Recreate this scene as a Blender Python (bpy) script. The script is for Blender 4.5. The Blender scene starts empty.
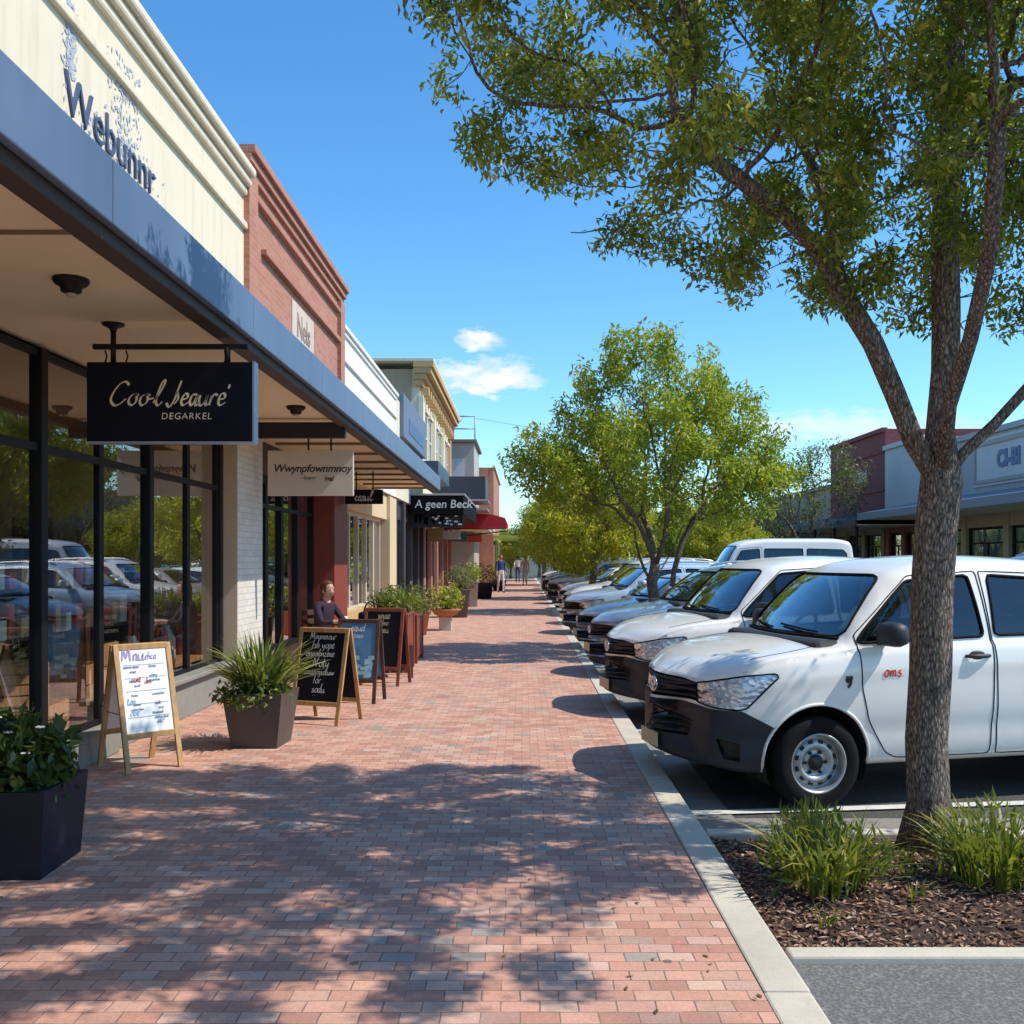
import bpy, bmesh, math, random
import numpy as np
from mathutils import Vector, Matrix, noise
from mathutils.bvhtree import BVHTree
R = math.radians
PI = math.pi
scene = bpy.context.scene
COL = scene.collection
random.seed(7)
rng = np.random.default_rng(11)
SPLIT = ('post', 'pilaster', 'joist', 'bracket', 'chimney', 'hanger')

# ------------------------------------------------------------------ helpers
def tag(o, label=None, cat=None, group=None, kind=None):
    if label: o['label'] = label
    if cat: o['category'] = cat
    if group: o['group'] = group
    if kind: o['kind'] = kind
    return o

def empty(name, loc=(0, 0, 0), rz=0.0, label=None, cat=None, group=None):
    o = bpy.data.objects.new(name, None)
    COL.objects.link(o)
    o.location = loc
    o.rotation_euler = (0, 0, rz)
    o.empty_display_size = 0.2
    return tag(o, label, cat, group)

def link(name, me, parent=None, mats=None):
    o = bpy.data.objects.new(name, me)
    COL.objects.link(o)
    if mats is not None:
        if not isinstance(mats, (list, tuple)): mats = [mats]
        for m in mats: me.materials.append(m)
    if parent is not None: o.parent = parent
    return o

def obj(name, bm, mats, parent=None, smooth=False, angle=None):
    me = bpy.data.meshes.new(name)
    bm.normal_update()
    if smooth:
        for f in bm.faces: f.smooth = True
        if angle is not None:
            for e in bm.edges:
                if len(e.link_faces) == 2 and e.calc_face_angle(0) > angle: e.smooth = False
    bm.to_mesh(me)
    bm.free()
    return link(name, me, parent, mats)

def copy_tree(o, parent=None):
    c = o.copy()
    COL.objects.link(c)
    if parent is not None: c.parent = parent
    for ch in list(o.children): copy_tree(ch, c)
    return c

def nb(): return bmesh.new()

def box(bm, x0, x1, y0, y1, z0, z1, bev=0.0, mi=0):
    """axis aligned box, optionally bevelled"""
    r = bmesh.ops.create_cube(bm, size=1.0)
    vs = r['verts']
    for v in vs:
        v.co = Vector(((x0 + x1) / 2 + v.co.x * (x1 - x0), (y0 + y1) / 2 + v.co.y * (y1 - y0), (z0 + z1) / 2 + v.co.z * (z1 - z0)))
    fs = set(f for v in vs for f in v.link_faces)
    if bev > 0:
        es = list(set(e for v in vs for e in v.link_edges))
        rr = bmesh.ops.bevel(bm, geom=es, offset=bev, segments=2, profile=0.5, affect='EDGES')
        fs = set(f for v in rr['verts'] for f in v.link_faces) | set(f for f in rr['faces'])
        vs = list(set(v for f in fs for v in f.verts))
    for f in fs: f.material_index = mi
    return vs

def rbox(bm, c, size, M=None, bev=0.0, mi=0):
    n0 = len(bm.verts)
    vs = box(bm, -size[0] / 2, size[0] / 2, -size[1] / 2, size[1] / 2, -size[2] / 2, size[2] / 2, bev, mi)
    c = Vector(c)
    for v in vs:
        v.co = (M @ v.co if M is not None else v.co) + c
    return vs

def bar(bm, a, b, w, h, up=(0, 0, 1), bev=0.0, mi=0):
    """rectangular bar from a to b"""
    a, b = Vector(a), Vector(b)
    d = (b - a)
    L = d.length
    z = d.normalized()
    x = Vector(up).cross(z)
    if x.length < 1e-4: x = Vector((1, 0, 0)).cross(z)
    x.normalize()
    y = z.cross(x)
    M = Matrix((x, y, z)).transposed()
    return rbox(bm, (a + b) / 2, (w, h, L), M, bev, mi)

def tube(bm, pts, rad, n=8, caps=True, mi=0, closed=False):
    pts = [Vector(p) for p in pts]
    m = len(pts)
    if not hasattr(rad, '__len__'): rad = [rad] * m
    rings = []
    nrm = None
    for i, p in enumerate(pts):
        if closed:
            t = pts[(i + 1) % m] - pts[i - 1]
        else:
            t = pts[min(i + 1, m - 1)] - pts[max(i - 1, 0)]
        if t.length < 1e-9: t = Vector((0, 0, 1))
        t.normalize()
        if nrm is None:
            nrm = t.orthogonal().normalized()
        else:
            nrm = nrm - t * nrm.dot(t)
            if nrm.length < 1e-6: nrm = t.orthogonal()
            nrm.normalize()
        bn = t.cross(nrm)
        rings.append([bm.verts.new(p + (nrm * math.cos(2 * PI * k / n) + bn * math.sin(2 * PI * k / n)) * rad[i]) for k in range(n)])
    rng_ = range(m) if closed else range(m - 1)
    for i in rng_:
        A, B = rings[i], rings[(i + 1) % m]
        for k in range(n):
            f = bm.faces.new((A[k], A[(k + 1) % n], B[(k + 1) % n], B[k]))
            f.smooth = True
            f.material_index = mi
    if caps and not closed and n > 2:
        f = bm.faces.new(list(reversed(rings[0]))); f.material_index = mi
        f = bm.faces.new(rings[-1]); f.material_index = mi

def lathe(bm, prof, n=32, axis='z', c=(0, 0, 0), mi=0, cap=True):
    """prof: list of (r, h)"""
    c = Vector(c)
    def P(r, h, a):
        ca, sa = math.cos(a) * r, math.sin(a) * r
        if axis == 'z': return c + Vector((ca, sa, h))
        if axis == 'y': return c + Vector((ca, h, -sa))
        return c + Vector((h, ca, sa))
    rings = []
    for r, h in prof:
        if r < 1e-6: rings.append([bm.verts.new(P(0, h, 0))])
        else: rings.append([bm.verts.new(P(r, h, 2 * PI * k / n)) for k in range(n)])
    fs = []
    for A, B in zip(rings, rings[1:]):
        for k in range(n):
            k2 = (k + 1) % n
            if len(A) == 1 and len(B) == 1: continue
            if len(A) == 1: q = (A[0], B[k2], B[k])
            elif len(B) == 1: q = (A[k], A[k2], B[0])
            else: q = (A[k], A[k2], B[k2], B[k])
            f = bm.faces.new(q); f.smooth = True; f.material_index = mi
            fs.append(f)
    return fs

def ellipsoid(bm, c, r, u=16, v=10, mi=0, M=None):
    rr = bmesh.ops.create_uvsphere(bm, u_segments=u, v_segments=v, radius=1.0)
    for w in rr['verts']:
        p = Vector((w.co.x * r[0], w.co.y * r[1], w.co.z * r[2]))
        if M is not None: p = M @ p
        w.co = p + Vector(c)
        for f in w.link_faces: f.smooth = True; f.material_index = mi

def quad(bm, pts, mi=0):
    f = bm.faces.new([bm.verts.new(p) for p in pts]); f.material_index = mi
    return f

def sheet(bm, x0, x1, y0, y1, z, mi=0):
    quad(bm, [(x0, y0, z), (x1, y0, z), (x1, y1, z), (x0, y1, z)], mi)

def text_bm(s, size, extrude=0.0, shear=0.0, align='CENTER', bold=0.0, M=None, spacing=1.0, lead=1.0):
    cu = bpy.data.curves.new('lettering', 'FONT')
    cu.body = s; cu.size = size; cu.extrude = extrude; cu.shear = shear
    cu.align_x = align; cu.align_y = 'CENTER'; cu.offset = bold
    cu.space_character = spacing; cu.space_line = lead
    cu.resolution_u = 3
    o = bpy.data.objects.new('lettering_source', cu)
    COL.objects.link(o)
    dg = bpy.context.evaluated_depsgraph_get()
    me = bpy.data.meshes.new_from_object(o.evaluated_get(dg))
    bm = nb(); bm.from_mesh(me)
    bpy.data.objects.remove(o); bpy.data.curves.remove(cu); bpy.data.meshes.remove(me)
    if M is not None: bmesh.ops.transform(bm, matrix=M, verts=bm.verts)
    return bm

def join_bm(dst, src):
    me = bpy.data.meshes.new('tmp'); src.to_mesh(me); src.free()
    dst.from_mesh(me); bpy.data.meshes.remove(me)

def frame(o, x, y):
    """matrix mapping local (x right, y up, z out) to world with origin o"""
    x = Vector(x).normalized(); y = Vector(y).normalized(); z = x.cross(y)
    m = Matrix((x, y, z)).transposed().to_4x4()
    m.translation = Vector(o)
    return m

def catmull(pts, k=6, closed=False):
    P = [Vector(p) for p in pts]; out = []; n = len(P)
    rngi = range(n) if closed else range(n - 1)
    for i in rngi:
        if closed: a, b, c, d = P[i - 1], P[i], P[(i + 1) % n], P[(i + 2) % n]
        else: a, b, c, d = P[max(i - 1, 0)], P[i], P[i + 1], P[min(i + 2, n - 1)]
        for j in range(k):
            t = j / k
            out.append(0.5 * ((2 * b) + (c - a) * t + (2 * a - 5 * b + 4 * c - d) * t * t + (3 * b - a - 3 * c + d) * t ** 3))
    if not closed: out.append(P[-1])
    return out

# ------------------------------------------------------------------ materials
def new_mat(name):
    m = bpy.data.materials.new(name)
    m.use_nodes = True
    nt = m.node_tree
    for n in list(nt.nodes): nt.nodes.remove(n)
    out = nt.nodes.new('ShaderNodeOutputMaterial')
    return m, nt, out

class NT:
    def __init__(s, nt): s.nt = nt
    def n(s, t, **kw):
        x = s.nt.nodes.new(t)
        for k, v in kw.items():
            if k.startswith('i_'):
                key = k[2:]
                key = int(key) if key.isdigit() else key.replace('_', ' ')
                s.put(x.inputs[key], v)
            else: setattr(x, k, v)
        return x
    def put(s, inp, v):
        if isinstance(v, bpy.types.NodeSocket): s.nt.links.new(v, inp)
        elif isinstance(v, bpy.types.Node): s.nt.links.new(v.outputs[0], inp)
        else:
            if isinstance(v, (tuple, list)) and len(v) == 3 and inp.type == 'RGBA': v = (*v, 1)
            inp.default_value = v
    def math(s, op, a, b=0.0, c=0.0, clamp=False):
        x = s.nt.nodes.new('ShaderNodeMath'); x.operation = op; x.use_clamp = clamp
        s.put(x.inputs[0], a); s.put(x.inputs[1], b); s.put(x.inputs[2], c)
        return x.outputs[0]
    def mix(s, f, a, b, mode='MIX'):
        x = s.nt.nodes.new('ShaderNodeMix'); x.data_type = 'RGBA'; x.blend_type = mode
        s.put(x.inputs[0], f); s.put(x.inputs[6], a); s.put(x.inputs[7], b)
        return x.outputs[2]
    def ramp(s, f, stops, interp='LINEAR'):
        x = s.nt.nodes.new('ShaderNodeValToRGB'); cr = x.color_ramp; cr.interpolation = interp
        while len(cr.elements) > 1: cr.elements.remove(cr.elements[-1])
        for i, (p, c) in enumerate(stops):
            e = cr.elements[0] if i == 0 else cr.elements.new(p)
            e.position = p; e.color = (*c, 1) if len(c) == 3 else c
        s.put(x.inputs[0], f)
        return x.outputs[0]
    def coord(s, kind='Object', scale=(1, 1, 1), rot=(0, 0, 0), loc=(0, 0, 0)):
        t = s.nt.nodes.new('ShaderNodeTexCoord'); m = s.nt.nodes.new('ShaderNodeMapping')
        s.nt.links.new(t.outputs[kind], m.inputs[0])
        m.inputs['Scale'].default_value = scale; m.inputs['Rotation'].default_value = rot; m.inputs['Location'].default_value = loc
        return m.outputs[0]
    def noise(s, vec, scale, detail=4, rough=0.55):
        x = s.nt.nodes.new('ShaderNodeTexNoise')
        s.nt.links.new(vec, x.inputs['Vector'])
        x.inputs['Scale'].default_value = scale; x.inputs['Detail'].default_value = detail; x.inputs['Roughness'].default_value = rough
        return x.outputs[0]
    def bump(s, h, strength=0.3, dist=0.01):
        x = s.nt.nodes.new('ShaderNodeBump'); s.put(x.inputs['Height'], h)
        x.inputs['Strength'].default_value = strength; x.inputs['Distance'].default_value = dist
        return x.outputs[0]
    def bsdf(s, col, rough=0.6, metal=0.0, normal=None, spec=0.5, coat=0.0, **kw):
        x = s.nt.nodes.new('ShaderNodeBsdfPrincipled')
        s.put(x.inputs['Base Color'], col); s.put(x.inputs['Roughness'], rough); s.put(x.inputs['Metallic'], metal)
        s.put(x.inputs['Specular IOR Level'], spec); s.put(x.inputs['Coat Weight'], coat)
        if coat: x.inputs['Coat Roughness'].default_value = 0.03
        if normal is not None: s.put(x.inputs['Normal'], normal)
        return x

def hsv(c, dv):
    return tuple(max(0, min(1, x * dv)) for x in c)

_mc = {}
def M_(name, col, rough=0.6, metal=0.0, var=0.18, nscale=6.0, bump=0.0, bscale=60.0, dirt=0.0, spec=0.5, coat=0.0):
    """general painted / solid surface with blotchy variation, fine grain and optional grime"""
    if name in _mc: return _mc[name]
    m, nt, out = new_mat(name); t = NT(nt)
    v = t.coord()
    n1 = t.noise(v, nscale, 5)
    c = t.mix(n1, hsv(col, 1 - var), hsv(col, 1 + var))
    if dirt > 0:
        n2 = t.noise(t.coord(scale=(1, 1, 0.25)), nscale * 0.7, 6, 0.7)
        d = t.ramp(n2, [(0.45, (0, 0, 0)), (0.75, (1, 1, 1))])
        c = t.mix(t.math('MULTIPLY', d, dirt), c, hsv(col, 0.35))
    r = t.math('MULTIPLY_ADD', n1, 0.25, rough - 0.12, clamp=True)
    nrm = t.bump(t.noise(v, bscale, 4, 0.6), bump, 0.01) if bump > 0 else None
    b = t.bsdf(c, r, metal, nrm, spec, coat)
    nt.links.new(b.outputs[0], out.inputs[0])
    _mc[name] = m
    return m

def wood(name, col, dark=0.55):
    if name in _mc: return _mc[name]
    m, nt, out = new_mat(name); t = NT(nt)
    v = t.coord(scale=(14, 14, 1.6))
    n = t.noise(v, 2.2, 6, 0.65)
    c = t.ramp(n, [(0.3, hsv(col, dark)), (0.55, col), (0.8, hsv(col, 1.25))])
    b = t.bsdf(c, 0.5, 0, t.bump(n, 0.15, 0.004))
    nt.links.new(b.outputs[0], out.inputs[0])
    _mc[name] = m
    return m

def glass_shop(name='shop_glass', tint=(0.93, 0.94, 0.92), gain=2.2, base=0.06):
    if name in _mc: return _mc[name]
    m, nt, out = new_mat(name); t = NT(nt)
    lw = t.n('ShaderNodeLayerWeight', i_Blend=0.5)      # two-sided Schlick reflection
    sch = t.math('MULTIPLY_ADD', t.math('POWER', lw.outputs['Facing'], 5.0), .96, .04)
    fac = t.math('MULTIPLY_ADD', sch, gain, base, clamp=True)
    wob = t.bump(t.noise(t.coord(), 1.3, 2), 0.02, 0.02)
    g = t.n('ShaderNodeBsdfGlossy', i_Color=(0.93, 0.95, 0.97), i_Roughness=0.0, i_Normal=wob)
    tr = t.n('ShaderNodeBsdfTransparent', i_Color=tint)
    mx = t.n('ShaderNodeMixShader', i_0=fac, i_1=tr.outputs[0], i_2=g.outputs[0])
    nt.links.new(mx.outputs[0], out.inputs[0])
    _mc[name] = m
    return m

def car_paint(name, col, flake=0.0, rough=0.32):
    if name in _mc: return _mc[name]
    m, nt, out = new_mat(name); t = NT(nt)
    v = t.coord()
    n1 = t.noise(v, 2.5, 5)
    z = t.n('ShaderNodeSeparateXYZ'); nt.links.new(v, z.inputs[0])
    low = t.math('SUBTRACT', 1.0, t.math('MULTIPLY', z.outputs[2], 1.25), clamp=True)
    dn = t.noise(v, 14, 6, 0.7)
    dirt = t.math('MULTIPLY', t.math('MULTIPLY', low, dn), 0.55)
    c = t.mix(n1, hsv(col, 0.95), hsv(col, 1.04))
    c = t.mix(dirt, c, (0.22, 0.18, 0.14))
    b = t.bsdf(c, t.math('MULTIPLY_ADD', dn, 0.12, rough - 0.05), flake, None, 0.5, 0.85)
    nt.links.new(b.outputs[0], out.inputs[0])
    _mc[name] = m
    return m

def leaf_mat(name, stops, transl=0.35):
    if name in _mc: return _mc[name]
    m, nt, out = new_mat(name); t = NT(nt)
    a = t.n('ShaderNodeAttribute', attribute_name='tint')
    c = t.ramp(a.outputs['Fac'], stops)
    b = t.bsdf(c, 0.42, 0, None, 0.4)
    tc = t.mix(0.5, c, (0.42, 0.5, 0.04), 'MIX')
    tr = t.n('ShaderNodeBsdfTranslucent', i_Color=tc)
    mx = t.n('ShaderNodeMixShader', i_0=transl, i_1=b.outputs[0], i_2=tr.outputs[0])
    nt.links.new(mx.outputs[0], out.inputs[0])
    _mc[name] = m
    return m

def brick_wall(name, c1, c2, mortar, bw=0.23, rh=0.075, axis='x', rough=0.85, msize=0.006):
    """brick in wall plane facing +-x (axis='x') or +-y"""
    if name in _mc: return _mc[name]
    m, nt, out = new_mat(name); t = NT(nt)
    tc = t.n('ShaderNodeTexCoord'); sp = t.n('ShaderNodeSeparateXYZ'); nt.links.new(tc.outputs['Object'], sp.inputs[0])
    cb = t.n('ShaderNodeCombineXYZ')
    s = t.math('ADD', sp.outputs[0], sp.outputs[1])
    nt.links.new(s, cb.inputs[0]); nt.links.new(sp.outputs[2], cb.inputs[1])
    br = t.n('ShaderNodeTexBrick', i_Vector=cb.outputs[0], i_Color1=(0, 0, 0), i_Color2=(1, 1, 1), i_Mortar=(0.5, 0.5, 0.5), i_Scale=1.0)
    br.inputs['Mortar Size'].default_value = msize; br.inputs['Brick Width'].default_value = bw; br.inputs['Row Height'].default_value = rh
    br.inputs['Mortar Smooth'].default_value = 0.2
    v = t.coord()
    n = t.noise(v, 1.2, 6, 0.65); n2 = t.noise(v, 40, 3)
    c = t.mix(br.outputs[0], c1, c2)
    c = t.mix(t.math('MULTIPLY', n, 0.6), c, hsv(c1, 0.55))
    c = t.mix(br.outputs[1], c, mortar)
    h = t.math('SUBTRACT', t.math('MULTIPLY', n2, 0.3), br.outputs[1])
    b = t.bsdf(c, rough, 0, t.bump(h, 0.5, 0.006))
    nt.links.new(b.outputs[0], out.inputs[0])
    _mc[name] = m
    return m

def stucco(name, col, dirt=0.3):
    if name in _mc: return _mc[name]
    m, nt, out = new_mat(name); t = NT(nt)
    v = t.coord()
    n1 = t.noise(v, 0.9, 6, 0.6)
    streak = t.noise(t.coord(scale=(5, 5, 0.35)), 1.5, 6, 0.7)
    c = t.mix(n1, hsv(col, 0.88), hsv(col, 1.08))
    st = t.ramp(streak, [(0.5, (0, 0, 0)), (0.8, (1, 1, 1))])
    c = t.mix(t.math('MULTIPLY', st, dirt), c, (col[0] * 0.45, col[1] * 0.42, col[2] * 0.38))
    b = t.bsdf(c, 0.85, 0, t.bump(t.noise(v, 45, 5, 0.7), 0.25, 0.006), 0.3)
    nt.links.new(b.outputs[0], out.inputs[0])
    _mc[name] = m
    return m

# paving
def mk_pavers():
    m, nt, out = new_mat('brick_pavers'); t = NT(nt)
    v0 = t.coord()
    wob = t.noise(v0, 2.2, 3)
    wv = t.n('ShaderNodeVectorMath', operation='MULTIPLY_ADD')
    nt.links.new(t.n('ShaderNodeTexNoise', i_Vector=v0, i_Scale=3.2, i_Detail=4.0).outputs[1], wv.inputs[0])
    wv.inputs[1].default_value = (0.024, 0.02, 0); nt.links.new(v0, wv.inputs[2])
    br = t.n('ShaderNodeTexBrick', i_Vector=wv.outputs[0], i_Color1=(0, 0, 0), i_Color2=(1, 1, 1), i_Mortar=(0.5, 0.5, 0.5), i_Scale=1.0)
    br.inputs['Mortar Size'].default_value = 0.0035; br.inputs['Brick Width'].default_value = 0.142; br.inputs['Row Height'].default_value = 0.09
    br.inputs['Mortar Smooth'].default_value = 0.35; br.offset = 0.5
    big = t.noise(v0, 0.55, 5, 0.6)
    patch = t.ramp(t.noise(v0, 0.42, 3, 0.5), [(0.47, (0, 0, 0)), (0.56, (1, 1, 1))])
    rnd = t.math('ADD', br.outputs[0], t.math('MULTIPLY', t.math('SUBTRACT', big, 0.5), 0.3))
    rnd = t.math('MAXIMUM', rnd, t.math('MULTIPLY_ADD', patch, -0.16, 0.16))
    rnd = t.math('MINIMUM', rnd, 0.98)
    c = t.ramp(rnd, [(0.0, (0.30, 0.26, 0.225)), (0.08, (0.38, 0.31, 0.26)), (0.12, (0.41, 0.205, 0.15)), (0.3, (0.51, 0.265, 0.185)),
                     (0.55, (0.60, 0.325, 0.235)), (0.75, (0.49, 0.265, 0.19)), (0.9, (0.61, 0.39, 0.295)), (1.0, (0.46, 0.28, 0.21))])
    g = t.noise(v0, 90, 4, 0.7)
    g2 = t.noise(v0, 38, 5, 0.75)
    c = t.mix(0.75, c, t.mix(g, (0.2, 0.2, 0.2), (0.85, 0.85, 0.85)), 'OVERLAY')
    c = t.mix(0.45, c, t.mix(g2, (0.2, 0.2, 0.2), (0.85, 0.85, 0.85)), 'OVERLAY')
    st = t.ramp(t.noise(v0, 1.6, 7, 0.7), [(0.5, (0, 0, 0)), (0.72, (1, 1, 1))])
    c = t.mix(t.math('MULTIPLY', st, 0.38), c, (0.19, 0.13, 0.105))
    du = t.ramp(t.noise(v0, 3.1, 7, 0.75), [(0.55, (0, 0, 0)), (0.8, (1, 1, 1))])
    c = t.mix(t.math('MULTIPLY', du, 0.4), c, (0.50, 0.40, 0.33))
    c = t.mix(t.math('MULTIPLY', br.outputs[1], t.math('MULTIPLY_ADD', t.noise(v0, 5, 3), 1.3, 0.1, clamp=True)), c, (0.15, 0.11, 0.085))
    spot = t.n('ShaderNodeTexVoronoi', i_Vector=v0, i_Scale=2.3)
    gum = t.math('LESS_THAN', spot.outputs[0], 0.045)
    c = t.mix(t.math('MULTIPLY', gum, 0.7), c, (0.08, 0.07, 0.065))
    oil = t.ramp(t.noise(v0, 1.05, 6, 0.68), [(0.60, (0, 0, 0)), (0.70, (1, 1, 1))])
    c = t.mix(t.math('MULTIPLY', oil, 0.42), c, (0.13, 0.10, 0.085))
    h = t.math('SUBTRACT', t.math('ADD', t.math('MULTIPLY', g, 0.25), t.math('MULTIPLY', br.outputs[0], 0.35)), t.math('MULTIPLY', br.outputs[1], 1.1))
    b = t.bsdf(c, t.math('MULTIPLY_ADD', g, 0.25, 0.62), 0, t.bump(h, 0.55, 0.006), 0.35)
    nt.links.new(b.outputs[0], out.inputs[0])
    return m

def mk_asphalt(name='asphalt', base=0.055):
    m, nt, out = new_mat(name); t = NT(nt)
    v = t.coord()
    vo = t.n('ShaderNodeTexVoronoi', i_Vector=v, i_Scale=62.0)
    g = t.noise(v, 140, 3, 0.7); big = t.noise(v, 0.7, 6, 0.6)
    k = t.math('ADD', t.math('MULTIPLY', vo.outputs[0], 0.5), t.math('MULTIPLY', g, 0.6))
    c = t.ramp(k, [(0.2, (base * 0.45,) * 3), (0.55, (base * 1.15, base * 1.12, base * 1.08)), (0.85, (base * 2.6, base * 2.5, base * 2.35))])
    c = t.mix(t.math('MULTIPLY', big, 0.5), c, (base * 1.7, base * 1.6, base * 1.45))
    oil = t.ramp(t.noise(v, 0.9, 5, 0.7), [(0.58, (0, 0, 0)), (0.7, (1, 1, 1))])
    c = t.mix(t.math('MULTIPLY', oil, 0.5), c, (base * 0.5,) * 3)
    b = t.bsdf(c, 0.85, 0, t.bump(k, 0.7, 0.008), 0.3)
    nt.links.new(b.outputs[0], out.inputs[0])
    return m

def mk_concrete(name, col):
    m, nt, out = new_mat(name); t = NT(nt)
    v = t.coord()
    g = t.noise(v, 120, 4, 0.7); big = t.noise(v, 1.8, 7, 0.65)
    c = t.mix(big, hsv(col, 0.5), hsv(col, 1.3))
    sp2 = t.ramp(t.noise(v, 5.5, 7, 0.75), [(0.56, (0, 0, 0)), (0.68, (1, 1, 1))])
    c = t.mix(t.math('MULTIPLY', sp2, 0.45), c, hsv(col, 0.4))
    c = t.mix(t.math('MULTIPLY', g, 0.5), c, hsv(col, 0.55))
    vo = t.n('ShaderNodeTexVoronoi', i_Vector=v, i_Scale=60.0)
    pit = t.math('LESS_THAN', vo.outputs[0], 0.13)
    c = t.mix(t.math('MULTIPLY', pit, 0.6), c, hsv(col, 0.35))
    b = t.bsdf(c, 0.85, 0, t.bump(t.math('SUBTRACT', g, pit), 0.4, 0.004), 0.3)
    nt.links.new(b.outputs[0], out.inputs[0])
    return m

def mk_bark():
    m, nt, out = new_mat('bark'); t = NT(nt)
    v = t.coord(scale=(1, 1, 0.3))
    wv = t.n('ShaderNodeVectorMath', operation='MULTIPLY_ADD')
    nt.links.new(t.n('ShaderNodeTexNoise', i_Vector=v, i_Scale=30.0, i_Detail=4.0).outputs[1], wv.inputs[0]); wv.inputs[1].default_value = (.035, .035, .03); nt.links.new(v, wv.inputs[2])
    vo = t.n('ShaderNodeTexVoronoi', i_Vector=wv.outputs[0], i_Scale=62.0, feature='DISTANCE_TO_EDGE')
    n = t.noise(t.coord(scale=(1, 1, 0.3)), 60, 7, 0.75)
    k = t.math('ADD', t.math('MULTIPLY', vo.outputs[0], 0.75), t.math('MULTIPLY', n, 0.78))
    c = t.ramp(k, [(0.32, (0.035, 0.028, 0.023)), (0.48, (0.17, 0.13, 0.105)), (0.66, (0.38, 0.31, 0.255)), (0.9, (0.6, 0.52, 0.44))])
    b = t.bsdf(c, 0.9, 0, t.bump(k, 1.0, 0.02), 0.2)
    nt.links.new(b.outputs[0], out.inputs[0])
    return m

PAVER = mk_pavers(); ASPH = mk_asphalt(); ASPH2 = mk_asphalt('worn_asphalt', 0.115)
CONC = mk_concrete('kerb_concrete', (0.68, 0.61, 0.49)); CONC2 = mk_concrete('gutter_concrete', (0.30, 0.28, 0.24))
BARK = mk_bark()
BLACKMETAL = M_('black_metal', (0.009, 0.009, 0.010), 0.5, 0.0, 0.3, spec=.3)
DARKFRAME = M_('dark_window_frame', (0.008, 0.008, 0.009), 0.5, 0.0, 0.3, spec=.22)
RUBBER = M_('rubber', (0.007, 0.007, 0.007), 0.85, 0, 0.3, 20, spec=.2)
PLASTIC = M_('grey_black_plastic', (0.018, 0.023, 0.032), 0.55, 0, 0.15, 8, 0.12, 250)
CHROME = M_('chrome', (0.75, 0.76, 0.78), 0.16, 1.0, 0.05)
STEEL = M_('painted_steel_wheel', (0.42, 0.43, 0.44), 0.38, 0.7, 0.15, 18)
ALLOY = M_('alloy', (0.5, 0.51, 0.53), 0.3, 0.85, 0.08)
WHITELINE = M_('road_paint_white', (0.68, 0.67, 0.62), 0.7, 0, 0.15, 30, 0.2, 120, dirt=0.5)
GLASS = glass_shop()
CARGLASS = glass_shop('car_glass', (0.12, 0.16, 0.20), 1.3, 0.04)
SCREEN = glass_shop('windscreen_glass', (0.58, 0.70, 0.76), 3.0, 0.08)
# ------------------------------------------------------------------ trees
def ell_points(n, ells, r):
    """random points in a union of ellipsoids, denser towards the shell"""
    out = []
    vol = np.array([e[1][0] * e[1][1] * e[1][2] for e in ells]); vol = vol / vol.sum()
    while len(out) < n:
        k = r.choice(len(ells), p=vol)
        d = r.normal(size=3); d /= np.linalg.norm(d)
        rad = r.random() ** (1 / 2.6)
        out.append(np.array(ells[k][0]) + d * rad * np.array(ells[k][1]))
    return np.array(out)

def grow(limbs, att, step, di, dk, iters=90, droop=0.0, seed=0):
    """space colonisation. limbs: list of (parent node index or -1 / (limb,idx), [points])"""
    P = []; par = []
    idx = {}
    for li, (pa, pts) in enumerate(limbs):
        pts = [np.array(p, float) for p in pts]
        if pa is None: prev = -1
        else:
            prev = idx[pa[0]][pa[1]]
        ids = []
        for p in pts:
            P.append(p); par.append(prev); prev = len(P) - 1; ids.append(prev)
        idx[li] = ids
    r = np.random.default_rng(seed)
    P = list(P)
    A = att.copy()
    arr = np.array(P)
    d = np.linalg.norm(A[:, None, :] - arr[None], axis=2)
    near = d.argmin(1); nd = d.min(1)
    for it in range(iters):
        alive = nd > dk
        A, near, nd = A[alive], near[alive], nd[alive]
        if len(A) == 0: break
        act = nd < di
        if not act.any(): break
        new = []
        acc = {}
        arr = np.array(P)
        vec = A[act] - arr[near[act]]
        vec /= np.linalg.norm(vec, axis=1)[:, None] + 1e-9
        for k, v in zip(near[act], vec):
            if k in acc: acc[k] += v
            else: acc[k] = v.copy()
        n0 = len(P)
        for k, v in acc.items():
            v = v / (np.linalg.norm(v) + 1e-9) + r.normal(size=3) * 0.16 + np.array([0, 0, -droop])
            v /= np.linalg.norm(v) + 1e-9
            q = P[k] + v * step
            if par[k] >= 0 and np.linalg.norm(q - P[par[k]]) < step * 0.5: continue
            P.append(q); par.append(k)
        if len(P) == n0: break
        newp = np.array(P[n0:])
        dd = np.linalg.norm(A[:, None, :] - newp[None], axis=2)
        m = dd.min(1); am = dd.argmin(1)
        upd = m < nd
        nd = np.where(upd, m, nd); near = np.where(upd, am + n0, near)
        if len(P) > 9000: break
    return np.array(P), np.array(par)

def skeleton_radii(P, par, r0, R0):
    n = len(P)
    kids = [[] for _ in range(n)]
    for i in range(n):
        if par[i] >= 0: kids[par[i]].append(i)
    tips = sum(1 for k in kids if not k)
    ex = math.log(max(2, tips)) / math.log(R0 / r0)
    acc = np.zeros(n); depth = np.zeros(n, int)
    for i in range(n - 1, -1, -1):
        if not kids[i]: acc[i] = r0 ** ex
        if par[i] >= 0:
            acc[par[i]] += acc[i]
            depth[par[i]] = max(depth[par[i]], depth[i] + 1)
    # order may not be strictly parent-before-child reversed for limbs, it is here
    return acc ** (1 / ex), kids, depth

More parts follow.
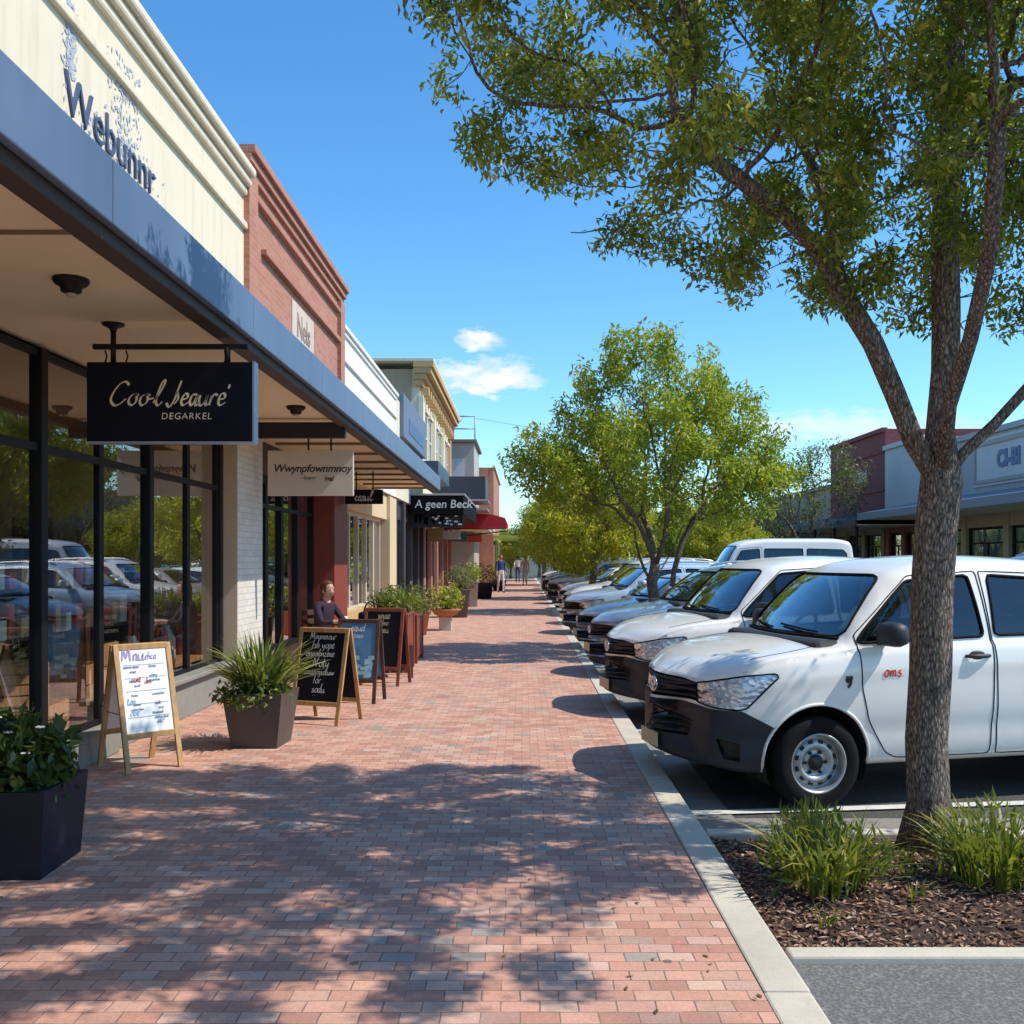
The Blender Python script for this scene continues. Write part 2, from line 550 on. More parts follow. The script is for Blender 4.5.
def branch_bm(P, par, kids, rad, rmin, root_flare=1.0, ground=0.0):
    bm = nb()
    chains = []
    start = [i for i in range(len(P)) if par[i] < 0]
    stack = [(s, None) for s in start]
    while stack:
        i, pre = stack.pop()
        ch = [] if pre is None else [pre]
        while True:
            ch.append(i)
            if not kids[i]: break
            ks = sorted(kids[i], key=lambda k: -rad[k])
            for k in ks[1:]: stack.append((k, i))
            i = ks[0]
        chains.append((ch, pre is not None))
    for ch, joined in chains:
        rr = [rad[i] for i in ch]
        if joined: rr[0] = min(rad[ch[0]], rad[ch[1]] * 1.15)
        if max(rr) < rmin: continue
        pts = [Vector(P[i]) for i in ch]
        if not joined and root_flare > 1:
            z0 = pts[0].z
            rr = [r * (1 + (root_flare - 1) * max(0, 1 - (p.z - z0) / 0.35) ** 2) for r, p in zip(rr, pts)]
        n = 14 if max(rr) > 0.06 else (8 if max(rr) > 0.025 else (5 if max(rr) > 0.008 else 3))
        tube(bm, pts, rr, n)
    return bm

def leaf_mesh(name, pos, size, r, width=0.36, droop=0.35, tint=None, up=0.5):
    """one mesh of many folded leaves"""
    n = len(pos)
    d = r.normal(size=(n, 3)); d[:, 2] -= droop * 1.2
    d /= np.linalg.norm(d, axis=1)[:, None]
    u = r.normal(size=(n, 3)); u[:, 2] += up * 2
    s = np.cross(d, u); s /= np.linalg.norm(s, axis=1)[:, None] + 1e-9
    nn = np.cross(s, d)
    L = size * (0.65 + 0.7 * r.random(n))[:, None]
    W = L * width * (0.8 + 0.4 * r.random(n))[:, None]
    b = pos; tip = pos + d * L
    mid = pos + d * L * 0.45
    fold = nn * W * 0.25
    l = mid + s * W * 0.5 + fold; rr_ = mid - s * W * 0.5 + fold
    V = np.stack([b, l, tip, rr_], 1).reshape(-1, 3)
    me = bpy.data.meshes.new(name)
    me.vertices.add(n * 4); me.loops.add(n * 6); me.polygons.add(n * 2)
    me.vertices.foreach_set('co', V.astype(np.float32).ravel())
    base = (np.arange(n) * 4)[:, None]
    loops = (base + np.array([0, 2, 1, 0, 3, 2])[None]).ravel()
    me.loops.foreach_set('vertex_index', loops.astype(np.int32))
    me.polygons.foreach_set('loop_start', (np.arange(n * 2) * 3).astype(np.int32))
    me.polygons.foreach_set('loop_total', np.full(n * 2, 3, np.int32))
    me.update(calc_edges=True)
    a = me.attributes.new('tint', 'FLOAT', 'FACE')
    if tint is None: tint = r.random(n)
    a.data.foreach_set('value', np.repeat(tint, 2).astype(np.float32))
    return me

def make_tree(name, label, group, loc, limbs, ells, natt, step, di, dk, R0, leafmat, lsize, per, seed, r0=0.004, maxdepth=5, spread=0.09, droop=0.05, lim=None, cull=None, rz=0, twig_min=0.0, tintshift=0.0):
    r = np.random.default_rng(seed)
    att = ell_points(natt, ells, r)
    if cull is not None: att = att[np.array([not cull(p) for p in att])]
    P, par = grow(limbs, att, step, di, dk, droop=droop, seed=seed)
    rad, kids, depth = skeleton_radii(P, par, r0, R0)
    t = empty(name, loc, rz, label, 'tree', group)
    bm = branch_bm(P, par, kids, rad, twig_min, 1.55)
    obj('trunk', bm, BARK, t)
    nl = sum(len(l[1]) for l in limbs)
    leafy = np.array([i for i in range(nl, len(P)) if depth[i] <= maxdepth])
    if len(leafy) == 0: leafy = np.arange(nl, len(P))
    pos = np.repeat(P[leafy], per, axis=0)
    prev = np.repeat(P[par[leafy]], per, axis=0)
    f = r.random((len(pos), 1))
    g_ = r.normal(size=pos.shape); g_ *= np.minimum(1, 1.5 / (np.linalg.norm(g_, axis=1)[:, None] + 1e-9))
    pos = pos * f + prev * (1 - f) + g_ * spread
    cid = np.repeat(r.random(len(leafy)), per)
    tint = np.clip(0.45 * cid + 0.55 * r.random(len(pos)) + tintshift, 0, 1)
    # thinner clumps here and there so that the sky shows through
    fq, th_ = (1.8, -.27) if lsize < .08 else (1.3, -.28)
    nz = np.array([noise.noise(Vector(p) * fq + Vector((seed, 0, 0))) for p in pos])
    keep = nz > th_
    tint = np.clip(tint + .25 * nz, 0, 1)
    me = leaf_mesh('crown', pos[keep], lsize, r, tint=tint[keep], up=.9)
    link('crown', me, t, leafmat)
    print('TREE', label[:30], len(P), keep.sum())
    return t

LEAF_NEAR = leaf_mat('leaves_olive', [(0.0, (0.04, 0.06, 0.014)), (0.4, (0.12, 0.165, 0.03)), (0.65, (0.25, 0.31, 0.05)), (0.88, (0.46, 0.46, 0.075)), (1, (0.56, 0.49, 0.08))], 0.42)
LEAF_LIME = leaf_mat('leaves_lime', [(0.0, (0.08, 0.14, 0.018)), (0.4, (0.23, 0.32, 0.03)), (0.75, (0.42, 0.47, 0.045)), (1, (0.66, 0.60, 0.06))], 0.45)
LEAF_YEL = leaf_mat('leaves_yellow_green', [(0.0, (0.14, 0.19, 0.016)), (0.4, (0.36, 0.39, 0.025)), (0.75, (0.62, 0.55, 0.03)), (1, (0.75, 0.62, 0.04))], 0.45)
LEAF_DARK = leaf_mat('leaves_deep_green', [(0.0, (0.012, 0.03, 0.010)), (0.5, (0.03, 0.065, 0.016)), (0.85, (0.06, 0.11, 0.025)), (1, (0.12, 0.16, 0.04))], 0.3)
LEAF_GREY = leaf_mat('leaves_grey_green', [(0.0, (0.05, 0.065, 0.03)), (0.5, (0.10, 0.12, 0.045)), (1, (0.2, 0.19, 0.06))], 0.3)
GRASSM = leaf_mat('blades_fresh', [(0.0, (0.045, 0.075, 0.012)), (0.5, (0.13, 0.17, 0.022)), (0.85, (0.27, 0.27, 0.04)), (1, (0.42, 0.33, 0.10))], 0.35)
SPIKYM = leaf_mat('blades_variegated', [(0.0, (0.03, 0.06, 0.014)), (0.5, (0.085, 0.13, 0.025)), (0.85, (0.22, 0.26, 0.06)), (1, (0.45, 0.46, 0.16))], 0.35)

# ------------------------------------------------------------------ plants
def blades(name, n, base_r, h, out, width, r, lean=0.0, segs=5, c=(0, 0, 0), tint=None):
    """arching grass-like blades as one mesh"""
    V = []; F = []; T = []
    for i in range(n):
        a = r.random() * 2 * PI
        br = base_r * math.sqrt(r.random())
        p0 = np.array([math.cos(a) * br + c[0], math.sin(a) * br + c[1], c[2]])
        a2 = a + r.normal() * 0.6
        H = h * (0.55 + 0.6 * r.random()); O = out * (0.15 + 1.0 * r.random())
        dirv = np.array([math.cos(a2), math.sin(a2), 0]); side = np.array([-dirv[1], dirv[0], 0])
        side = side * math.cos(0.5) + np.array([0, 0, math.sin(0.5) * r.choice([-1, 1])])
        w = width * (0.6 + 0.8 * r.random())
        t = r.random() if tint is None else np.clip(tint + r.normal() * 0.2, 0, 1)
        b0 = len(V)
        bend = 0.6 + 0.9 * r.random()
        for k in range(segs + 1):
            u = k / segs
            z = H * (u - 0.45 * bend * u ** 2.6 * (O / (h + 1e-6)))
            p = p0 + dirv * O * u ** 1.7 + np.array([0, 0, z])
            ww = w * (1 - u ** 2) * (0.55 + 0.45 * min(1, u * 4)) + 0.0006
            V.append(p + side * ww / 2); V.append(p - side * ww / 2)
            if k: F.append((b0 + 2 * k - 2, b0 + 2 * k - 1, b0 + 2 * k + 1, b0 + 2 * k)); T.append(min(1, t * (0.75 + 0.35 * u)))
    me = bpy.data.meshes.new(name)
    me.from_pydata([tuple(v) for v in V], [], F)
    at = me.attributes.new('tint', 'FLOAT', 'FACE'); at.data.foreach_set('value', np.array(T, np.float32))
    return me

def bush_mesh(name, n, c, rad, lsize, r, width=0.55, droop=0.1, lo=0.45, tint=None):
    d = r.normal(size=(n, 3)); d /= np.linalg.norm(d, axis=1)[:, None]
    q = lo + (1 - lo) * r.random((n, 1)) ** 0.6
    pos = np.array(c) + d * q * np.array(rad)
    nz = np.array([noise.noise(Vector(p) * 7.0) for p in pos])
    pos = pos[nz > -0.25]; nz = nz[nz > -0.25]
    t = np.clip(0.5 + nz * 0.6 + r.normal(size=len(pos)) * 0.22, 0, 1)
    return leaf_mesh(name, pos, lsize, r, width, droop, t, 0.8)

def stems_bm(n, c, rad, h, r, w=0.004):
    bm = nb()
    for i in range(n):
        a = r.random() * 2 * PI; e = rad * r.random()
        p0 = Vector((c[0] + math.cos(a) * e * 0.3, c[1] + math.sin(a) * e * 0.3, c[2]))
        p1 = p0 + Vector((math.cos(a) * e, math.sin(a) * e, h * (0.6 + 0.4 * r.random())))
        tube(bm, [p0, (p0 + p1) / 2 + Vector((0, 0, h * 0.1)), p1], w, 4, caps=False)
    return bm

# ------------------------------------------------------------------ cars
def pchip(xs, ys):
    xs = np.array(xs, float); ys = np.array(ys, float)
    h = np.diff(xs); dl = np.diff(ys) / h
    m = np.zeros(len(xs))
    for i in range(1, len(xs) - 1):
        if dl[i - 1] * dl[i] > 0:
            w1 = 2 * h[i] + h[i - 1]; w2 = h[i] + 2 * h[i - 1]
            m[i] = (w1 + w2) / (w1 / dl[i - 1] + w2 / dl[i])
    m[0] = dl[0]; m[-1] = dl[-1]
    def f(x):
        x = float(min(max(x, xs[0]), xs[-1]))
        i = int(min(max(np.searchsorted(xs, x) - 1, 0), len(h) - 1))
        t = (x - xs[i]) / h[i]
        return ((1 + 2 * t) * (1 - t) ** 2 * ys[i] + t * (1 - t) ** 2 * h[i] * m[i] + t * t * (3 - 2 * t) * ys[i + 1] + t * t * (t - 1) * h[i] * m[i + 1])
    return f

def section(zb, zB, zT, w, lean):
    """half section, (y,z) from bottom centre to top centre"""
    pts = []
    for k in range(4): pts.append((w * 0.84 * k / 4, zb))
    # sill corner
    for k in range(4):
        u = k / 4; pts.append((w * 0.84 + w * 0.115 * math.sin(u * PI / 2), zb + 0.09 * (1 - math.cos(u * PI / 2))))
    zs = zb + 0.09
    n = 20
    for k in range(n):
        u = k / n
        z = zs + (zB - zs) * u
        y = w * (0.955 + 0.045 * math.sin(PI * min(1, u / 1.16)) ** 0.8) - 0.012 * w * max(0, (u - .8) / .2) ** 2
        y += 0.010 * (1 / (1 + math.exp(-(u - 0.74) * 40))) * (1 - u) / 0.26
        y -= 0.010 * math.exp(-((u - 0.22) / 0.1) ** 2)
        pts.append((y, z))
    yB = w * 0.945
    h = max(zT - zB, 0.004)
    crown = min(0.05, h * 0.55)
    yR = yB - lean * min(1, h / 0.5) - 0.012 * min(1, h / .1)
    Pc = (yR, zT - crown)
    rc = min(0.11, 0.3 * h + 0.02)
    # end of straight part
    dx, dz = Pc[0] - yB, Pc[1] - zB
    L = math.hypot(dx, dz) + 1e-9
    e = max(0.0, 1 - rc / L) if L > rc else 0.35
    Pa = (yB + dx * e, zB + dz * e)
    na = 12
    for k in range(na):
        u = k / na
        bow = 0.012 * math.sin(PI * u) * min(1, h / .3)
        pts.append((yB + (Pa[0] - yB) * u + bow, zB + (Pa[1] - zB) * u))
    yb2 = Pc[0] - rc * 1.1
    def roof(y):
        q = y / max(Pc[0], 1e-6)
        return zT - crown * min(1, q) ** 2.3
    Pb = (yb2, roof(yb2))
    for k in range(7):
        u = k / 7
        pts.append(((1 - u) ** 2 * Pa[0] + 2 * u * (1 - u) * Pc[0] + u * u * Pb[0], (1 - u) ** 2 * Pa[1] + 2 * u * (1 - u) * Pc[1] + u * u * Pb[1]))
    nc = 14
    for k in range(nc + 1):
        y = yb2 * (1 - k / nc)
        pts.append((y, roof(y)))
    return pts

def car_body(sp):
    L = sp['L']
    f = {k: pchip(*zip(*sp[k])) for k in ('zT', 'zB', 'w', 'zb', 'c')}
    lean = sp.get('lean', 0.17)
    S = sorted(set([round(x, 4) for x in np.concatenate([np.linspace(0, 0.3, 11), np.linspace(0.3, L - 0.2, int(L / 0.042)), np.linspace(L - 0.2, L, 8)])]))
    rings = []
    for s in S:
        half = section(f['zb'](s), f['zB'](s), f['zT'](s), f['w'](s), lean)
        full = half + [(-y, z) for y, z in reversed(half[1:-1])]
        w = f['w'](s)
        c = f['c'](s)
        rings.append([(s + c * min(1.1, abs(y) / w) ** 2.0, y, z) for y, z in full])
    def cap(ring, sgn):
        zc = 0.5 * (min(p[2] for p in ring) + max(p[2] for p in ring))
        s0 = min(ring, key=lambda p: sgn * p[0])[0] if sgn > 0 else max(ring, key=lambda p: p[0])[0]
        out = []
        for sc, ds in ((0.975, 0.012), (0.93, 0.024), (0.85, 0.034), (0.7, 0.042), (0.5, 0.048), (0.3, 0.05), (0.12, 0.05)):
            out.append([(s - sgn * ds, y * sc, zc + (z - zc) * (sc if abs(z - zc) > 0 else 1)) for s, y, z in ring])
        return out
    fr = cap(rings[0], 1); re = cap(rings[-1], -1)
    allr = list(reversed(fr)) + rings + re
    gz = sp['nose']     # (z, setback) profile of the front
    g = pchip(*zip(*gz)); gr = pchip(*zip(*sp['tail']))
    bm = nb()
    V = []
    for ring in allr:
        row = []
        for s, y, z in ring:
            k = max(0, 1 - max(0, s) / 0.75) ** 2
            kr = max(0, 1 - max(0, (L - s)) / 0.6) ** 2
            s2 = s + g(z) * k - gr(z) * kr
            row.append(bm.verts.new((L / 2 - s2, y, z)))
        V.append(row)
    n = len(V[0])
    for A, B in zip(V, V[1:]):
        for k in range(n):
            k2 = (k + 1) % n
            bm.faces.new((A[k], B[k], B[k2], A[k2]))
    bm.faces.new(V[0]); bm.faces.new(list(reversed(V[-1])))
    bmesh.ops.remove_doubles(bm, verts=bm.verts, dist=0.0004)
    bmesh.ops.dissolve_degenerate(bm, dist=0.0003, edges=bm.edges)
    bmesh.ops.recalc_face_normals(bm, faces=bm.faces)
    for q in bm.faces: q.smooth = True
    return bm

def bisect_region(bm, poly, fa, fb, filt):
    """cut the faces passing filt along the edges of a convex polygon given in the two linear coordinates fa, fb; returns the inside faces"""
    A, a0 = Vector(fa[0]), fa[1]; B, b0 = Vector(fb[0]), fb[1]
    poly = [Vector(p) for p in poly]
    area = sum(poly[i - 1].x * poly[i].y - poly[i].x * poly[i - 1].y for i in range(len(poly)))
    if area < 0: poly.reverse()
    xs = [p.x for p in poly]; ys = [p.y for p in poly]
    m = 0.12
    def co(p): return (A.dot(p) + a0, B.dot(p) + b0)
    cand = []
    for f in bm.faces:
        c = f.calc_center_median()
        u, v = co(c)
        if min(xs) - m < u < max(xs) + m and min(ys) - m < v < max(ys) + m and filt(c, f.normal): cand.append(f)
    def isin(f, e=1e-5):
        u, v = co(f.calc_center_median())
        for i in range(len(poly)):
            p, q = poly[i - 1], poly[i]
            if (q.x - p.x) * (v - p.y) - (q.y - p.y) * (u - p.x) < -e: return False
        return True
    for i in range(len(poly)):
        p, q = poly[i - 1], poly[i]
        d = q - p
        nrm = Vector((d.y, -d.x))
        if nrm.length < 1e-9: continue
        nrm.normalize()
        N = A * nrm.x + B * nrm.y
        c = nrm.dot(p) - (a0 * nrm.x + b0 * nrm.y)
        ln = N.length
        if ln < 1e-9: continue
        cand = [f for f in cand if f.is_valid]
        es = set(e for f in cand for e in f.edges); vs = set(v for f in cand for v in f.verts)
        r = bmesh.ops.bisect_plane(bm, geom=list(cand) + list(es) + list(vs), dist=1e-6, plane_co=N * (c / (ln * ln)), plane_no=N / ln)
        cand = list(set([x for x in r['geom'] if isinstance(x, bmesh.types.BMFace)]))
        cand = [f for f in cand if (nrm.dot(Vector(co(f.calc_center_median()))) - nrm.dot(p)) < 1e-5]
    return [f for f in cand if f.is_valid and isin(f)]

def boundary_loops(faces):
    fs = set(faces)
    nxt = {}
    for f in fs:
        for l in f.loops:
            if sum(1 for g in l.edge.link_faces if g in fs) == 1:
                nxt.setdefault(l.vert, []).append(l.link_loop_next.vert)
    loops = []
    while nxt:
        s = next(iter(nxt)); cur = s; lp = []
        while cur in nxt:
            lp.append(cur.co.copy())
            o = nxt[cur]; b = o.pop()
            if not o: del nxt[cur]
            cur = b
            if cur is s: break
        if len(lp) > 3: loops.append(lp)
    return loops

def take(bm, faces, inset=0.0, delete=True):
    """move faces to a new bmesh, pushing them inwards"""
    out = nb(); mp = {}
    for f in faces:
        vs = []
        for v in f.verts:
            if v not in mp: mp[v] = out.verts.new(v.co - v.normal * inset)
            vs.append(mp[v])
        try: nf = out.faces.new(vs); nf.smooth = True
        except ValueError: pass
    if inset >= .02:      # side walls of the recess
        fs = set(faces)
        for f in faces:
            for e in f.edges:
                if sum(1 for g in e.link_faces if g in fs) == 1:
                    a, b = e.verts
                    q = [out.verts.new(a.co), out.verts.new(b.co), mp[b], mp[a]]
                    try: out.faces.new(q)
                    except ValueError: pass
    if delete: bmesh.ops.delete(bm, geom=list(faces), context='FACES')
    return out

def round_poly(p, r=0.04, k=3):
    out = []
    n = len(p)
    for i in range(n):
        a, b, c = Vector(p[i - 1]), Vector(p[i]), Vector(p[(i + 1) % n])
        d1 = (a - b); d2 = (c - b)
        rr = min(r, d1.length * 0.4, d2.length * 0.4)
        q0 = b + d1.normalized() * rr; q1 = b + d2.normalized() * rr
        for j in range(k + 1):
            t = j / k
            out.append((1 - t) ** 2 * q0 + 2 * t * (1 - t) * b + t * t * q1)
    return out

def simplify(lp, d):
    out = [lp[0]]
    for p in lp[1:]:
        if (p - out[-1]).length >= d: out.append(p)
    return out

def mk_lamp():
    m, nt, out = new_mat('headlight_lens'); t = NT(nt)
    v = t.coord(scale=(1, 1, 1.4))
    vo = t.n('ShaderNodeTexVoronoi', i_Vector=v, i_Scale=24.0, feature='F1')
    c = t.ramp(vo.outputs['Color'], [(0.2, (0.5, 0.54, 0.6)), (0.45, (0.85, 0.88, 0.92)), (0.7, (0.36, 0.40, 0.46)), (0.9, (0.9, 0.92, 0.95))])
    b = t.bsdf(c, 0.22, 0.45, t.bump(vo.outputs[0], 0.35, 0.03), 0.6, 1.0)
    nt.links.new(b.outputs[0], out.inputs[0])
    return m
LAMP = mk_lamp()
TAILLAMP = M_('tail_lamp_red', (0.35, 0.01, 0.012), 0.2, 0, 0.2, 20, coat=1.0)
SEATM = M_('grey_seat_fabric', (0.06, 0.06, 0.065), 0.9, 0, 0.2, 20, 0.2, 200)
DASHM = M_('dash_plastic', (0.03, 0.03, 0.033), 0.6, 0, 0.2)
PLATEM = M_('number_plate_cream', (0.62, 0.55, 0.35), 0.5, 0, 0.1)
DISCM = M_('hub_dark', (0.02, 0.018, 0.015), 0.5, 0.3, 0.3)

def make_wheel(r, rim, steel=True, width=0.2):
    """wheel centred at origin, axis y, outer face towards -y"""
    root_bm = nb()
    h = width / 2
    tb = nb()
    lathe(tb, [(rim * 0.98, -h * .92), (rim * 1.04, -h), (rim + (r - rim) * .55, -h * 1.08), (r * .955, -h * .95), (r * .992, -h * .7), (r, -h * .3), (r, h * .3), (r * .992, h * .7), (r * .955, h * .95), (rim * 1.04, h), (rim * .98, h * .9)], 48, 'y')
    for ch in (-.45, 0, .45):
        pass
    rb = nb()
    o = -h
    if steel:
        lathe(rb, [(rim * 1.0, o * .9), (rim * 1.03, o * 1.0), (rim * .98, o * 1.02), (rim * .93, o * .8), (rim * .90, o * .35), (rim * .86, o * .25), (rim * .80, o * .42), (rim * .62, o * .62), (rim * .52, o * .60), (rim * .46, o * .38), (rim * .30, o * .36), (rim * .27, o * .52)], 48, 'y', cap=False)
        ring = [(rim * .27, o * .52), (rim * .24, o * .62), (0, o * .63)]
        lathe(rb, ring, 24, 'y', mi=1)
        for k in range(12):
            a = 2 * PI * (k + .5) / 12
            M = Matrix.Rotation(-a, 3, 'Y')
            rbox(rb, M @ Vector((rim * .72, o * .53, 0)), (rim * .13, 0.018, rim * .17), M @ Matrix.Rotation(R(24), 3, 'Z'), 0.006, 1)
        for k in range(6):
            a = 2 * PI * k / 6
            M = Matrix.Rotation(-a, 3, 'Y')
            lathe(rb, [(0.011, 0), (0.011, -0.018), (0, -0.02)], 6, 'y', M @ Vector((rim * .38, o * .37, 0)), 1)
    else:
        lathe(rb, [(rim * 1.0, o * .9), (rim * 1.03, o), (rim * .97, o * 1.0), (rim * .93, o * .78), (rim * .9, o * .1)], 48, 'y')
        lathe(rb, [(rim * .9, o * .05), (0, o * .05)], 32, 'y', mi=1)
        lathe(rb, [(rim * .25, o * .6), (rim * .22, o * .78), (rim * .1, o * .82), (0, o * .82)], 24, 'y')
        for k in range(5):
            a = 2 * PI * k / 5
            for da in (-.13, .13):
                M = Matrix.Rotation(-(a + da), 3, 'Y')
                bar(rb, M @ Vector((rim * .15, o * .7, 0)), M @ Vector((rim * .95, o * .85, 0)), rim * .12, rim * .12, M @ Vector((0, 1, 0)), 0.006)
    return tb, rb

CARS = {}
CARS['pickup'] = dict(
    L=5.3, lean=0.17,
    zT=[(0, .93), (.06, .98), (.2, 1.03), (.6, 1.095), (.95, 1.14), (1.05, 1.145), (1.12, 1.175), (1.35, 1.39), (1.62, 1.62), (1.75, 1.685), (2.05, 1.745), (2.6, 1.775), (3.2, 1.755), (3.4, 1.70), (3.52, 1.45), (3.6, 1.17), (3.7, 1.14), (5.1, 1.14), (5.3, 1.10)],
    zB=[(0, .85), (.2, .97), (.6, 1.06), (1.0, 1.09), (1.3, 1.12), (2.5, 1.155), (3.4, 1.16), (3.6, 1.11), (5.1, 1.11), (5.3, 1.07)],
    w=[(0, .72), (.06, .77), (.2, .835), (.5, .885), (1, .905), (2, .915), (4, .91), (5.1, .905), (5.3, .86)],
    zb=[(0, .30), (.35, .25), (1.0, .28), (4.3, .30), (4.8, .36), (5.3, .45)],
    c=[(0, .21), (.5, .19), (1.1, .15), (2, .06), (3, 0), (4.8, 0), (5.3, -.06)],
    nose=[(.2, .07), (.32, .015), (.45, 0), (.66, .0), (.73, .035), (.84, .05), (.95, .11), (1.05, .2)],
    tail=[(.3, .1), (.5, 0), (1.2, .02)],
    ax=(0.98, 4.06), track=.79, wr=.325, rim=.205, arch=.385,
    screen=(.74, .60, 1.185, 1.625), sx=(0.9, 2.1), rearscreen=(.66, .58, 1.25, 1.6), rx=(3.2, 3.7),
    wins=[[(1.33, 1.15), (1.40, 1.22), (1.86, 1.585), (2.42, 1.625), (2.46, 1.185)], [(2.56, 1.19), (2.60, 1.625), (3.05, 1.60), (3.28, 1.52), (3.32, 1.20)]],
    doors=[[(1.33, 1.2), (1.34, .85), (1.40, .62), (1.56, .38), (1.66, .34), (2.50, .34), (2.515, 1.2), (2.50, 1.655), (1.88, 1.62)], [(2.53, .34), (2.53, 1.2), (2.515, 1.655), (3.1, 1.635), (3.36, 1.53), (3.42, 1.2), (3.42, .78), (3.24, .36), (3.2, .34)]],
    handles=[(2.36, 1.045), (3.28, 1.05)], mirror=(1.53, 1.17),
    lamp=[(.60, .715), (1.17, .70), (1.24, .715), (1.54, .935), (1.5, .955), (1.2, .935), (.63, .86)],
    grille=[(-.50, .72), (.50, .72), (.53, .86), (.35, .885), (-.35, .885), (-.53, .86)],
    bumper=[(-.4, 0), (.9, 0), (.9, .45), (.60, .59), (.50, .66), (.42, .695), (-.4, .705)],
    intake=[(-.38, .46), (.38, .46), (.42, .585), (-.42, .585)], fog=[(.98, .36), (1.16, .34), (1.16, .47), (.90, .50)],
    plate=(.40, .35), tonneau=(3.75, 5.15), seats=((2.15, .62), (2.95, .6)), hoodline=(.5, 1.05, .70), emblem=.80, steel=True, rails=False)
CARS['suv'] = dict(
    L=4.6, lean=0.16,
    zT=[(0, .90), (.06, .96), (.2, 1.0), (.6, 1.06), (.95, 1.105), (1.03, 1.13), (1.1, 1.165), (1.35, 1.36), (1.65, 1.56), (1.8, 1.62), (2.1, 1.665), (2.6, 1.68), (3.4, 1.65), (4.0, 1.585), (4.15, 1.54), (4.4, 1.2), (4.5, 1.03), (4.6, .95)],
    zB=[(0, .80), (.2, .93), (.6, 1.02), (1.0, 1.08), (1.3, 1.1), (2.5, 1.12), (3.6, 1.15), (4.2, 1.13), (4.45, 1.0), (4.6, .9)],
    w=[(0, .72), (.06, .77), (.2, .835), (.5, .885), (1, .905), (2, .91), (3.8, .905), (4.4, .88), (4.6, .82)],
    zb=[(0, .28), (.35, .22), (1.0, .25), (3.6, .27), (4.1, .32), (4.6, .42)],
    c=[(0, .34), (.5, .24), (1.1, .15), (2, .06), (3, 0), (4.0, -.03), (4.6, -.16)],
    nose=[(.2, .1), (.32, .02), (.45, 0), (.62, .02), (.72, .04), (.84, .06), (.95, .14), (1.05, .22)],
    tail=[(.3, .1), (.5, 0), (.9, .04), (1.2, .0)],
    ax=(0.92, 3.58), track=.78, wr=.335, rim=.225, arch=.39,
    screen=(.73, .58, 1.175, 1.555), sx=(0.85, 2.1), rearscreen=(.62, .55, 1.12, 1.5), rx=(3.9, 4.8),
    wins=[[(1.38, 1.14), (1.5, 1.24), (1.88, 1.50), (2.40, 1.545), (2.44, 1.155)], [(2.54, 1.16), (2.52, 1.545), (3.0, 1.535), (3.42, 1.49), (3.46, 1.19)], [(3.54, 1.2), (3.51, 1.475), (3.80, 1.42), (3.92, 1.23)]],
    doors=[[(1.31, 1.12), (1.32, .8), (1.38, .55), (1.48, .34), (1.58, .30), (2.47, .30), (2.49, 1.2), (2.46, 1.58), (1.9, 1.545)], [(2.51, .30), (2.51, 1.2), (2.48, 1.58), (3.05, 1.57), (3.48, 1.53), (3.51, 1.1), (3.44, .86), (3.2, .72), (3.14, .32)]],
    handles=[(2.33, .97), (3.32, 1.0)], mirror=(1.46, 1.18),
    lamp=[(.66, .70), (1.2, .70), (1.56, .88), (1.5, .905), (1.1, .86), (.68, .80)],
    grille=[(-.55, .66), (.55, .66), (.58, .80), (.4, .83), (-.4, .83), (-.58, .80)],
    bumper=[(-.4, 0), (.6, 0), (.6, .28), (.5, .36), (-.4, .40)],
    intake=[(-.5, .40), (.5, .40), (.55, .54), (-.55, .54)], fog=[(.95, .36), (1.15, .38), (1.15, .48), (.93, .47)],
    plate=(.50, .35), seats=((2.05, .55), (2.95, .55)), hoodline=(.5, 1.0, .70), emblem=.745, steel=False, rails=True)
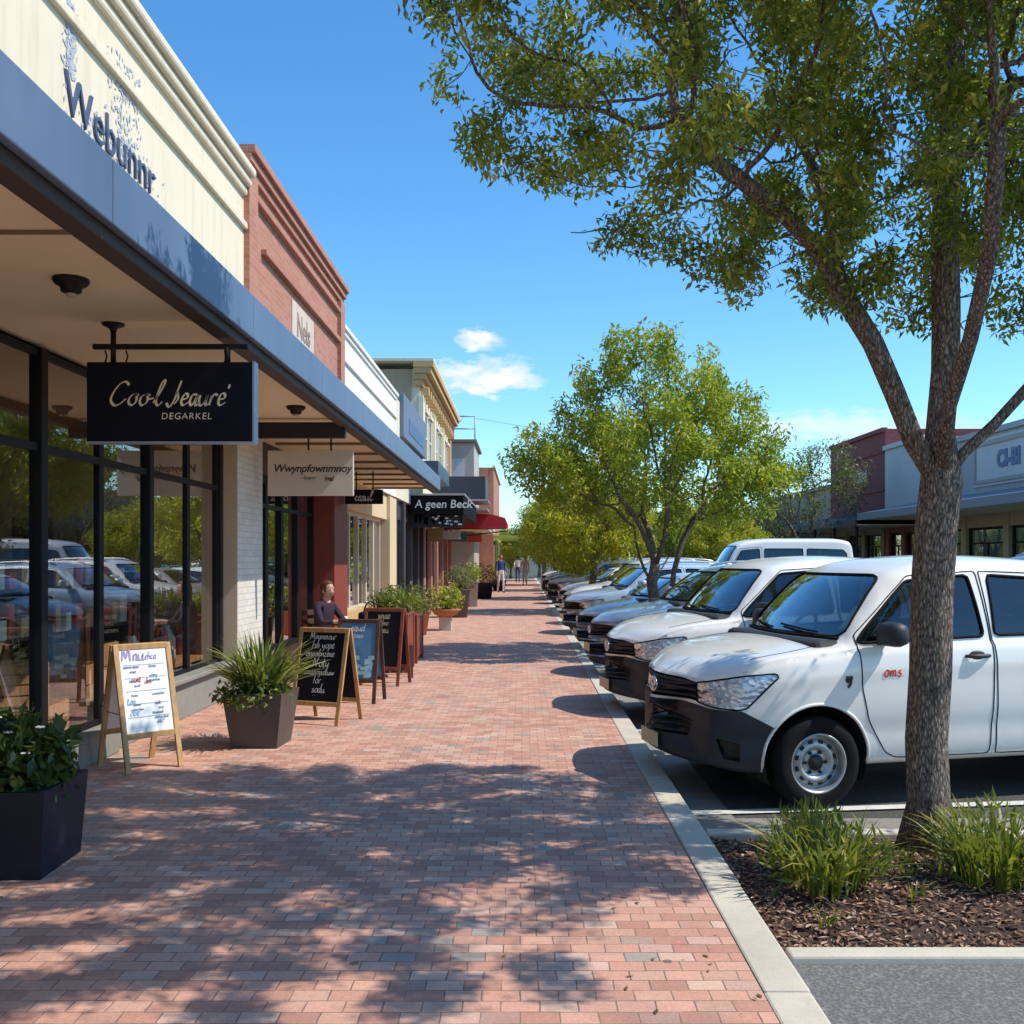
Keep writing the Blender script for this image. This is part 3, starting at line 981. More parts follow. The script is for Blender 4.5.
CARS['hatch'] = dict(
    L=4.25, lean=0.16,
    zT=[(0, .76), (.06, .82), (.2, .87), (.6, .95), (.9, 1.0), (.98, 1.025), (1.05, 1.06), (1.3, 1.23), (1.6, 1.395), (1.75, 1.44), (2.05, 1.475), (2.5, 1.48), (3.2, 1.44), (3.6, 1.38), (3.75, 1.33), (4.05, 1.06), (4.15, .93), (4.25, .85)],
    zB=[(0, .68), (.2, .80), (.6, .90), (1.0, .955), (1.3, .97), (2.5, .99), (3.4, 1.01), (3.85, .99), (4.1, .9), (4.25, .8)],
    w=[(0, .68), (.06, .73), (.2, .79), (.5, .84), (1, .865), (2, .875), (3.5, .87), (4.05, .84), (4.25, .78)],
    zb=[(0, .24), (.35, .18), (1.0, .20), (3.3, .22), (3.8, .28), (4.25, .36)],
    c=[(0, .34), (.5, .24), (1.1, .15), (2, .06), (3, 0), (3.7, -.03), (4.25, -.16)],
    nose=[(.15, .1), (.28, .02), (.4, 0), (.55, .02), (.66, .05), (.76, .08), (.85, .16), (.95, .22)],
    tail=[(.3, .1), (.5, 0), (.9, .04), (1.2, .0)],
    ax=(0.88, 3.45), track=.75, wr=.31, rim=.21, arch=.355,
    screen=(.69, .55, 1.075, 1.385), sx=(0.8, 2.0), rearscreen=(.6, .52, 1.0, 1.3), rx=(3.5, 4.4),
    wins=[[(1.36, 1.0), (1.5, 1.09), (1.86, 1.32), (2.30, 1.365), (2.34, 1.015)], [(2.44, 1.02), (2.42, 1.365), (2.85, 1.35), (3.20, 1.29), (3.3, 1.05)]],
    doors=[[(1.27, .98), (1.28, .7), (1.34, .45), (1.42, .28), (1.52, .24), (2.37, .24), (2.39, 1.05), (2.36, 1.40), (1.9, 1.365)], [(2.41, .24), (2.41, 1.05), (2.38, 1.40), (2.9, 1.385), (3.28, 1.32), (3.38, 1.0), (3.3, .74), (3.1, .62), (3.04, .26)]],
    handles=[(2.23, .86), (3.2, .88)], mirror=(1.44, 1.03),
    lamp=[(.66, .60), (1.15, .60), (1.5, .76), (1.45, .785), (1.05, .75), (.68, .70)],
    grille=[(-.5, .58), (.5, .58), (.53, .68), (.38, .71), (-.38, .71), (-.53, .68)],
    bumper=[(-.4, 0), (.55, 0), (.55, .22), (.48, .27), (-.4, .29)],
    intake=[(-.5, .30), (.5, .30), (.55, .43), (-.55, .43)], fog=[(.93, .28), (1.1, .29), (1.1, .38), (.9, .38)],
    plate=(.42, .35), seats=((1.98, .45), (2.8, .45)), hoodline=(.45, .95, .66), emblem=.64, steel=False, rails=False)
CARS['van'] = dict(
    L=4.95, lean=0.13,
    zT=[(0, .95), (.06, 1.05), (.2, 1.12), (.45, 1.22), (.55, 1.28), (.8, 1.55), (1.05, 1.8), (1.25, 1.92), (1.6, 1.985), (2.4, 2.03), (4.2, 2.03), (4.75, 1.98), (4.88, 1.9), (4.95, 1.7)],
    zB=[(0, .85), (.2, 1.02), (.5, 1.15), (1.0, 1.2), (4.5, 1.22), (4.95, 1.2)],
    w=[(0, .74), (.06, .79), (.2, .85), (.5, .89), (1, .91), (2, .92), (4.3, .92), (4.8, .9), (4.95, .85)],
    zb=[(0, .30), (.35, .24), (1.0, .26), (4.3, .28), (4.95, .38)],
    c=[(0, .28), (.5, .2), (1.1, .12), (2, .04), (3, 0), (4.5, 0), (4.95, -.05)],
    nose=[(.2, .08), (.32, .02), (.45, 0), (.7, .02), (.95, .08), (1.2, .2)],
    tail=[(.3, .05), (.5, 0), (1.9, .05)],
    ax=(0.95, 3.6), track=.8, wr=.33, rim=.2, arch=.38,
    screen=(.74, .66, 1.3, 1.86), sx=(0.4, 1.6), rearscreen=(.7, .64, 1.3, 1.85), rx=(4.5, 5.2),
    wins=[[(.98, 1.27), (1.02, 1.36), (1.33, 1.76), (1.9, 1.8), (1.92, 1.27)], [(2.05, 1.27), (2.05, 1.8), (3.25, 1.8), (3.25, 1.27)], [(3.38, 1.27), (3.38, 1.8), (4.5, 1.78), (4.62, 1.7), (4.64, 1.27)]],
    doors=[[(.9, 1.2), (.93, .8), (1.3, .6), (1.4, .34), (1.95, .34), (1.97, 1.84), (1.3, 1.8)]],
    handles=[(1.82, 1.08)], mirror=(1.05, 1.35),
    lamp=[(.62, .78), (1.1, .78), (1.3, 1.02), (1.2, 1.04), (.66, .92)],
    grille=[(-.5, .74), (.5, .74), (.5, .86), (-.5, .86)],
    bumper=[(-.4, 0), (.5, 0), (.5, .3), (-.4, .45)],
    intake=[(-.5, .42), (.5, .42), (.5, .55), (-.5, .55)], fog=[(.9, .38), (1.05, .38), (1.05, .46), (.9, .46)],
    plate=(.5, .35), seats=((1.6, .62), (2.6, .6), (3.5, .6)), hoodline=None, emblem=.83, steel=True, rails=False)

def squash(sp, k):
    """shorten a car lengthwise, wheels stay round"""
    sp['L'] *= k
    for key in ('zT', 'zB', 'w', 'zb'): sp[key] = [(a * k, v) for a, v in sp[key]]
    sp['c'] = [(a * k, v * k) for a, v in sp['c']]
    sp['ax'] = tuple(a * k for a in sp['ax'])
    for key in ('sx', 'rx', 'tonneau'):
        if key in sp: sp[key] = tuple(a * k for a in sp[key])
    for key in ('wins', 'doors'): sp[key] = [[(a * k, z) for a, z in p] for p in sp[key]]
    sp['bumper'] = [(a * k if a > 0 else a, z) for a, z in sp['bumper']]
    for key in ('handles', 'seats'): sp[key] = [(a * k, z) for a, z in sp[key]]
    sp['mirror'] = (sp['mirror'][0] * k, sp['mirror'][1])
    for key in ('lamp', 'fog'): sp[key] = [(p if p < .87 else .87 + (p - .87) * k, z) for p, z in sp[key]]
    if sp['hoodline']: sp['hoodline'] = (sp['hoodline'][0] * k, sp['hoodline'][1] * k, sp['hoodline'][2])
squash(CARS['pickup'], .895)
squash(CARS['van'], .93)
_v = CARS['van']; _l = lambda z: z if z < 1.2 else 1.2 + (z - 1.2) * 1.36
_v['zT'] = [(a, _l(z)) for a, z in _v['zT']]; _v['wins'] = [[(a, _l(z)) for a, z in p] for p in _v['wins']]; _v['doors'] = [[(a, _l(z)) for a, z in p] for p in _v['doors']]
_v['screen'] = (_v['screen'][0], _v['screen'][1], _l(_v['screen'][2]), _l(_v['screen'][3])); _v['rearscreen'] = (_v['rearscreen'][0], _v['rearscreen'][1], _l(_v['rearscreen'][2]), _l(_v['rearscreen'][3]))

def make_car(kind, name, paint, label, cat, group, badge=None):
    sp = CARS[kind]; L = sp['L']; H2 = L / 2
    root = empty(name, label=label, cat=cat, group=group)
    bm = car_body(sp)
    bm.normal_update()
    bvh = BVHTree.FromBMesh(bm)
    FS = ((-1, 0, 0), H2); FZ = ((0, 0, 1), 0.0); FY = ((0, 1, 0), 0.0)
    seals = nb()      # dark rubber round the glass
    gaps = {}
    glass = []
    def seal(faces, r, bmx=seals, n=5, step=0.02):
        for lp in boundary_loops(faces):
            lp = simplify(lp, step)
            if len(lp) > 3: tube(bmx, lp, r, n, closed=True)
    # glass
    y0, y1, z0, z1 = sp['screen']
    fs = bisect_region(bm, round_poly([(-y0, z0), (y0, z0), (y1, z1), (-y1, z1)], .09), FY, FZ, lambda c, n: sp['sx'][0] < H2 - c.x < sp['sx'][1] and n.z > .1 and abs(n.y) < .75)
    seal(fs, .011); glass.append(('windscreen', take(bm, fs, .004), SCREEN))
    y0, y1, z0, z1 = sp['rearscreen']
    bm.normal_update()
    fs = bisect_region(bm, round_poly([(-y0, z0), (y0, z0), (y1, z1), (-y1, z1)], .08), FY, FZ, lambda c, n: sp['rx'][0] < H2 - c.x < sp['rx'][1] and n.x < -.3)
    seal(fs, .011); glass.append(('rear_window', take(bm, fs, .004), CARGLASS))
    for sg in (1, -1):
        for wp in sp['wins']:
            bm.normal_update()
            fs = bisect_region(bm, round_poly(wp, .035), FS, FZ, lambda c, n: c.y * sg > .3)
            seal(fs, .012); glass.append(('side_window', take(bm, fs, .006), CARGLASS))
    # front pieces
    bm.normal_update()
    fs = bisect_region(bm, sp['bumper'], FS, FZ, lambda c, n: True)
    bump = take(bm, fs, 0.0)
    bump.normal_update()
    fs = bisect_region(bump, round_poly(sp['intake'], .03), FY, FZ, lambda c, n: c.x > H2 - .45)
    intake = take(bump, fs, .03) if fs else None
    if not fs:
        fs = bisect_region(bm, round_poly(sp['intake'], .03), FY, FZ, lambda c, n: c.x > H2 - .45)
        intake = take(bm, fs, .03)
    lamps = []; fogs = []
    for sg in (1, -1):
        FP = ((-1, sg, 0), H2)
        bm.normal_update()
        fs = bisect_region(bm, round_poly(sp['lamp'], .02, 2), FP, FZ, lambda c, n: c.y * sg > .05 and c.x > H2 - 1.1 and n.z < .85)
        seal(fs, .006); lamps.append(take(bm, fs, .004))
        src = bump if kind == 'pickup' else bm
        src.normal_update()
        fs = bisect_region(src, round_poly(sp['fog'], .02, 2), FP, FZ, lambda c, n: c.y * sg > .05 and c.x > H2 - .9)
        if fs: fogs.append(take(src, fs, .03))
    bm.normal_update()
    fs = bisect_region(bm, round_poly(sp['grille'], .03, 2), FY, FZ, lambda c, n: c.x > H2 - .45)
    gr = take(bm, fs, .03)
    # rear lamps
    tails = []
    for sg in (1, -1):
        zt = sp['zB'][-1][1]
        bm.normal_update()
        fs = bisect_region(bm, [(L - .28, zt - .22), (L + .3, zt - .22), (L + .3, zt + .02), (L - .28, zt + .02)], FS, FZ, lambda c, n: c.y * sg > sp['w'][-1][1] - .2)
        tails.append(take(bm, fs, .002))
    # tonneau cover on the tray
    ton = None
    if 'tonneau' in sp:
        bm.normal_update()
        a, b = sp['tonneau']
        fs = bisect_region(bm, [(a, -.78), (b, -.78), (b, .78), (a, .78)], FS, FY, lambda c, n: n.z > .7 and c.z > 1.0)
        ton = take(bm, fs, .01)
    # wheel arches
    wells_all = []
    lips_all = []
    for ax in sp['ax']:
        ring = [(ax + math.cos(2 * PI * k / 28) * sp['arch'], sp['wr'] + .02 + math.sin(2 * PI * k / 28) * sp['arch']) for k in range(28)]
        for src in (bm, bump):
            for sg in (1, -1):
                src.normal_update()
                fs = bisect_region(src, ring, FS, FZ, lambda c, n: c.y * sg > .5)
                if fs: bmesh.ops.delete(src, geom=fs, context='FACES')
        for sg in (1, -1):
            x = H2 - ax; wells = nb(); wells_all.append(wells)
            arc = []
            for k in range(33):
                a = R(-25) + R(230) * k / 32
                arc.append(Vector((x + math.cos(a) * sp['arch'], 0, sp['wr'] + .02 + math.sin(a) * sp['arch'])))
            for p, q in zip(arc, arc[1:]):
                quad(wells, [(p.x, sg * .45, p.z), (q.x, sg * .45, q.z), (q.x, sg * (sp['w'][3][1] - .03), q.z), (p.x, sg * (sp['w'][3][1] - .03), p.z)])
            lathe(wells, [(0, 0), (sp['arch'] * 1.0, 0)], 28, 'y', (x, sg * .45, sp['wr'] + .02))
            lp = []
            for p in arc:
                rad = (p - Vector((x, 0, sp['wr'] + .02)))
                q = Vector((x, 0, sp['wr'] + .02)) + rad * 1.02
                h = bvh.ray_cast(Vector((q.x, sg * 2, q.z)), Vector((0, -sg, 0)))
                if h[0] is not None and q.z > sp['zb'][1][1] - .02: lp.append(h[0])
            if len(lp) > 3: lips = nb(); tube(lips, lp, .012, 6); lips_all.append(lips)
    # doors
    doors = []
    for di, dp in enumerate(sp['doors']):
        for sg in (1, -1):
            bm.normal_update()
            fs = bisect_region(bm, round_poly(dp, .03, 2), FS, FZ, lambda c, n: c.y * sg > .45 and abs(n.y) > .35)
            gb = nb(); seal(fs, .0052, gb, 4, .02)
            d = obj('door', take(bm, fs, 0), paint, root, smooth=True)
            g = obj('door_seal', gb, RUBBER, d)
            hs, hz = sp['handles'][di]
            h = bvh.ray_cast(Vector((H2 - hs, sg * 2, hz)), Vector((0, -sg, 0)))
            if h[0] is not None:
                hb = nb()
                yy = h[0].y
                ellipsoid(hb, (H2 - hs, yy - sg * .006, hz), (.075, .012, .042), 14, 8, 1)
                pts = [Vector((H2 - hs + u * .1, yy + sg * (.034 - .03 * abs(u) ** 3), hz + .004)) for u in (-1, -.8, -.4, 0, .4, .8, 1)]
                tube(hb, pts, [.010, .014, .016, .016, .016, .014, .010], 8)
                lathe(hb, [(.011, .0), (.011, .004), (0, .005)], 10, 'y', (H2 - hs - .0, yy + sg * .004 - .002, hz - .085))
                obj('handle', hb, [PLASTIC if kind == 'pickup' else paint, DISCM], d)
            doors.append(d)
    bodyo = obj('body', bm, paint, root, smooth=True)
    obj('window_seal', seals, RUBBER, root)
    for nm, b, m in glass: obj(nm, b, m, root, smooth=True)
    obj('bumper', bump, PLASTIC if kind == 'pickup' else DASHM, root, smooth=True)
    for b in lamps: obj('headlight', b, LAMP, root, smooth=True)
    for b in tails: obj('tail_light', b, TAILLAMP, root, smooth=True)
    if ton: obj('tray_cover', ton, M_('tray_vinyl', (.02, .02, .022), .7, 0, .3), root)
    for b in fogs: obj('fog_light_recess', b, DISCM, root, smooth=True)
    # grille with bars
    g = obj('grille', gr, M_('grille_black', (.012, .012, .013), .4), root, smooth=True)
    bars = nb()
    gz = [p[1] for p in sp['grille']]; gw = max(p[0] for p in sp['grille'])
    for k in range(3 if kind != 'van' else 2):
        z = min(gz) + (max(gz) - min(gz)) * (k + .6) / 3.1
        lp = []
        for j in range(25):
            y = -gw * .96 + 2 * gw * .96 * j / 24
            h = bvh.ray_cast(Vector((H2 + 1, y, z)), Vector((-1, 0, 0)))
            if h[0] is not None: lp.append(h[0] - Vector((.012, 0, 0)))
        if len(lp) > 2: tube(bars, lp, .011, 6)
    obj('grille_bar', bars, PLASTIC if kind != 'hatch' else DASHM, g)
    it = obj('air_intake', intake, M_('grille_black', (.012, .012, .013), .4), root, smooth=True)
    bars = nb()
    iz = [p[1] for p in sp['intake']]; iw = max(p[0] for p in sp['intake'])
    for k in range(3):
        z = min(iz) + (max(iz) - min(iz)) * (k + .5) / 3
        lp = []
        for j in range(21):
            y = -iw * .93 + 2 * iw * .93 * j / 20
            h = bvh.ray_cast(Vector((H2 + 1, y, z)), Vector((-1, 0, 0)))
            if h[0] is not None: lp.append(h[0] - Vector((.018, 0, 0)))
        if len(lp) > 2: tube(bars, lp, .008, 5)
    obj('intake_bar', bars, DASHM, it)
    # emblem : nested oval rings
    h = bvh.ray_cast(Vector((H2 + 1, 0, sp['emblem'])), Vector((-1, 0, 0)))
    eb = nb()
    X = h[0].x + .008
    for (ry, rz, cy, cz) in ((.075, .052, 0, 0), (.022, .05, 0, 0), (.052, .02, 0, .012)):
        tube(eb, [Vector((X, cy + ry * math.cos(2 * PI * k / 24), sp['emblem'] + cz + rz * math.sin(2 * PI * k / 24))) for k in range(24)], .0075, 6, closed=True)
    obj('emblem', eb, CHROME, root)
    # plate
    pz, pw = sp['plate']
    h = bvh.ray_cast(Vector((H2 + 1, 0, pz)), Vector((-1, 0, 0)))
    pb = nb(); rbox(pb, (h[0].x + .002, 0, pz), (.01, pw, .11), None, .003)
    obj('number_plate', pb, PLATEM, root)
    # wheels
    for ax in sp['ax']:
        for sg in (1, -1):
            tb, rb = make_wheel(sp['wr'], sp['rim'], sp['steel'])
            M = Matrix.Translation((H2 - ax, sg * sp['track'], sp['wr']))
            if sg > 0: M = M @ Matrix.Rotation(PI, 4, 'Z')
            bmesh.ops.transform(tb, matrix=M, verts=tb.verts); bmesh.ops.transform(rb, matrix=M, verts=rb.verts)
            w = obj('wheel', tb, RUBBER, root)
            obj('rim', rb, [STEEL if sp['steel'] else ALLOY, DISCM], w)
    for wells in wells_all:
        bmesh.ops.remove_doubles(wells, verts=wells.verts, dist=.0005)
        obj('wheel_arch', wells, M_('arch_liner', (.008, .008, .008), .9), root)
    for lips in lips_all: obj('arch_lip', lips, PLASTIC if kind == 'suv' else paint, root)
    # mirrors
    ms, mz = sp['mirror']
    for sg in (1, -1):
        mb = nb()
        h = bvh.ray_cast(Vector((H2 - ms, sg * 2, mz - .03)), Vector((0, -sg, 0)))
        y = h[0].y
        vs = rbox(mb, (H2 - ms + .0, y + sg * .145, mz + .05), (.17, .22, .165), None, .055)
        for v in vs:
            if v.co.x > H2 - ms + .02: v.co.x -= .02 * ((v.co.y - y) / .2) ** 2
        bar(mb, (H2 - ms - .01, y - sg * .01, mz - .02), (H2 - ms, y + sg * .08, mz + .0), .07, .035, bev=.01)
        mo = obj('mirror', mb, PLASTIC if kind in ('pickup', 'van') else paint, root, smooth=True)
        gb = nb(); quad(gb, [(H2 - ms - .048, y + sg * .06, mz - .005), (H2 - ms - .048, y + sg * .23, mz - .005), (H2 - ms - .048, y + sg * .23, mz + .105), (H2 - ms - .048, y + sg * .06, mz + .105)])
        obj('mirror_glass', gb, CHROME, mo)
    # wipers and bonnet shut line
    wp = nb()
    y0, y1, z0, z1 = sp['screen']
    for ya, yb in ((-.1, -.62), (.5, -.02)):
        pts = []
        for k in range(9):
            y = ya + (yb - ya) * k / 8
            zz = z0 + .015 + .03 * k / 8
            h = bvh.ray_cast(Vector((H2 + 1, y, zz)), Vector((-1, 0, 0)))
            if h[0] is not None: pts.append(h[0] + Vector((.012, 0, .008)))
        if len(pts) > 2: tube(wp, pts, .008, 5)
    # cowl panel
    pts = []
    for k in range(21):
        y = -y0 * .97 + 2 * y0 * .97 * k / 20
        h = bvh.ray_cast(Vector((H2 + 1, y, z0 - .012)), Vector((-1, 0, 0)))
        if h[0] is not None: pts.append(h[0] + Vector((.0, 0, -.002)))
    if len(pts) > 2: tube(wp, pts, .016, 6)
    obj('wiper', wp, RUBBER, root)
    if sp['hoodline']:
        hl = nb()
        a, b, yy = sp['hoodline']
        for sg in (1, -1):
            pts = []
            for k in range(16):
                s = a + (b - a) * k / 15
                h = bvh.ray_cast(Vector((H2 - s, sg * (yy + .05 * math.sin(k / 15 * PI)), 3)), Vector((0, 0, -1)))
                if h[0] is not None: pts.append(h[0])
            tube(hl, pts, .004, 4)
        obj('bonnet_seam', hl, RUBBER, root)
    # cabin
    ib = nb()
    z0 = sp['zB'][3][1]
    wi = sp['w'][4][1] - .14
    s0 = sp['seats'][0][0]
    rbox(ib, (H2 - (s0 + .6), 0, sp['zb'][1][1] + .06), (2.6, 2 * wi, .04))
    dash = rbox(ib, (H2 - (s0 - .83), 0, z0 - .02), (.36, 2 * wi, .18), None, .05)
    for s, ys in sp['seats']:
        for yy in (-.38, .38):
            rbox(ib, (H2 - s + .05, yy, ys + .02), (.5, .46, .14), None, .05, 1)
            rbox(ib, (H2 - s - .24, yy, ys + .32), (.13, .45, .56), Matrix.Rotation(R(-12), 3, 'Y'), .05, 1)
            rbox(ib, (H2 - s - .31, yy, ys + .70), (.09, .24, .17), Matrix.Rotation(R(-8), 3, 'Y'), .035, 1)
    M = Matrix.Rotation(R(62), 3, 'Y')
    tube(ib, [Vector((H2 - (s0 - .5), -.38, z0 + .05)) + M @ Vector((.18 * math.cos(2 * PI * k / 20), .18 * math.sin(2 * PI * k / 20), 0)) for k in range(20)], .016, 6, closed=True)
    bar(ib, (H2 - (s0 - .5), -.38, z0 + .05), (H2 - (s0 - .75), -.38, z0 - .05), .05, .05)
    obj('cabin', ib, [DASHM, SEATM], root)
    ub = nb(); rbox(ub, (0, 0, sp['zb'][1][1] + .10), (L * .9, .86, .12))
    obj('underbody', ub, M_('arch_liner', (.008, .008, .008), .9), root)
    if sp['rails']:
        rb = nb()
        for sg in (1, -1):
            pts = []
            for k in range(14):
                s = 1.95 + (3.75 - 1.95) * k / 13
                h = bvh.ray_cast(Vector((H2 - s, sg * .56, 3)), Vector((0, 0, -1)))
                pts.append(h[0] + Vector((0, 0, .05 * math.sin(min(1, min(k, 13 - k) / 2) * PI / 2))))
            tube(rb, pts, .017, 6)
        obj('roof_rail', rb, ALLOY, root)
    root['_bvh'] = 0
    del root['_bvh']
    return root, bvh

def place_car(o, nose, th, z=-0.12):
    """nose point (x,y) on the ground; heading is (-cos th, -sin th)"""
    L = o['_len'] if '_len' in o else 5.3
    d = Vector((-math.cos(th), -math.sin(th)))
    c = Vector(nose) - d * (L / 2)
    o.location = (c.x, c.y, z)
    o.rotation_euler = (0, 0, math.atan2(d.y, d.x))

def paint_of(o, mat, old):
    for ch in o.children:
        targets = [ch] + list(ch.children)
        for q in targets:
            for sl in getattr(q, 'material_slots', []):
                if sl.link == 'DATA' and sl.material is old:
                    sl.link = 'OBJECT'; sl.material = mat
# ------------------------------------------------------------------ world, sun, camera
EL, AZ = R(51), R(97)          # sun high on the right, a touch behind the camera
w = bpy.data.worlds.new('World'); scene.world = w; w.use_nodes = True
nt = w.node_tree
for n in list(nt.nodes): nt.nodes.remove(n)
t = NT(nt)
sky = t.n('ShaderNodeTexSky', sky_type='NISHITA', sun_disc=False)
sky.sun_elevation = EL; sky.sun_rotation = AZ; sky.altitude = 50; sky.air_density = 1.0; sky.dust_density = 0.35; sky.ozone_density = 2.2
hs = t.n('ShaderNodeHueSaturation', i_Saturation=1.25, i_Value=1.55, i_Color=sky.outputs[0])
tc = t.n('ShaderNodeTexCoord'); sp_ = t.n('ShaderNodeSeparateXYZ'); nt.links.new(tc.outputs['Generated'], sp_.inputs[0])
ydir = t.math('MAXIMUM', sp_.outputs[1], 0.02)
u = t.math('DIVIDE', sp_.outputs[0], ydir); v = t.math('DIVIDE', sp_.outputs[2], ydir)
cvec = t.n('ShaderNodeCombineXYZ', i_0=t.math('MULTIPLY', u, 1.0), i_1=t.math('MULTIPLY', v, 2.6))
cn = t.noise(cvec.outputs[0], 16, 7, 0.62)
cn2 = t.noise(cvec.outputs[0], 45, 5, 0.6)
tot = None
for cu_, cv_, ru, rv, den in ((-.044, .219, .026, .0125, 1.0), (-.036, .181, .068, .0205, 1.0), (-.085, .178, .03, .013, .5), (.33, .13, .16, .02, .45), (-.6, .5, .1, .03, 0)):
    a = t.math('DIVIDE', t.math('SUBTRACT', t.math('MULTIPLY_ADD', t.math('SUBTRACT', cn, .5), ru * 1.5, u), cu_), ru); b = t.math('DIVIDE', t.math('SUBTRACT', t.math('MULTIPLY_ADD', t.math('SUBTRACT', cn2, .5), rv * 1.9, v), cv_), rv)
    d = t.math('ADD', t.math('MULTIPLY', a, a), t.math('MULTIPLY', b, b))
    e = t.math('MULTIPLY', t.math('SUBTRACT', 1.0, d, clamp=True), den)
    tot = e if tot is None else t.math('MAXIMUM', tot, e)
cl = t.math('MULTIPLY', tot, t.math('MULTIPLY_ADD', cn, 2.4, -0.5, clamp=True))
cl = t.math('MULTIPLY', t.math('MULTIPLY_ADD', cn2, 0.5, 0.75), t.math('MULTIPLY', cl, 1.5), clamp=True)
cl = t.math('MULTIPLY', cl, t.math('GREATER_THAN', sp_.outputs[1], 0.1))
tinted = t.mix(1.0, hs.outputs[0], (.86, 1.10, 1.14), 'MULTIPLY')
skyc = t.mix(cl, tinted, (7.6, 7.8, 8.1))
bg = t.n('ShaderNodeBackground', i_Color=skyc, i_Strength=0.132)
wo = t.n('ShaderNodeOutputWorld'); nt.links.new(bg.outputs[0], wo.inputs[0])

sl = bpy.data.lights.new('sun', 'SUN'); sl.energy = 5.0; sl.angle = R(0.4); sl.color = (1.0, 0.935, 0.83)
so = bpy.data.objects.new('sun', sl); COL.objects.link(so)
sd = Vector((math.sin(AZ) * math.cos(EL), math.cos(AZ) * math.cos(EL), math.sin(EL)))
so.rotation_euler = sd.to_track_quat('Z', 'Y').to_euler(); so.location = (20, -3, 25)

cam = bpy.data.cameras.new('camera'); co = bpy.data.objects.new('camera', cam); COL.objects.link(co)
cam.sensor_width = 36; cam.lens = 36 * 1000 / 1024; cam.shift_x = -11 / 1024; cam.shift_y = 46 / 1024
cam.clip_start = 0.05; cam.clip_end = 5000
co.location = (0, 0, 1.63); co.rotation_euler = (R(90), 0, 0)
scene.camera = co
scene.view_settings.view_transform = 'Standard'; scene.view_settings.look = 'None'; scene.view_settings.exposure = 0
scene.cycles.use_denoising = True
scene.cycles.max_bounces = 8; scene.cycles.transparent_max_bounces = 12
scene.cycles.sample_clamp_indirect = 8
scene.cycles.caustics_reflective = False; scene.cycles.caustics_refractive = False

# ------------------------------------------------------------------ ground
def struct(name, bm, mat, smooth=False):
    return tag(obj(name, bm, mat, smooth=smooth), kind='structure')
b = nb(); sheet(b, -900, 900, -300, 2500, -0.135); struct('ground', b, M_('dry_earth', (.07, .075, .045), .9, 0, .3, .3))
b = nb(); sheet(b, 1.06, 13.0, -12, 110, -0.125); struct('road', b, ASPH)
b = nb(); sheet(b, -3.9, .9, -12, 78, 0.0); struct('pavement', b, PAVER)
b = nb(); box(b, 13.2, 40, -12, 110, -.3, 0.0); struct('far_pavement', b, CONC2)
b = nb()
y = -6.0; k = 0
L_ = 1.22
while y < 80:
    j = 0.003 * math.sin(k * 5.1)
    box(b, .903 + j, 1.085 + j, y + .004, y + L_ - .004, -.2, .004 + .002 * math.sin(k * 2.3), .012)
    y += L_; k += 1
struct('kerb', b, CONC)
b = nb()
y = -12
while y < 110:
    box(b, 13.0, 13.195, y + .004, y + 1.8 - .004, -.25, .006, .012); y += 1.8
struct('far_kerb', b, CONC)
b = nb(); sheet(b, 1.087, 1.42, 6.1, 80, -0.117); struct('gutter', b, CONC2)
# planting bed with its concrete edging
BX0, BX1, BY0, BY1 = 1.09, 5.6, 4.19, 5.92
b = nb()
for x in np.arange(BX0 + .005, BX1, 1.5):
    box(b, x, min(x + 1.494, BX1), BY0 - .105, BY0, -.2, .004, .012)
    box(b, x, min(x + 1.494, BX1), BY1, BY1 + .105, -.2, .002, .012)
box(b, BX1, BX1 + .105, BY0 - .105, BY1 + .105, -.2, .003, .012)
struct('bed_edging', b, CONC)
b = nb(); n = 60; m = 26
V = [[b.verts.new((BX0 + (BX1 - BX0) * i / n, BY0 + (BY1 - BY0) * j / m, -.045 + .055 * math.sin(PI * j / m) * min(1, i / 8) + .022 * noise.noise(Vector((i * .5, j * .5, 0))))) for j in range(m + 1)] for i in range(n + 1)]
for i in range(n):
    for j in range(m): b.faces.new((V[i][j], V[i + 1][j], V[i + 1][j + 1], V[i][j + 1]))
struct('bed_soil', b, M_('mulch_soil', (.05, .03, .02), .95, 0, .45, 22, .8, 70), smooth=True)
def bed_z(x, y):
    j = (y - BY0) / (BY1 - BY0); i = (x - BX0) / (BX1 - BX0) * 60
    return -.045 + .055 * math.sin(PI * min(max(j, 0), 1)) * min(1, i / 8) + .022 * noise.noise(Vector((i * .5, j * 26 * .5, 0)))
r = np.random.default_rng(5)
N = 15000
px = BX0 + .02 + (BX1 - BX0 - .04) * r.random(N) ** 1.25; py = BY0 + .02 + (BY1 - BY0 - .04) * r.random(N)
pz = np.array([bed_z(a, c) for a, c in zip(px, py)]) + .004 + .012 * r.random(N)
me = leaf_mesh('mulch', np.stack([px, py, pz], 1), .046, r, .34, 0.0, None, 1.2)
co_ = np.empty(len(me.vertices) * 3, np.float32); me.vertices.foreach_get('co', co_); co_ = co_.reshape(-1, 4, 3)
co_[:, :, 2] = co_[:, :1, 2] + (co_[:, :, 2] - co_[:, :1, 2]) * .38; me.vertices.foreach_set('co', co_.ravel())
def chip_mat():
    m, nt, out = new_mat('bark_chips'); t = NT(nt)
    a = t.n('ShaderNodeAttribute', attribute_name='tint')
    c = t.ramp(a.outputs['Fac'], [(0, (.045, .022, .014)), (.35, (.17, .085, .055)), (.7, (.32, .18, .12)), (.92, (.46, .30, .21)), (1, (.6, .46, .34))])
    bb = t.bsdf(c, .85, 0, None, .25); nt.links.new(bb.outputs[0], out.inputs[0]); return m
tag(link('mulch', me, None, chip_mat()), 'brown bark mulch covering the bed round the big tree', kind='stuff')
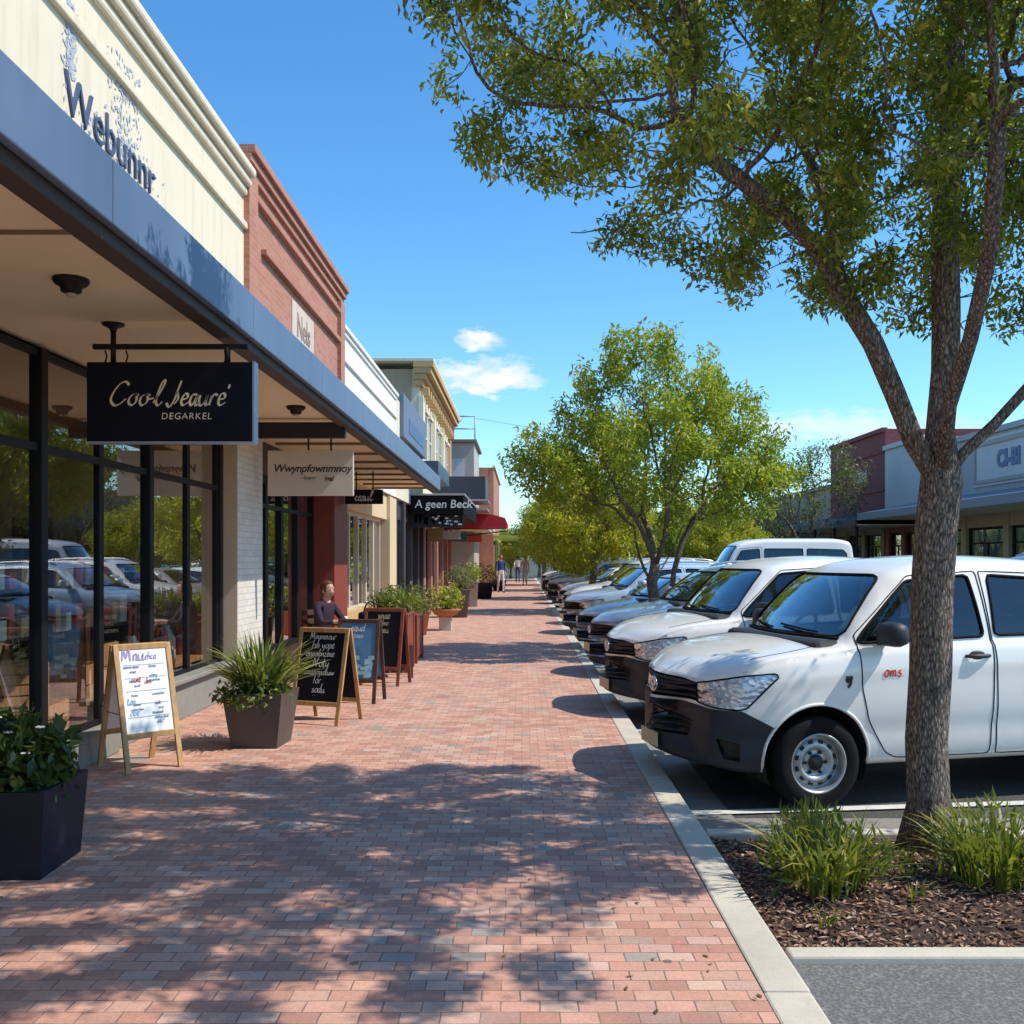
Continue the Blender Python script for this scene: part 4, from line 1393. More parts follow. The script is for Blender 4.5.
# road beside the bed: bay lines follow the angle of the parked cars
TH = R(8.0)
def line(bm, x0, y0, ln, th, wd, z):
    d = Vector((math.cos(th), math.sin(th), 0)); p = Vector((-d.y, d.x, 0))
    a = Vector((x0, y0, z)); quad(bm, [a - p * wd / 2, a + d * ln - p * wd / 2, a + d * ln + p * wd / 2, a + p * wd / 2])
BAYS = [6.83 + 3.3 * k for k in range(20)]
b = nb()
for y in BAYS: line(b, 1.12, y, 5.3, TH * .85, .11, -.112)
struct('bay_lines', b, WHITELINE)
b = nb(); sheet(b, 1.087, 5.7, 6.03, 6.72, -.119); struct('concrete_strip', b, CONC2)
b = nb(); sheet(b, 1.087, 13, -12, 4.083, -.03); struct('near_road', b, ASPH2)

# ------------------------------------------------------------------ left side buildings
WX = -3.38
CREAM = stucco('cream_render', (.76, .665, .50), .4); BRICKR = brick_wall('red_brick', (.46, .185, .12), (.54, .25, .175), (.46, .25, .185))
WHITEW = stucco('white_render', (.80, .78, .72), .18); BLUEW = stucco('slate_blue_render', (.15, .20, .28), .45)
CREAM2 = stucco('pale_cream_render', (.72, .66, .50), .3); TANW = stucco('tan_render', (.44, .32, .21), .3); OCHRE = stucco('ochre_render', (.55, .36, .17), .3)
WBRICK = brick_wall('white_painted_brick', (.68, .65, .58), (.78, .75, .68), (.5, .47, .42))
REDP = M_('red_paint', (.27, .05, .03), .5, 0, .2, 5, .1, 60, dirt=.3)
REDBR = brick_wall('dark_red_brick', (.30, .085, .055), (.40, .14, .09), (.3, .2, .16))
STONE = mk_concrete('plinth_stone', (.30, .295, .265)); ROOFM = M_('roof_sheet', (.25, .25, .25), .6, .2, .2)
INTW = M_('shop_interior', (.40, .29, .18), .8, 0, .5, 1.3); INTF = wood('shop_floor', (.16, .09, .05))
FASCIA = M_('blue_grey_fascia', (.11, .16, .26), .42, 0, .3, 1.4, .05, 30, dirt=.4)
SOFFIT = M_('soffit_paint', (.95, .84, .56), .75, 0, .10, 1.2, .08, 40, dirt=.12)
BROWN = M_('dark_brown_paint', (.05, .034, .024), .6, 0, .25)
LETTER = M_('letter_navy', (.06, .085, .16), .6, 0, .3, 30)

def shop(name, label, y0, y1, ztop, wallm, face=WX, depth=9.0, zlow=3.0):
    root = empty(name, (face, (y0 + y1) / 2, 0), 0, label, 'building')
    return root
def P(root, name, bm, mats, smooth=False, parent=None):
    """link a mesh given in world coordinates under root"""
    bmesh.ops.translate(bm, vec=-Vector(root.location), verts=bm.verts)
    return obj(name, bm, mats, parent or root, smooth)
def upper(root, y0, y1, z0, z1, mat, face=WX, depth=9.0, para=.5):
    b = nb(); box(b, face - .3, face, y0, y1, z0, z1)
    box(b, face - depth, face - .302, y0, y0 + .25, 0, z1 - .004); box(b, face - depth, face - .302, y1 - .25, y1, 0, z1 - .004)
    P(root, 'wall', b, mat)
    b = nb(); box(b, face - depth, face - .304, y0 + .253, y1 - .253, z1 - para - .1, z1 - para); box(b, face - depth - .2, face - depth - .004, y0, y1, 0, z1 - .4)
    P(root, 'roof', b, ROOFM)
def moulding(root, name, y0, y1, z0, z1, proj, mat, face=WX, steps=1, bev=.012):
    b = nb()
    for k in range(steps):
        zz0 = z0 + (z1 - z0) * k / steps; zz1 = z0 + (z1 - z0) * (k + 1) / steps - (.002 if k < steps - 1 else 0)
        box(b, face - .05, face + proj * (k + 1) / steps, y0, y1, zz0, zz1, bev)
    return P(root, name, b, mat)
def room(root, y0, y1, x0, x1, h=3.1):
    b = nb()
    sheet(b, x0, x1, y0, y1, .02, 1); sheet(b, x0, x1, y0, y1, h)
    quad(b, [(x0, y0, 0), (x0, y1, 0), (x0, y1, h), (x0, y0, h)])
    quad(b, [(x0, y0, 0), (x1, y0, 0), (x1, y0, h), (x0, y0, h)]); quad(b, [(x0, y1, 0), (x1, y1, 0), (x1, y1, h), (x0, y1, h)])
    P(root, 'interior', b, [INTW, INTF])
def window(root, ya, yb, z0, z1, gx, fm, m=.05, dpt=.09, trans=None, gm=None, mull=0, name='window', sx=1):
    b = nb()
    box(b, gx - dpt / 2, gx + dpt / 2, ya, ya + m, z0, z1, .006); box(b, gx - dpt / 2, gx + dpt / 2, yb - m, yb, z0, z1, .006)
    box(b, gx - dpt / 2 + .004, gx + dpt / 2 - .004, ya + m, yb - m, z0, z0 + m, .004); box(b, gx - dpt / 2 + .004, gx + dpt / 2 - .004, ya + m, yb - m, z1 - m * 1.2, z1, .004)
    if trans: box(b, gx - dpt / 2 + .002, gx + dpt / 2 - .002, ya + m, yb - m, trans - .03, trans + .03, .004)
    for k in range(mull):
        yy = ya + (yb - ya) * (k + 1) / (mull + 1); box(b, gx - .03, gx + .03, yy - .022, yy + .022, z0 + m, (trans - .03 if trans else z1 - m * 1.2))
    f = P(root, name, b, fm)
    b = nb()
    segs = [(z0 + m, trans - .03), (trans + .03, z1 - m * 1.2)] if trans else [(z0 + m, z1 - m * 1.2)]
    for a, c in segs: quad(b, [(gx, ya + m, a), (gx, yb - m, a), (gx, yb - m, c), (gx, ya + m, c)] if sx > 0 else [(gx, yb - m, a), (gx, ya + m, a), (gx, ya + m, c), (gx, yb - m, c)])
    P(root, 'pane', b, gm or GLASS, parent=f)
    return f
GX = -3.56
# --- cream shop nearest
s1 = shop('shop_building', 'cream rendered shop with tall black framed windows, nearest on the left', -5, 12.1, 6.25, CREAM)
upper(s1, -5, 12.1, 3.25, 6.28, CREAM)
moulding(s1, 'string_course', -5, 12.1, 5.60, 5.68, .05, CREAM)
moulding(s1, 'cornice', -5, 12.1, 6.0, 6.32, .16, CREAM, steps=3, bev=.03)
room(s1, -4.7, 11.8, -10.5, GX - .1, 3.15)
bays = [(2.0, 3.1), (3.1, 4.15), (4.15, 5.2), (5.2, 6.27), (6.27, 7.35), (7.35, 8.39), (8.39, 9.47), (9.47, 10.57), (10.57, 11.6)]
for i, (a, c) in enumerate(bays):
    z0 = .24 if c < 9.4 else .42
    window(s1, a, c, z0, 3.16, GX, DARKFRAME, .045, .055, 2.44)
b = nb()
for yy in (3.1, 5.2, 7.35, 9.47): box(b, GX - .05, GX + .05, yy - .05, yy + .05, 0, 3.17, .008)
box(b, GX - .05, GX + .05, 11.6, 11.72, 0, 3.17, .008)
P(s1, 'post', b, DARKFRAME)
b = nb(); box(b, GX - .15, GX + .17, -5, 8.42, 0, .235, .012); P(s1, 'plinth', b, STONE)
b = nb(); box(b, GX - .15, GX + .12, 8.43, 11.72, 0, .375, .01); box(b, GX - .1, GX + .19, 8.43, 11.74, .375, .425, .012); P(s1, 'window_ledge', b, STONE)
b = nb(); box(b, GX - .2, WX, -5, 1.99, 0, 3.24); P(s1, 'end_wall', b, CREAM)
b = nb(); box(b, -3.7, -3.345, 11.74, 12.85, 0, 3.22, .008); P(s1, 'pilaster', b, [WBRICK])
b = nb(); box(b, -3.7, -3.35, 11.725, 11.738, 0, 3.22); P(s1, 'pilaster_render', b, stucco('beige_render', (.60, .50, .36), .25))
# --- brick shop
s2 = shop('shop_building', 'red brick shop with stepped cornice between cream and white shops', 12.1, 18.6, 6.6, BRICKR)
upper(s2, 12.1, 18.6, 3.25, 6.6, BRICKR)
moulding(s2, 'cornice', 12.08, 18.62, 6.33, 6.64, .15, BRICKR, steps=3)
moulding(s2, 'string_course', 12.52, 18.18, 6.08, 6.15, .075, BRICKR); moulding(s2, 'string_course', 12.9, 18.18, 5.54, 5.62, .08, BRICKR)
b = nb(); box(b, WX - .1, WX + .07, 12.1, 12.5, 3.25, 6.325); box(b, WX - .1, WX + .07, 18.2, 18.6, 3.25, 6.325); P(s2, 'pilaster', b, BRICKR)
room(s2, 12.9, 18.3, -9, -3.75)
b = nb(); box(b, -3.8, -3.45, 12.86, 13.12, 0, 3.2, .006); P(s2, 'brick_pier', b, REDBR)
for a, c in ((13.12, 13.95), (13.95, 14.85), (14.85, 15.9), (15.9, 17.05)): window(s2, a, c, .3, 2.75, -3.62, DARKFRAME, .07, .1, 2.35)
b = nb(); box(b, -3.75, -3.5, 13.12, 17.05, 2.752, 3.2); P(s2, 'lintel', b, M_('dark_lintel', (.06, .03, .022), .6))
b = nb(); box(b, -3.75, -3.52, 13.12, 17.05, 0, .297, .008); P(s2, 'plinth', b, M_('dark_tile', (.05, .03, .028), .3, 0, .3))
b = nb(); box(b, -3.75, -3.22, 17.1, 18.35, 0, 3.19, .01); P(s2, 'pilaster', b, REDP)
# faded painted panel on the brick
b = nb(); box(b, WX - .02, WX + .012, 14.6, 16.1, 4.75, 5.42); pn = P(s2, 'faded_panel', b, stucco('faded_white_paint', (.62, .52, .43), .7))
P(s2, 'lettering', text_bm('Nels', .5, .004, 0, 'CENTER', .006, frame((WX + .016, 15.35, 5.1), (0, 1, 0), (0, 0, 1))), M_('faded_letter', (.30, .22, .19), .8), parent=pn)
# --- white shop
s3 = shop('shop_building', 'white rendered shop with plain parapet and cream shop windows', 18.6, 26.6, 5.95, WHITEW)
upper(s3, 18.6, 26.6, 3.25, 5.93, WHITEW)
moulding(s3, 'cornice', 18.62, 26.6, 5.82, 5.99, .08, WHITEW, steps=2); moulding(s3, 'string_course', 18.62, 26.6, 5.32, 5.38, .05, WHITEW)
room(s3, 18.7, 26.4, -9, -3.75)
CFR = M_('cream_frame', (.62, .55, .42), .5, 0, .1)
for a in np.arange(18.4, 24.9, 1.1): window(s3, a, a + 1.1, .55, 2.6, -3.62, CFR, .06, .1, None)
b = nb(); box(b, -3.75, -3.5, 18.4, 25.3, 0, .547, .01); P(s3, 'plinth', b, OCHRE)
b = nb(); box(b, -3.75, -3.45, 18.4, 25.3, 2.603, 3.2); P(s3, 'lintel', b, stucco('warm_cream', (.66, .52, .32), .2))
b = nb(); box(b, -3.8, -3.36, 25.3, 26.55, 0, 3.19, .01); P(s3, 'pilaster', b, stucco('warm_cream', (.66, .52, .32), .2))
b = nb()
for k in range(3): box(b, -4.7 + k * .35, -4.45 + k * .35, 25.2, 26.2, 5.45, 6.45 + .15 * (k % 2), .02)
P(s3, 'chimney', b, M_('grey_chimney', (.35, .37, .40), .8, 0, .3))
# --- awning along the first three shops
aw = empty('shop_awning', (-2.7, 9, 3.2), 0, 'long cantilevered awning with blue grey fascia over the first three shops', 'awning')
AY0, AY1 = -5.0, 22.8
b = nb(); box(b, -3.6, -1.94, AY0, AY1, 3.2, 3.235); P(aw, 'soffit', b, SOFFIT)
b = nb(); box(b, -3.37, -1.94, AY0, AY1, 3.24, 3.40); P(aw, 'roof', b, ROOFM)
b = nb(); y = AY0
while y < AY1 - .1:
    box(b, -1.935, -1.885, y + .003, min(y + 2.4, AY1) - .003, 3.165, 3.47, .008); y += 2.4
P(aw, 'fascia', b, FASCIA)
b = nb(); box(b, -2.06, -1.938, AY0, AY1, 3.10, 3.197, .008); P(aw, 'edge_beam', b, BROWN)
b = nb()
for y in (2.4, 4.8): box(b, -3.5, -2.065, y - .02, y + .02, 3.188, 3.199)
for y in (11.82, 13.6, 14.9, 16.2, 17.4, 18.6, 19.8, 21.0, 22.2): box(b, -3.36, -2.065, y - .03, y + .03, 3.165, 3.199, .004)
P(aw, 'joist', b, M_('joist_brown', (.22, .15, .09), .7))
b = nb(); box(b, -3.3, -2.0, 11.25, 11.33, 2.98, 3.16, .01); P(aw, 'cross_beam', b, M_('navy_beam', (.012, .014, .022), .5))
# ceiling lights
for (x, y, lb) in ((-2.54, 5.62, 'round black downlight under the awning nearest the camera'), (-2.35, 10.35, 'round black downlight under the awning behind the dark hanging sign')):
    L0 = empty('ceiling_light', (x, y, 3.2), 0, lb, 'ceiling light', 'downlights under the long awning')
    b = nb(); lathe(b, [(0, 0), (.095, 0), (.10, -.015), (.085, -.035), (.06, -.045), (.055, -.075), (.035, -.085), (0, -.085)], 24); obj('housing', b, BLACKMETAL, L0)
    b = nb(); lathe(b, [(.03, -.086), (.028, -.10), (0, -.106)], 16); obj('bulb', b, M_('frosted_bulb', (.5, .48, .42), .3), L0)

# ------------------------------------------------------------------ hand lettering with a broad nib
GLYPH = {
 'C': (.78, [[(.80, .86), (.66, 1.02), (.42, .92), (.18, .58), (.10, .22), (.26, .0), (.52, .06), (.74, .30)]]),
 'o': (.46, [[(.30, .50), (.12, .36), (.08, .12), (.22, .0), (.38, .16), (.40, .38), (.28, .50), (.36, .44), (.50, .44)]]),
 'l': (.36, [[(.0, .10), (.22, .52), (.40, .98), (.34, 1.08), (.22, .80), (.10, .20), (.20, .0), (.38, .16)]]),
 '-': (.20, [[(.0, .26), (.2, .30)]]),
 'J': (.46, [[(-.12, .10), (.02, -.06), (.18, .16), (.30, .60), (.42, 1.04)], [(.30, .6), (.36, .3), (.22, .05)]]),
 'd': (.48, [[(.34, .42), (.14, .40), (.04, .12), (.16, .0), (.32, .22), (.52, 1.05)], [(.36, .34), (.30, .06), (.44, .06)]]),
 'e': (.36, [[(.06, .24), (.28, .32), (.28, .48), (.14, .46), (.04, .20), (.14, .0), (.36, .14)]]),
 'a': (.42, [[(.34, .44), (.16, .46), (.04, .18), (.12, .0), (.26, .16), (.36, .44), (.28, .10), (.34, .0), (.46, .12)]]),
 'u': (.44, [[(.04, .44), (.02, .12), (.12, .0), (.26, .16), (.36, .44), (.30, .10), (.36, .0), (.48, .12)]]),
 'r': (.34, [[(.02, .0), (.10, .42)], [(.08, .28), (.20, .46), (.34, .44)]]),
 'n': (.42, [[(.02, .0), (.08, .44)], [(.06, .26), (.2, .46), (.3, .36), (.26, .06), (.42, .08)]]),
 't': (.3, [[(.16, .8), (.06, .12), (.14, .0), (.28, .1)], [(0, .5), (.28, .52)]]),
 'm': (.6, [[(.02, .0), (.08, .44)], [(.06, .26), (.18, .46), (.26, .36), (.22, .0)], [(.26, .28), (.38, .46), (.46, .36), (.42, .06), (.56, .08)]]),
 'y': (.42, [[(.06, .44), (.06, .16), (.18, .1), (.36, .44)], [(.36, .44), (.24, -.2), (.08, -.3)]]),
 's': (.32, [[(.28, .44), (.1, .44), (.1, .28), (.24, .2), (.2, .02), (.0, .04)]]),
 'h': (.42, [[(.22, 1.0), (.04, 0)], [(.08, .26), (.22, .46), (.32, .36), (.28, .0)]]),
 'i': (.16, [[(.08, .44), (.04, .0)], [(.11, .62), (.12, .66)]]),
 'g': (.42, [[(.34, .44), (.14, .46), (.04, .2), (.14, .04), (.3, .2), (.34, .44), (.24, -.24), (.04, -.26)]]),
 'p': (.42, [[(.1, .44), (-.02, -.34)], [(.08, .3), (.24, .46), (.36, .3), (.24, .02), (.06, .06)]]),
 'b': (.42, [[(.18, 1.0), (.04, .06)], [(.06, .2), (.24, .46), (.36, .3), (.2, .0), (.04, .06)]]),
 'k': (.4, [[(.18, 1.0), (.02, 0)], [(.32, .46), (.08, .22), (.32, 0)]]),
 'w': (.58, [[(.04, .44), (.06, .02), (.24, .36), (.3, .02), (.5, .46)]]),
 'z': (.38, [[(.04, .44), (.3, .44), (.02, .0), (.34, .02)]]),
 'f': (.34, [[(.36, .96), (.24, 1.0), (.06, -.2)], [(.02, .46), (.3, .48)]]),
 'c': (.34, [[(.3, .38), (.16, .48), (.04, .2), (.14, .0), (.32, .12)]]),
 'N': (.66, [[(.02, 0), (.16, .9)], [(.16, .9), (.4, .02)], [(.4, .02), (.58, .95)]]),
 'M': (.8, [[(.02, 0), (.16, .9), (.32, .2), (.56, .95), (.62, 0)]]),
 'I': (.3, [[(.2, .95), (.06, 0)]]),
 "'": (.14, [[(.1, .9), (.05, .72)]]), '.': (.16, [[(.05, .04), (.07, .0)]]), ' ': (.3, []),
}
def script_bm(s, h, pen=.09, minw=.3, ang=40, M=None, track=1.0, centre=True, slant=0.0, seed=0):
    bm = nb(); x = 0; a = R(ang)
    rr = random.Random(seed)
    for ch in s:
        wd, strokes = GLYPH.get(ch, GLYPH['a'])
        for st in strokes:
            jit = [Vector((x + p[0] + slant * p[1] + rr.uniform(-.015, .015), p[1] + rr.uniform(-.015, .015), 0)) for p in st]
            q = catmull(jit, 5)
            prev = None
            for i, p in enumerate(q):
                d = q[min(i + 1, len(q) - 1)] - q[max(i - 1, 0)]
                if d.length < 1e-9: continue
                d.normalize()
                wv = pen * (minw + (1 - minw) * abs(math.sin(math.atan2(d.y, d.x) - a)))
                nn = Vector((-d.y, d.x, 0)) * wv / 2
                cur = (bm.verts.new(p + nn), bm.verts.new(p - nn))
                if prev: bm.faces.new((prev[0], prev[1], cur[1], cur[0]))
                prev = cur
        x += wd * track
    T = Matrix.Diagonal((h, h, h, 1)) @ Matrix.Translation((-x / 2 if centre else 0, -.35, 0))
    bmesh.ops.transform(bm, matrix=(M @ T if M is not None else T), verts=bm.verts)
    return bm
GOLD = M_('gold_letter', (.95, .74, .50), .5, .0, .25, 40)
CHALK = M_('chalk_white', (.72, .72, .70), .9, 0, .2, 60)

# ------------------------------------------------------------------ hanging signs
NAVY = M_('sign_navy', (.004, .005, .012), .5, 0, .2, 3, spec=.2)
hs_ = empty('hanging_sign', (-2.35, 6.7, 3.2), 0, 'dark navy hanging sign with gold script lettering under the awning', 'sign')
b = nb(); box(b, -2.905, -1.80, 6.655, 6.745, 2.405, 2.935, .006); bo = P(hs_, 'board', b, NAVY)
b = nb()
for (x0, x1, z0, z1) in ((-2.905, -1.80, 2.395, 2.405), (-1.80, -1.788, 2.395, 2.94)): box(b, x0, x1, 6.65, 6.75, z0, z1)
P(hs_, 'edge_trim', b, M_('blue_grey_trim', (.36, .42, .52), .35, .2, .1), parent=bo)
b = nb()
bar(b, (-2.88, 6.7, 3.045), (-1.84, 6.7, 3.045), .035, .035, bev=.006); P(hs_, 'bracket_bar', b, BLACKMETAL)
b = nb()
tube(b, [(-2.745, 6.7, 3.19), (-2.745, 6.7, 2.94)], .018, 10); lathe(b, [(0, 0), (.075, 0), (.07, -.012), (.03, -.03), (.02, -.05)], 20, 'z', (-2.745, 6.7, 3.199))
tube(b, [(-1.98, 6.7, 3.04), (-1.98, 6.7, 2.94)], .02, 10)
for x in (-2.80, -2.66, -2.0): tube(b, [(x, 6.7, 3.02), (x + .012, 6.7, 2.98), (x, 6.7, 2.94)], .006, 6)
P(hs_, 'hanger', b, BLACKMETAL)
bl = script_bm("Coo-l Jeaure'", .155, .12, .28, 35, frame((-2.36, 6.652, 2.70), (1, 0, 0), (0, 0, 1)), 1.02, slant=.12)
join_bm(bl, text_bm('DEGARKEL', .062, 0, .1, 'CENTER', 0, frame((-2.24, 6.652, 2.572), (1, 0, 0), (0, 0, 1)), 1.15))
P(hs_, 'lettering', bl, GOLD, parent=bo)

h2 = empty('hanging_sign', (-2.63, 12.4, 3.2), 0, 'beige hanging sign with dark lettering beyond the dark navy sign', 'sign')
b = nb(); box(b, -3.16, -2.10, 12.37, 12.43, 2.40, 2.96, .006); bo = P(h2, 'board', b, M_('sign_beige', (.62, .55, .44), .6, 0, .08, 4))
b = nb()
for x in (-2.66, -2.38): tube(b, [(x, 12.4, 3.19), (x, 12.4, 2.95)], .012, 8)
P(h2, 'hanger', b, BLACKMETAL)
bl = text_bm('Wwynpfownmnoy', .135, 0, .25, 'CENTER', .002, frame((-2.61, 12.366, 2.735), (1, 0, 0), (0, 0, 1)), .95)
join_bm(bl, text_bm('- lowrr', .07, 0, .2, 'CENTER', 0, frame((-2.66, 12.366, 2.62), (1, 0, 0), (0, 0, 1))))
join_bm(bl, text_bm('lgal', .085, 0, .2, 'CENTER', .002, frame((-2.4, 12.366, 2.61), (1, 0, 0), (0, 0, 1))))
P(h2, 'lettering', bl, M_('letter_dark_brown', (.03, .022, .02), .6), parent=bo)

h3 = empty('hanging_sign', (-2.85, 18, 3.2), 0, 'small black hanging sign with white squiggle lettering by the cream pilaster', 'sign')
b = nb(); box(b, -3.2, -2.52, 17.97, 18.03, 2.60, 2.86, .006); bo = P(h3, 'board', b, NAVY)
b = nb()
for x in (-3.0, -2.7): tube(b, [(x, 18, 3.19), (x, 18, 2.85)], .012, 8)
P(h3, 'hanger', b, BLACKMETAL)
P(h3, 'lettering', script_bm('casul', .17, .14, .5, 35, frame((-2.86, 17.966, 2.72), (1, 0, 0), (0, 0, 1))), CHALK, parent=bo)

# wall lettering on the cream parapet
ws = empty('wall_sign', (WX, 7.2, 4.4), 0, 'navy lettering and blue grey flecks of painted leaf shadow on the cream parapet', 'sign')
P(ws, 'lettering', text_bm('Webunnr', .46, .010, 0, 'CENTER', -.004, frame((WX + .012, 8.25, 5.06), (0, 1, 0), (0, 0, 1)), 1.0), LETTER)
b = nb(); rr = random.Random(3)  # blue grey flecks put a dapple of leaf shadow on the wall as colour
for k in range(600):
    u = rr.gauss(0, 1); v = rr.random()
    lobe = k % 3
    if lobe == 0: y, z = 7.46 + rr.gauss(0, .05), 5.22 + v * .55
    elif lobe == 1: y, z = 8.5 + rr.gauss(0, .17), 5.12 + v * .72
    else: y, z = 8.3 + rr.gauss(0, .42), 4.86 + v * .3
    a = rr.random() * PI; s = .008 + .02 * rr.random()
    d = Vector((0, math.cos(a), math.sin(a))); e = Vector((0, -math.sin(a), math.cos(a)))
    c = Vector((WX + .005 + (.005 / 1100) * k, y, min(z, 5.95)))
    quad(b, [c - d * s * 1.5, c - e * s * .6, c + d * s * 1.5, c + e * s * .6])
P(ws, 'leaf_shadow_flecks', b, M_('leaf_shadow_blue_grey', (.42, .45, .52), .8, 0, .35, 12))

# --- slate blue shop
s4 = shop('shop_building', 'low slate blue shop front squeezed before the corniced building', 26.6, 34.5, 6.1, BLUEW)
upper(s4, 26.6, 34.5, 3.25, 5.9, CREAM2)
b = nb(); box(b, WX + .003, WX + .12, 27.4, 33.6, 4.95, 6.15, .02); P(s4, 'sign_panel', b, BLUEW)
b = nb(); box(b, WX + .122, WX + .132, 28.6, 32.6, 5.2, 5.6); P(s4, 'sign_stripe', b, M_('stripe_navy', (.06, .11, .22), .5))
b = nb(); box(b, WX, -2.5, 29.5, 33.8, 4.05, 4.12); box(b, -2.58, -2.5, 29.5, 33.8, 4.122, 4.5, .01); box(b, WX, -2.585, 29.5, 29.56, 4.122, 4.5); P(s4, 'canopy', b, M_('canopy_navy', (.03, .05, .10), .5))
room(s4, 26.8, 34.3, -9, -3.75)
def shopfront(s, ys, fm, pm, zs=.45, zh=2.7, gx=-3.6, pw=.4, lintel=None):
    for i in range(len(ys) - 1):
        a, c = ys[i] + pw / 2, ys[i + 1] - pw / 2
        window(s, a, c, zs, zh, gx, fm, .07, .1, zh - .5, mull=1)
    for y in ys:
        b = nb(); box(b, -3.75, WX - .02, y - pw / 2 + .003, y + pw / 2 - .003, 0, 3.2, .01); P(s, 'pier', b, pm)
    b = nb(); box(b, -3.75, -3.5, ys[0], ys[-1], 0, zs - .003); P(s, 'plinth', b, lintel or pm)
    b = nb(); box(b, -3.75, -3.5, ys[0], ys[-1], zh + .003, 3.25); P(s, 'lintel', b, lintel or pm)
shopfront(s4, [26.9, 28.8, 30.7, 32.6, 34.3], DARKFRAME, M_('pier_charcoal', (.06, .05, .055), .6, 0, .3), lintel=M_('pier_charcoal', (.06, .05, .055), .6))
# --- tall corniced building
s5 = shop('shop_building', 'tall cream building with heavy ochre bracketed cornice and tan side wall', 34.5, 48, 8.2, CREAM2)
F5 = -3.55
upper(s5, 34.5, 48, 3.25, 8.15, CREAM2, F5, 10)
b = nb(); box(b, F5 - 9, F5 - .31, 34.46, 34.497, 5.9, 8.14); P(s5, 'side_wall', b, TANW)
b = nb()
for k, pr in enumerate((.12, .24, .42, .5)): box(b, F5 - .2, F5 + pr, 34.3 - pr * .4, 48.2, 7.55 + k * .2, 7.75 + k * .2 - .003, .01)
P(s5, 'cornice', b, OCHRE)
b = nb(); box(b, F5 - 3, F5 + .5, 34.1, 48.2, 8.352, 8.46, .01); P(s5, 'coping', b, CREAM2)
b = nb()
for y in np.arange(34.6, 48, .9): box(b, F5, F5 + .3, y, y + .25, 7.25, 7.545, .02)
P(s5, 'bracket', b, OCHRE)
for y in (34.75, 39.3, 43.6, 47.6):
    b = nb(); box(b, F5 - .05, F5 + .12, y - .3, y + .3, 3.3, 7.24, .01); P(s5, 'pilaster', b, OCHRE if y > 44 else CREAM2)
for y in (36.2, 37.9, 40.6, 42.3, 44.8, 46.4):
    window(s5, y - .45, y + .45, 5.1, 6.8, F5 + .01, M_('sash_white', (.6, .58, .52), .5), .07, .08, 5.95)
    b = nb(); box(b, F5, F5 + .12, y - .55, y + .55, 6.82, 6.95, .01); box(b, F5, F5 + .12, y - .55, y + .55, 4.97, 5.08, .01); P(s5, 'window_surround', b, CREAM2)
room(s5, 34.8, 47.8, -9, -3.8)
shopfront(s5, [34.8, 37.4, 40, 42.6, 45.2, 47.8], DARKFRAME, M_('pier_salmon', (.50, .24, .17), .7, 0, .25, dirt=.3), lintel=M_('pier_salmon', (.50, .24, .17), .7))
# --- end of the row, the street narrows
s6 = shop('shop_building', 'plain red brick building standing forward at the far end of the row', 56, 70, 6.6, REDBR, face=-1.65)
upper(s6, 56, 70, 0, 6.7, BRICKR, -1.65, 6)
moulding(s6, 'coping', 55.95, 70, 6.7, 6.82, .1, CREAM2, face=-1.65)
b = nb(); box(b, -7.6, -1.96, 55.9, 55.997, 0, 6.69); P(s6, 'end_wall', b, BRICKR)
for y in (58, 61, 64): window(s6, y, y + 1.5, .5, 2.6, -1.64, DARKFRAME, .07, .08, 2.1)
s7 = shop('shop_building', 'grey clad building with flat roof behind the far brick end wall', 52, 56, 7.9, ROOFM, face=-2.4)
upper(s7, 50, 55.8, 0, 7.4, M_('grey_cladding', (.42, .40, .36), .6, 0, .2, 2), -2.45, 7)
b = nb(); box(b, -9.5, -2.3, 49.8, 55.85, 7.4, 7.55, .02); P(s7, 'roof_edge', b, M_('roof_edge_brown', (.22, .17, .13), .7))
for x in (-4.6, -3.4): 
    b = nb(); box(b, x - .45, x + .45, 49.96, 49.998, 5.3, 6.6); P(s7, 'window_panel', b, M_('panel_pale', (.55, .58, .62), .5))
rf = empty('rooftop_frame', (-3.2, 52, 7.55), 0, 'open metal sign frame on posts above the grey clad roof', 'sign frame')
b = nb()
for x in (-3.6, -2.5): tube(b, [(x, 52, 7.5), (x, 52, 9.0)], .035, 6)
for z in (8.35, 9.0): tube(b, [(-3.6, 52, z), (-2.5, 52, z)], .035, 6)
tube(b, [(-3.6, 52, 8.35), (-3.05, 52, 9.0)], .02, 5)
P(rf, 'frame', b, M_('galvanised', (.35, .36, .37), .5, .5))
# black awning with lettering, slate canopy and red awning further down
a2 = empty('shop_awning', (-2.6, 31, 3), 0, 'black box awning with white lettering past the end of the long awning', 'awning')
b = nb(); box(b, -3.38, -1.78, 30, 38, 2.95, 3.5, .01); ab = P(a2, 'box', b, M_('awning_black', (.004, .004, .005), .7, 0, .25, spec=.15))
b = nb(); box(b, -3.38, -1.74, 29.95, 38.02, 3.503, 3.56, .01); P(a2, 'capping', b, M_('awning_cap_grey', (.3, .3, .3), .5))
P(a2, 'lettering', text_bm('A geen Beck', .34, 0, .12, 'LEFT', .003, frame((-3.25, 29.985, 3.24), (1, 0, 0), (0, 0, 1)), 1.0), CHALK, parent=ab)
b = nb(); rr = random.Random(8)
for k in range(26):
    x = -3.3 + rr.random() * 1.5; box(b, x, x + .05 + .1 * rr.random(), 30.2, 30.22, 2.62 + .2 * rr.random(), 2.84 + .1 * rr.random())
box(b, -3.38, -1.8, 30.25, 30.28, 2.55, 2.949); P(a2, 'valance', b, M_('valance_black', (.02, .018, .018), .7, 0, .5))
b = nb()
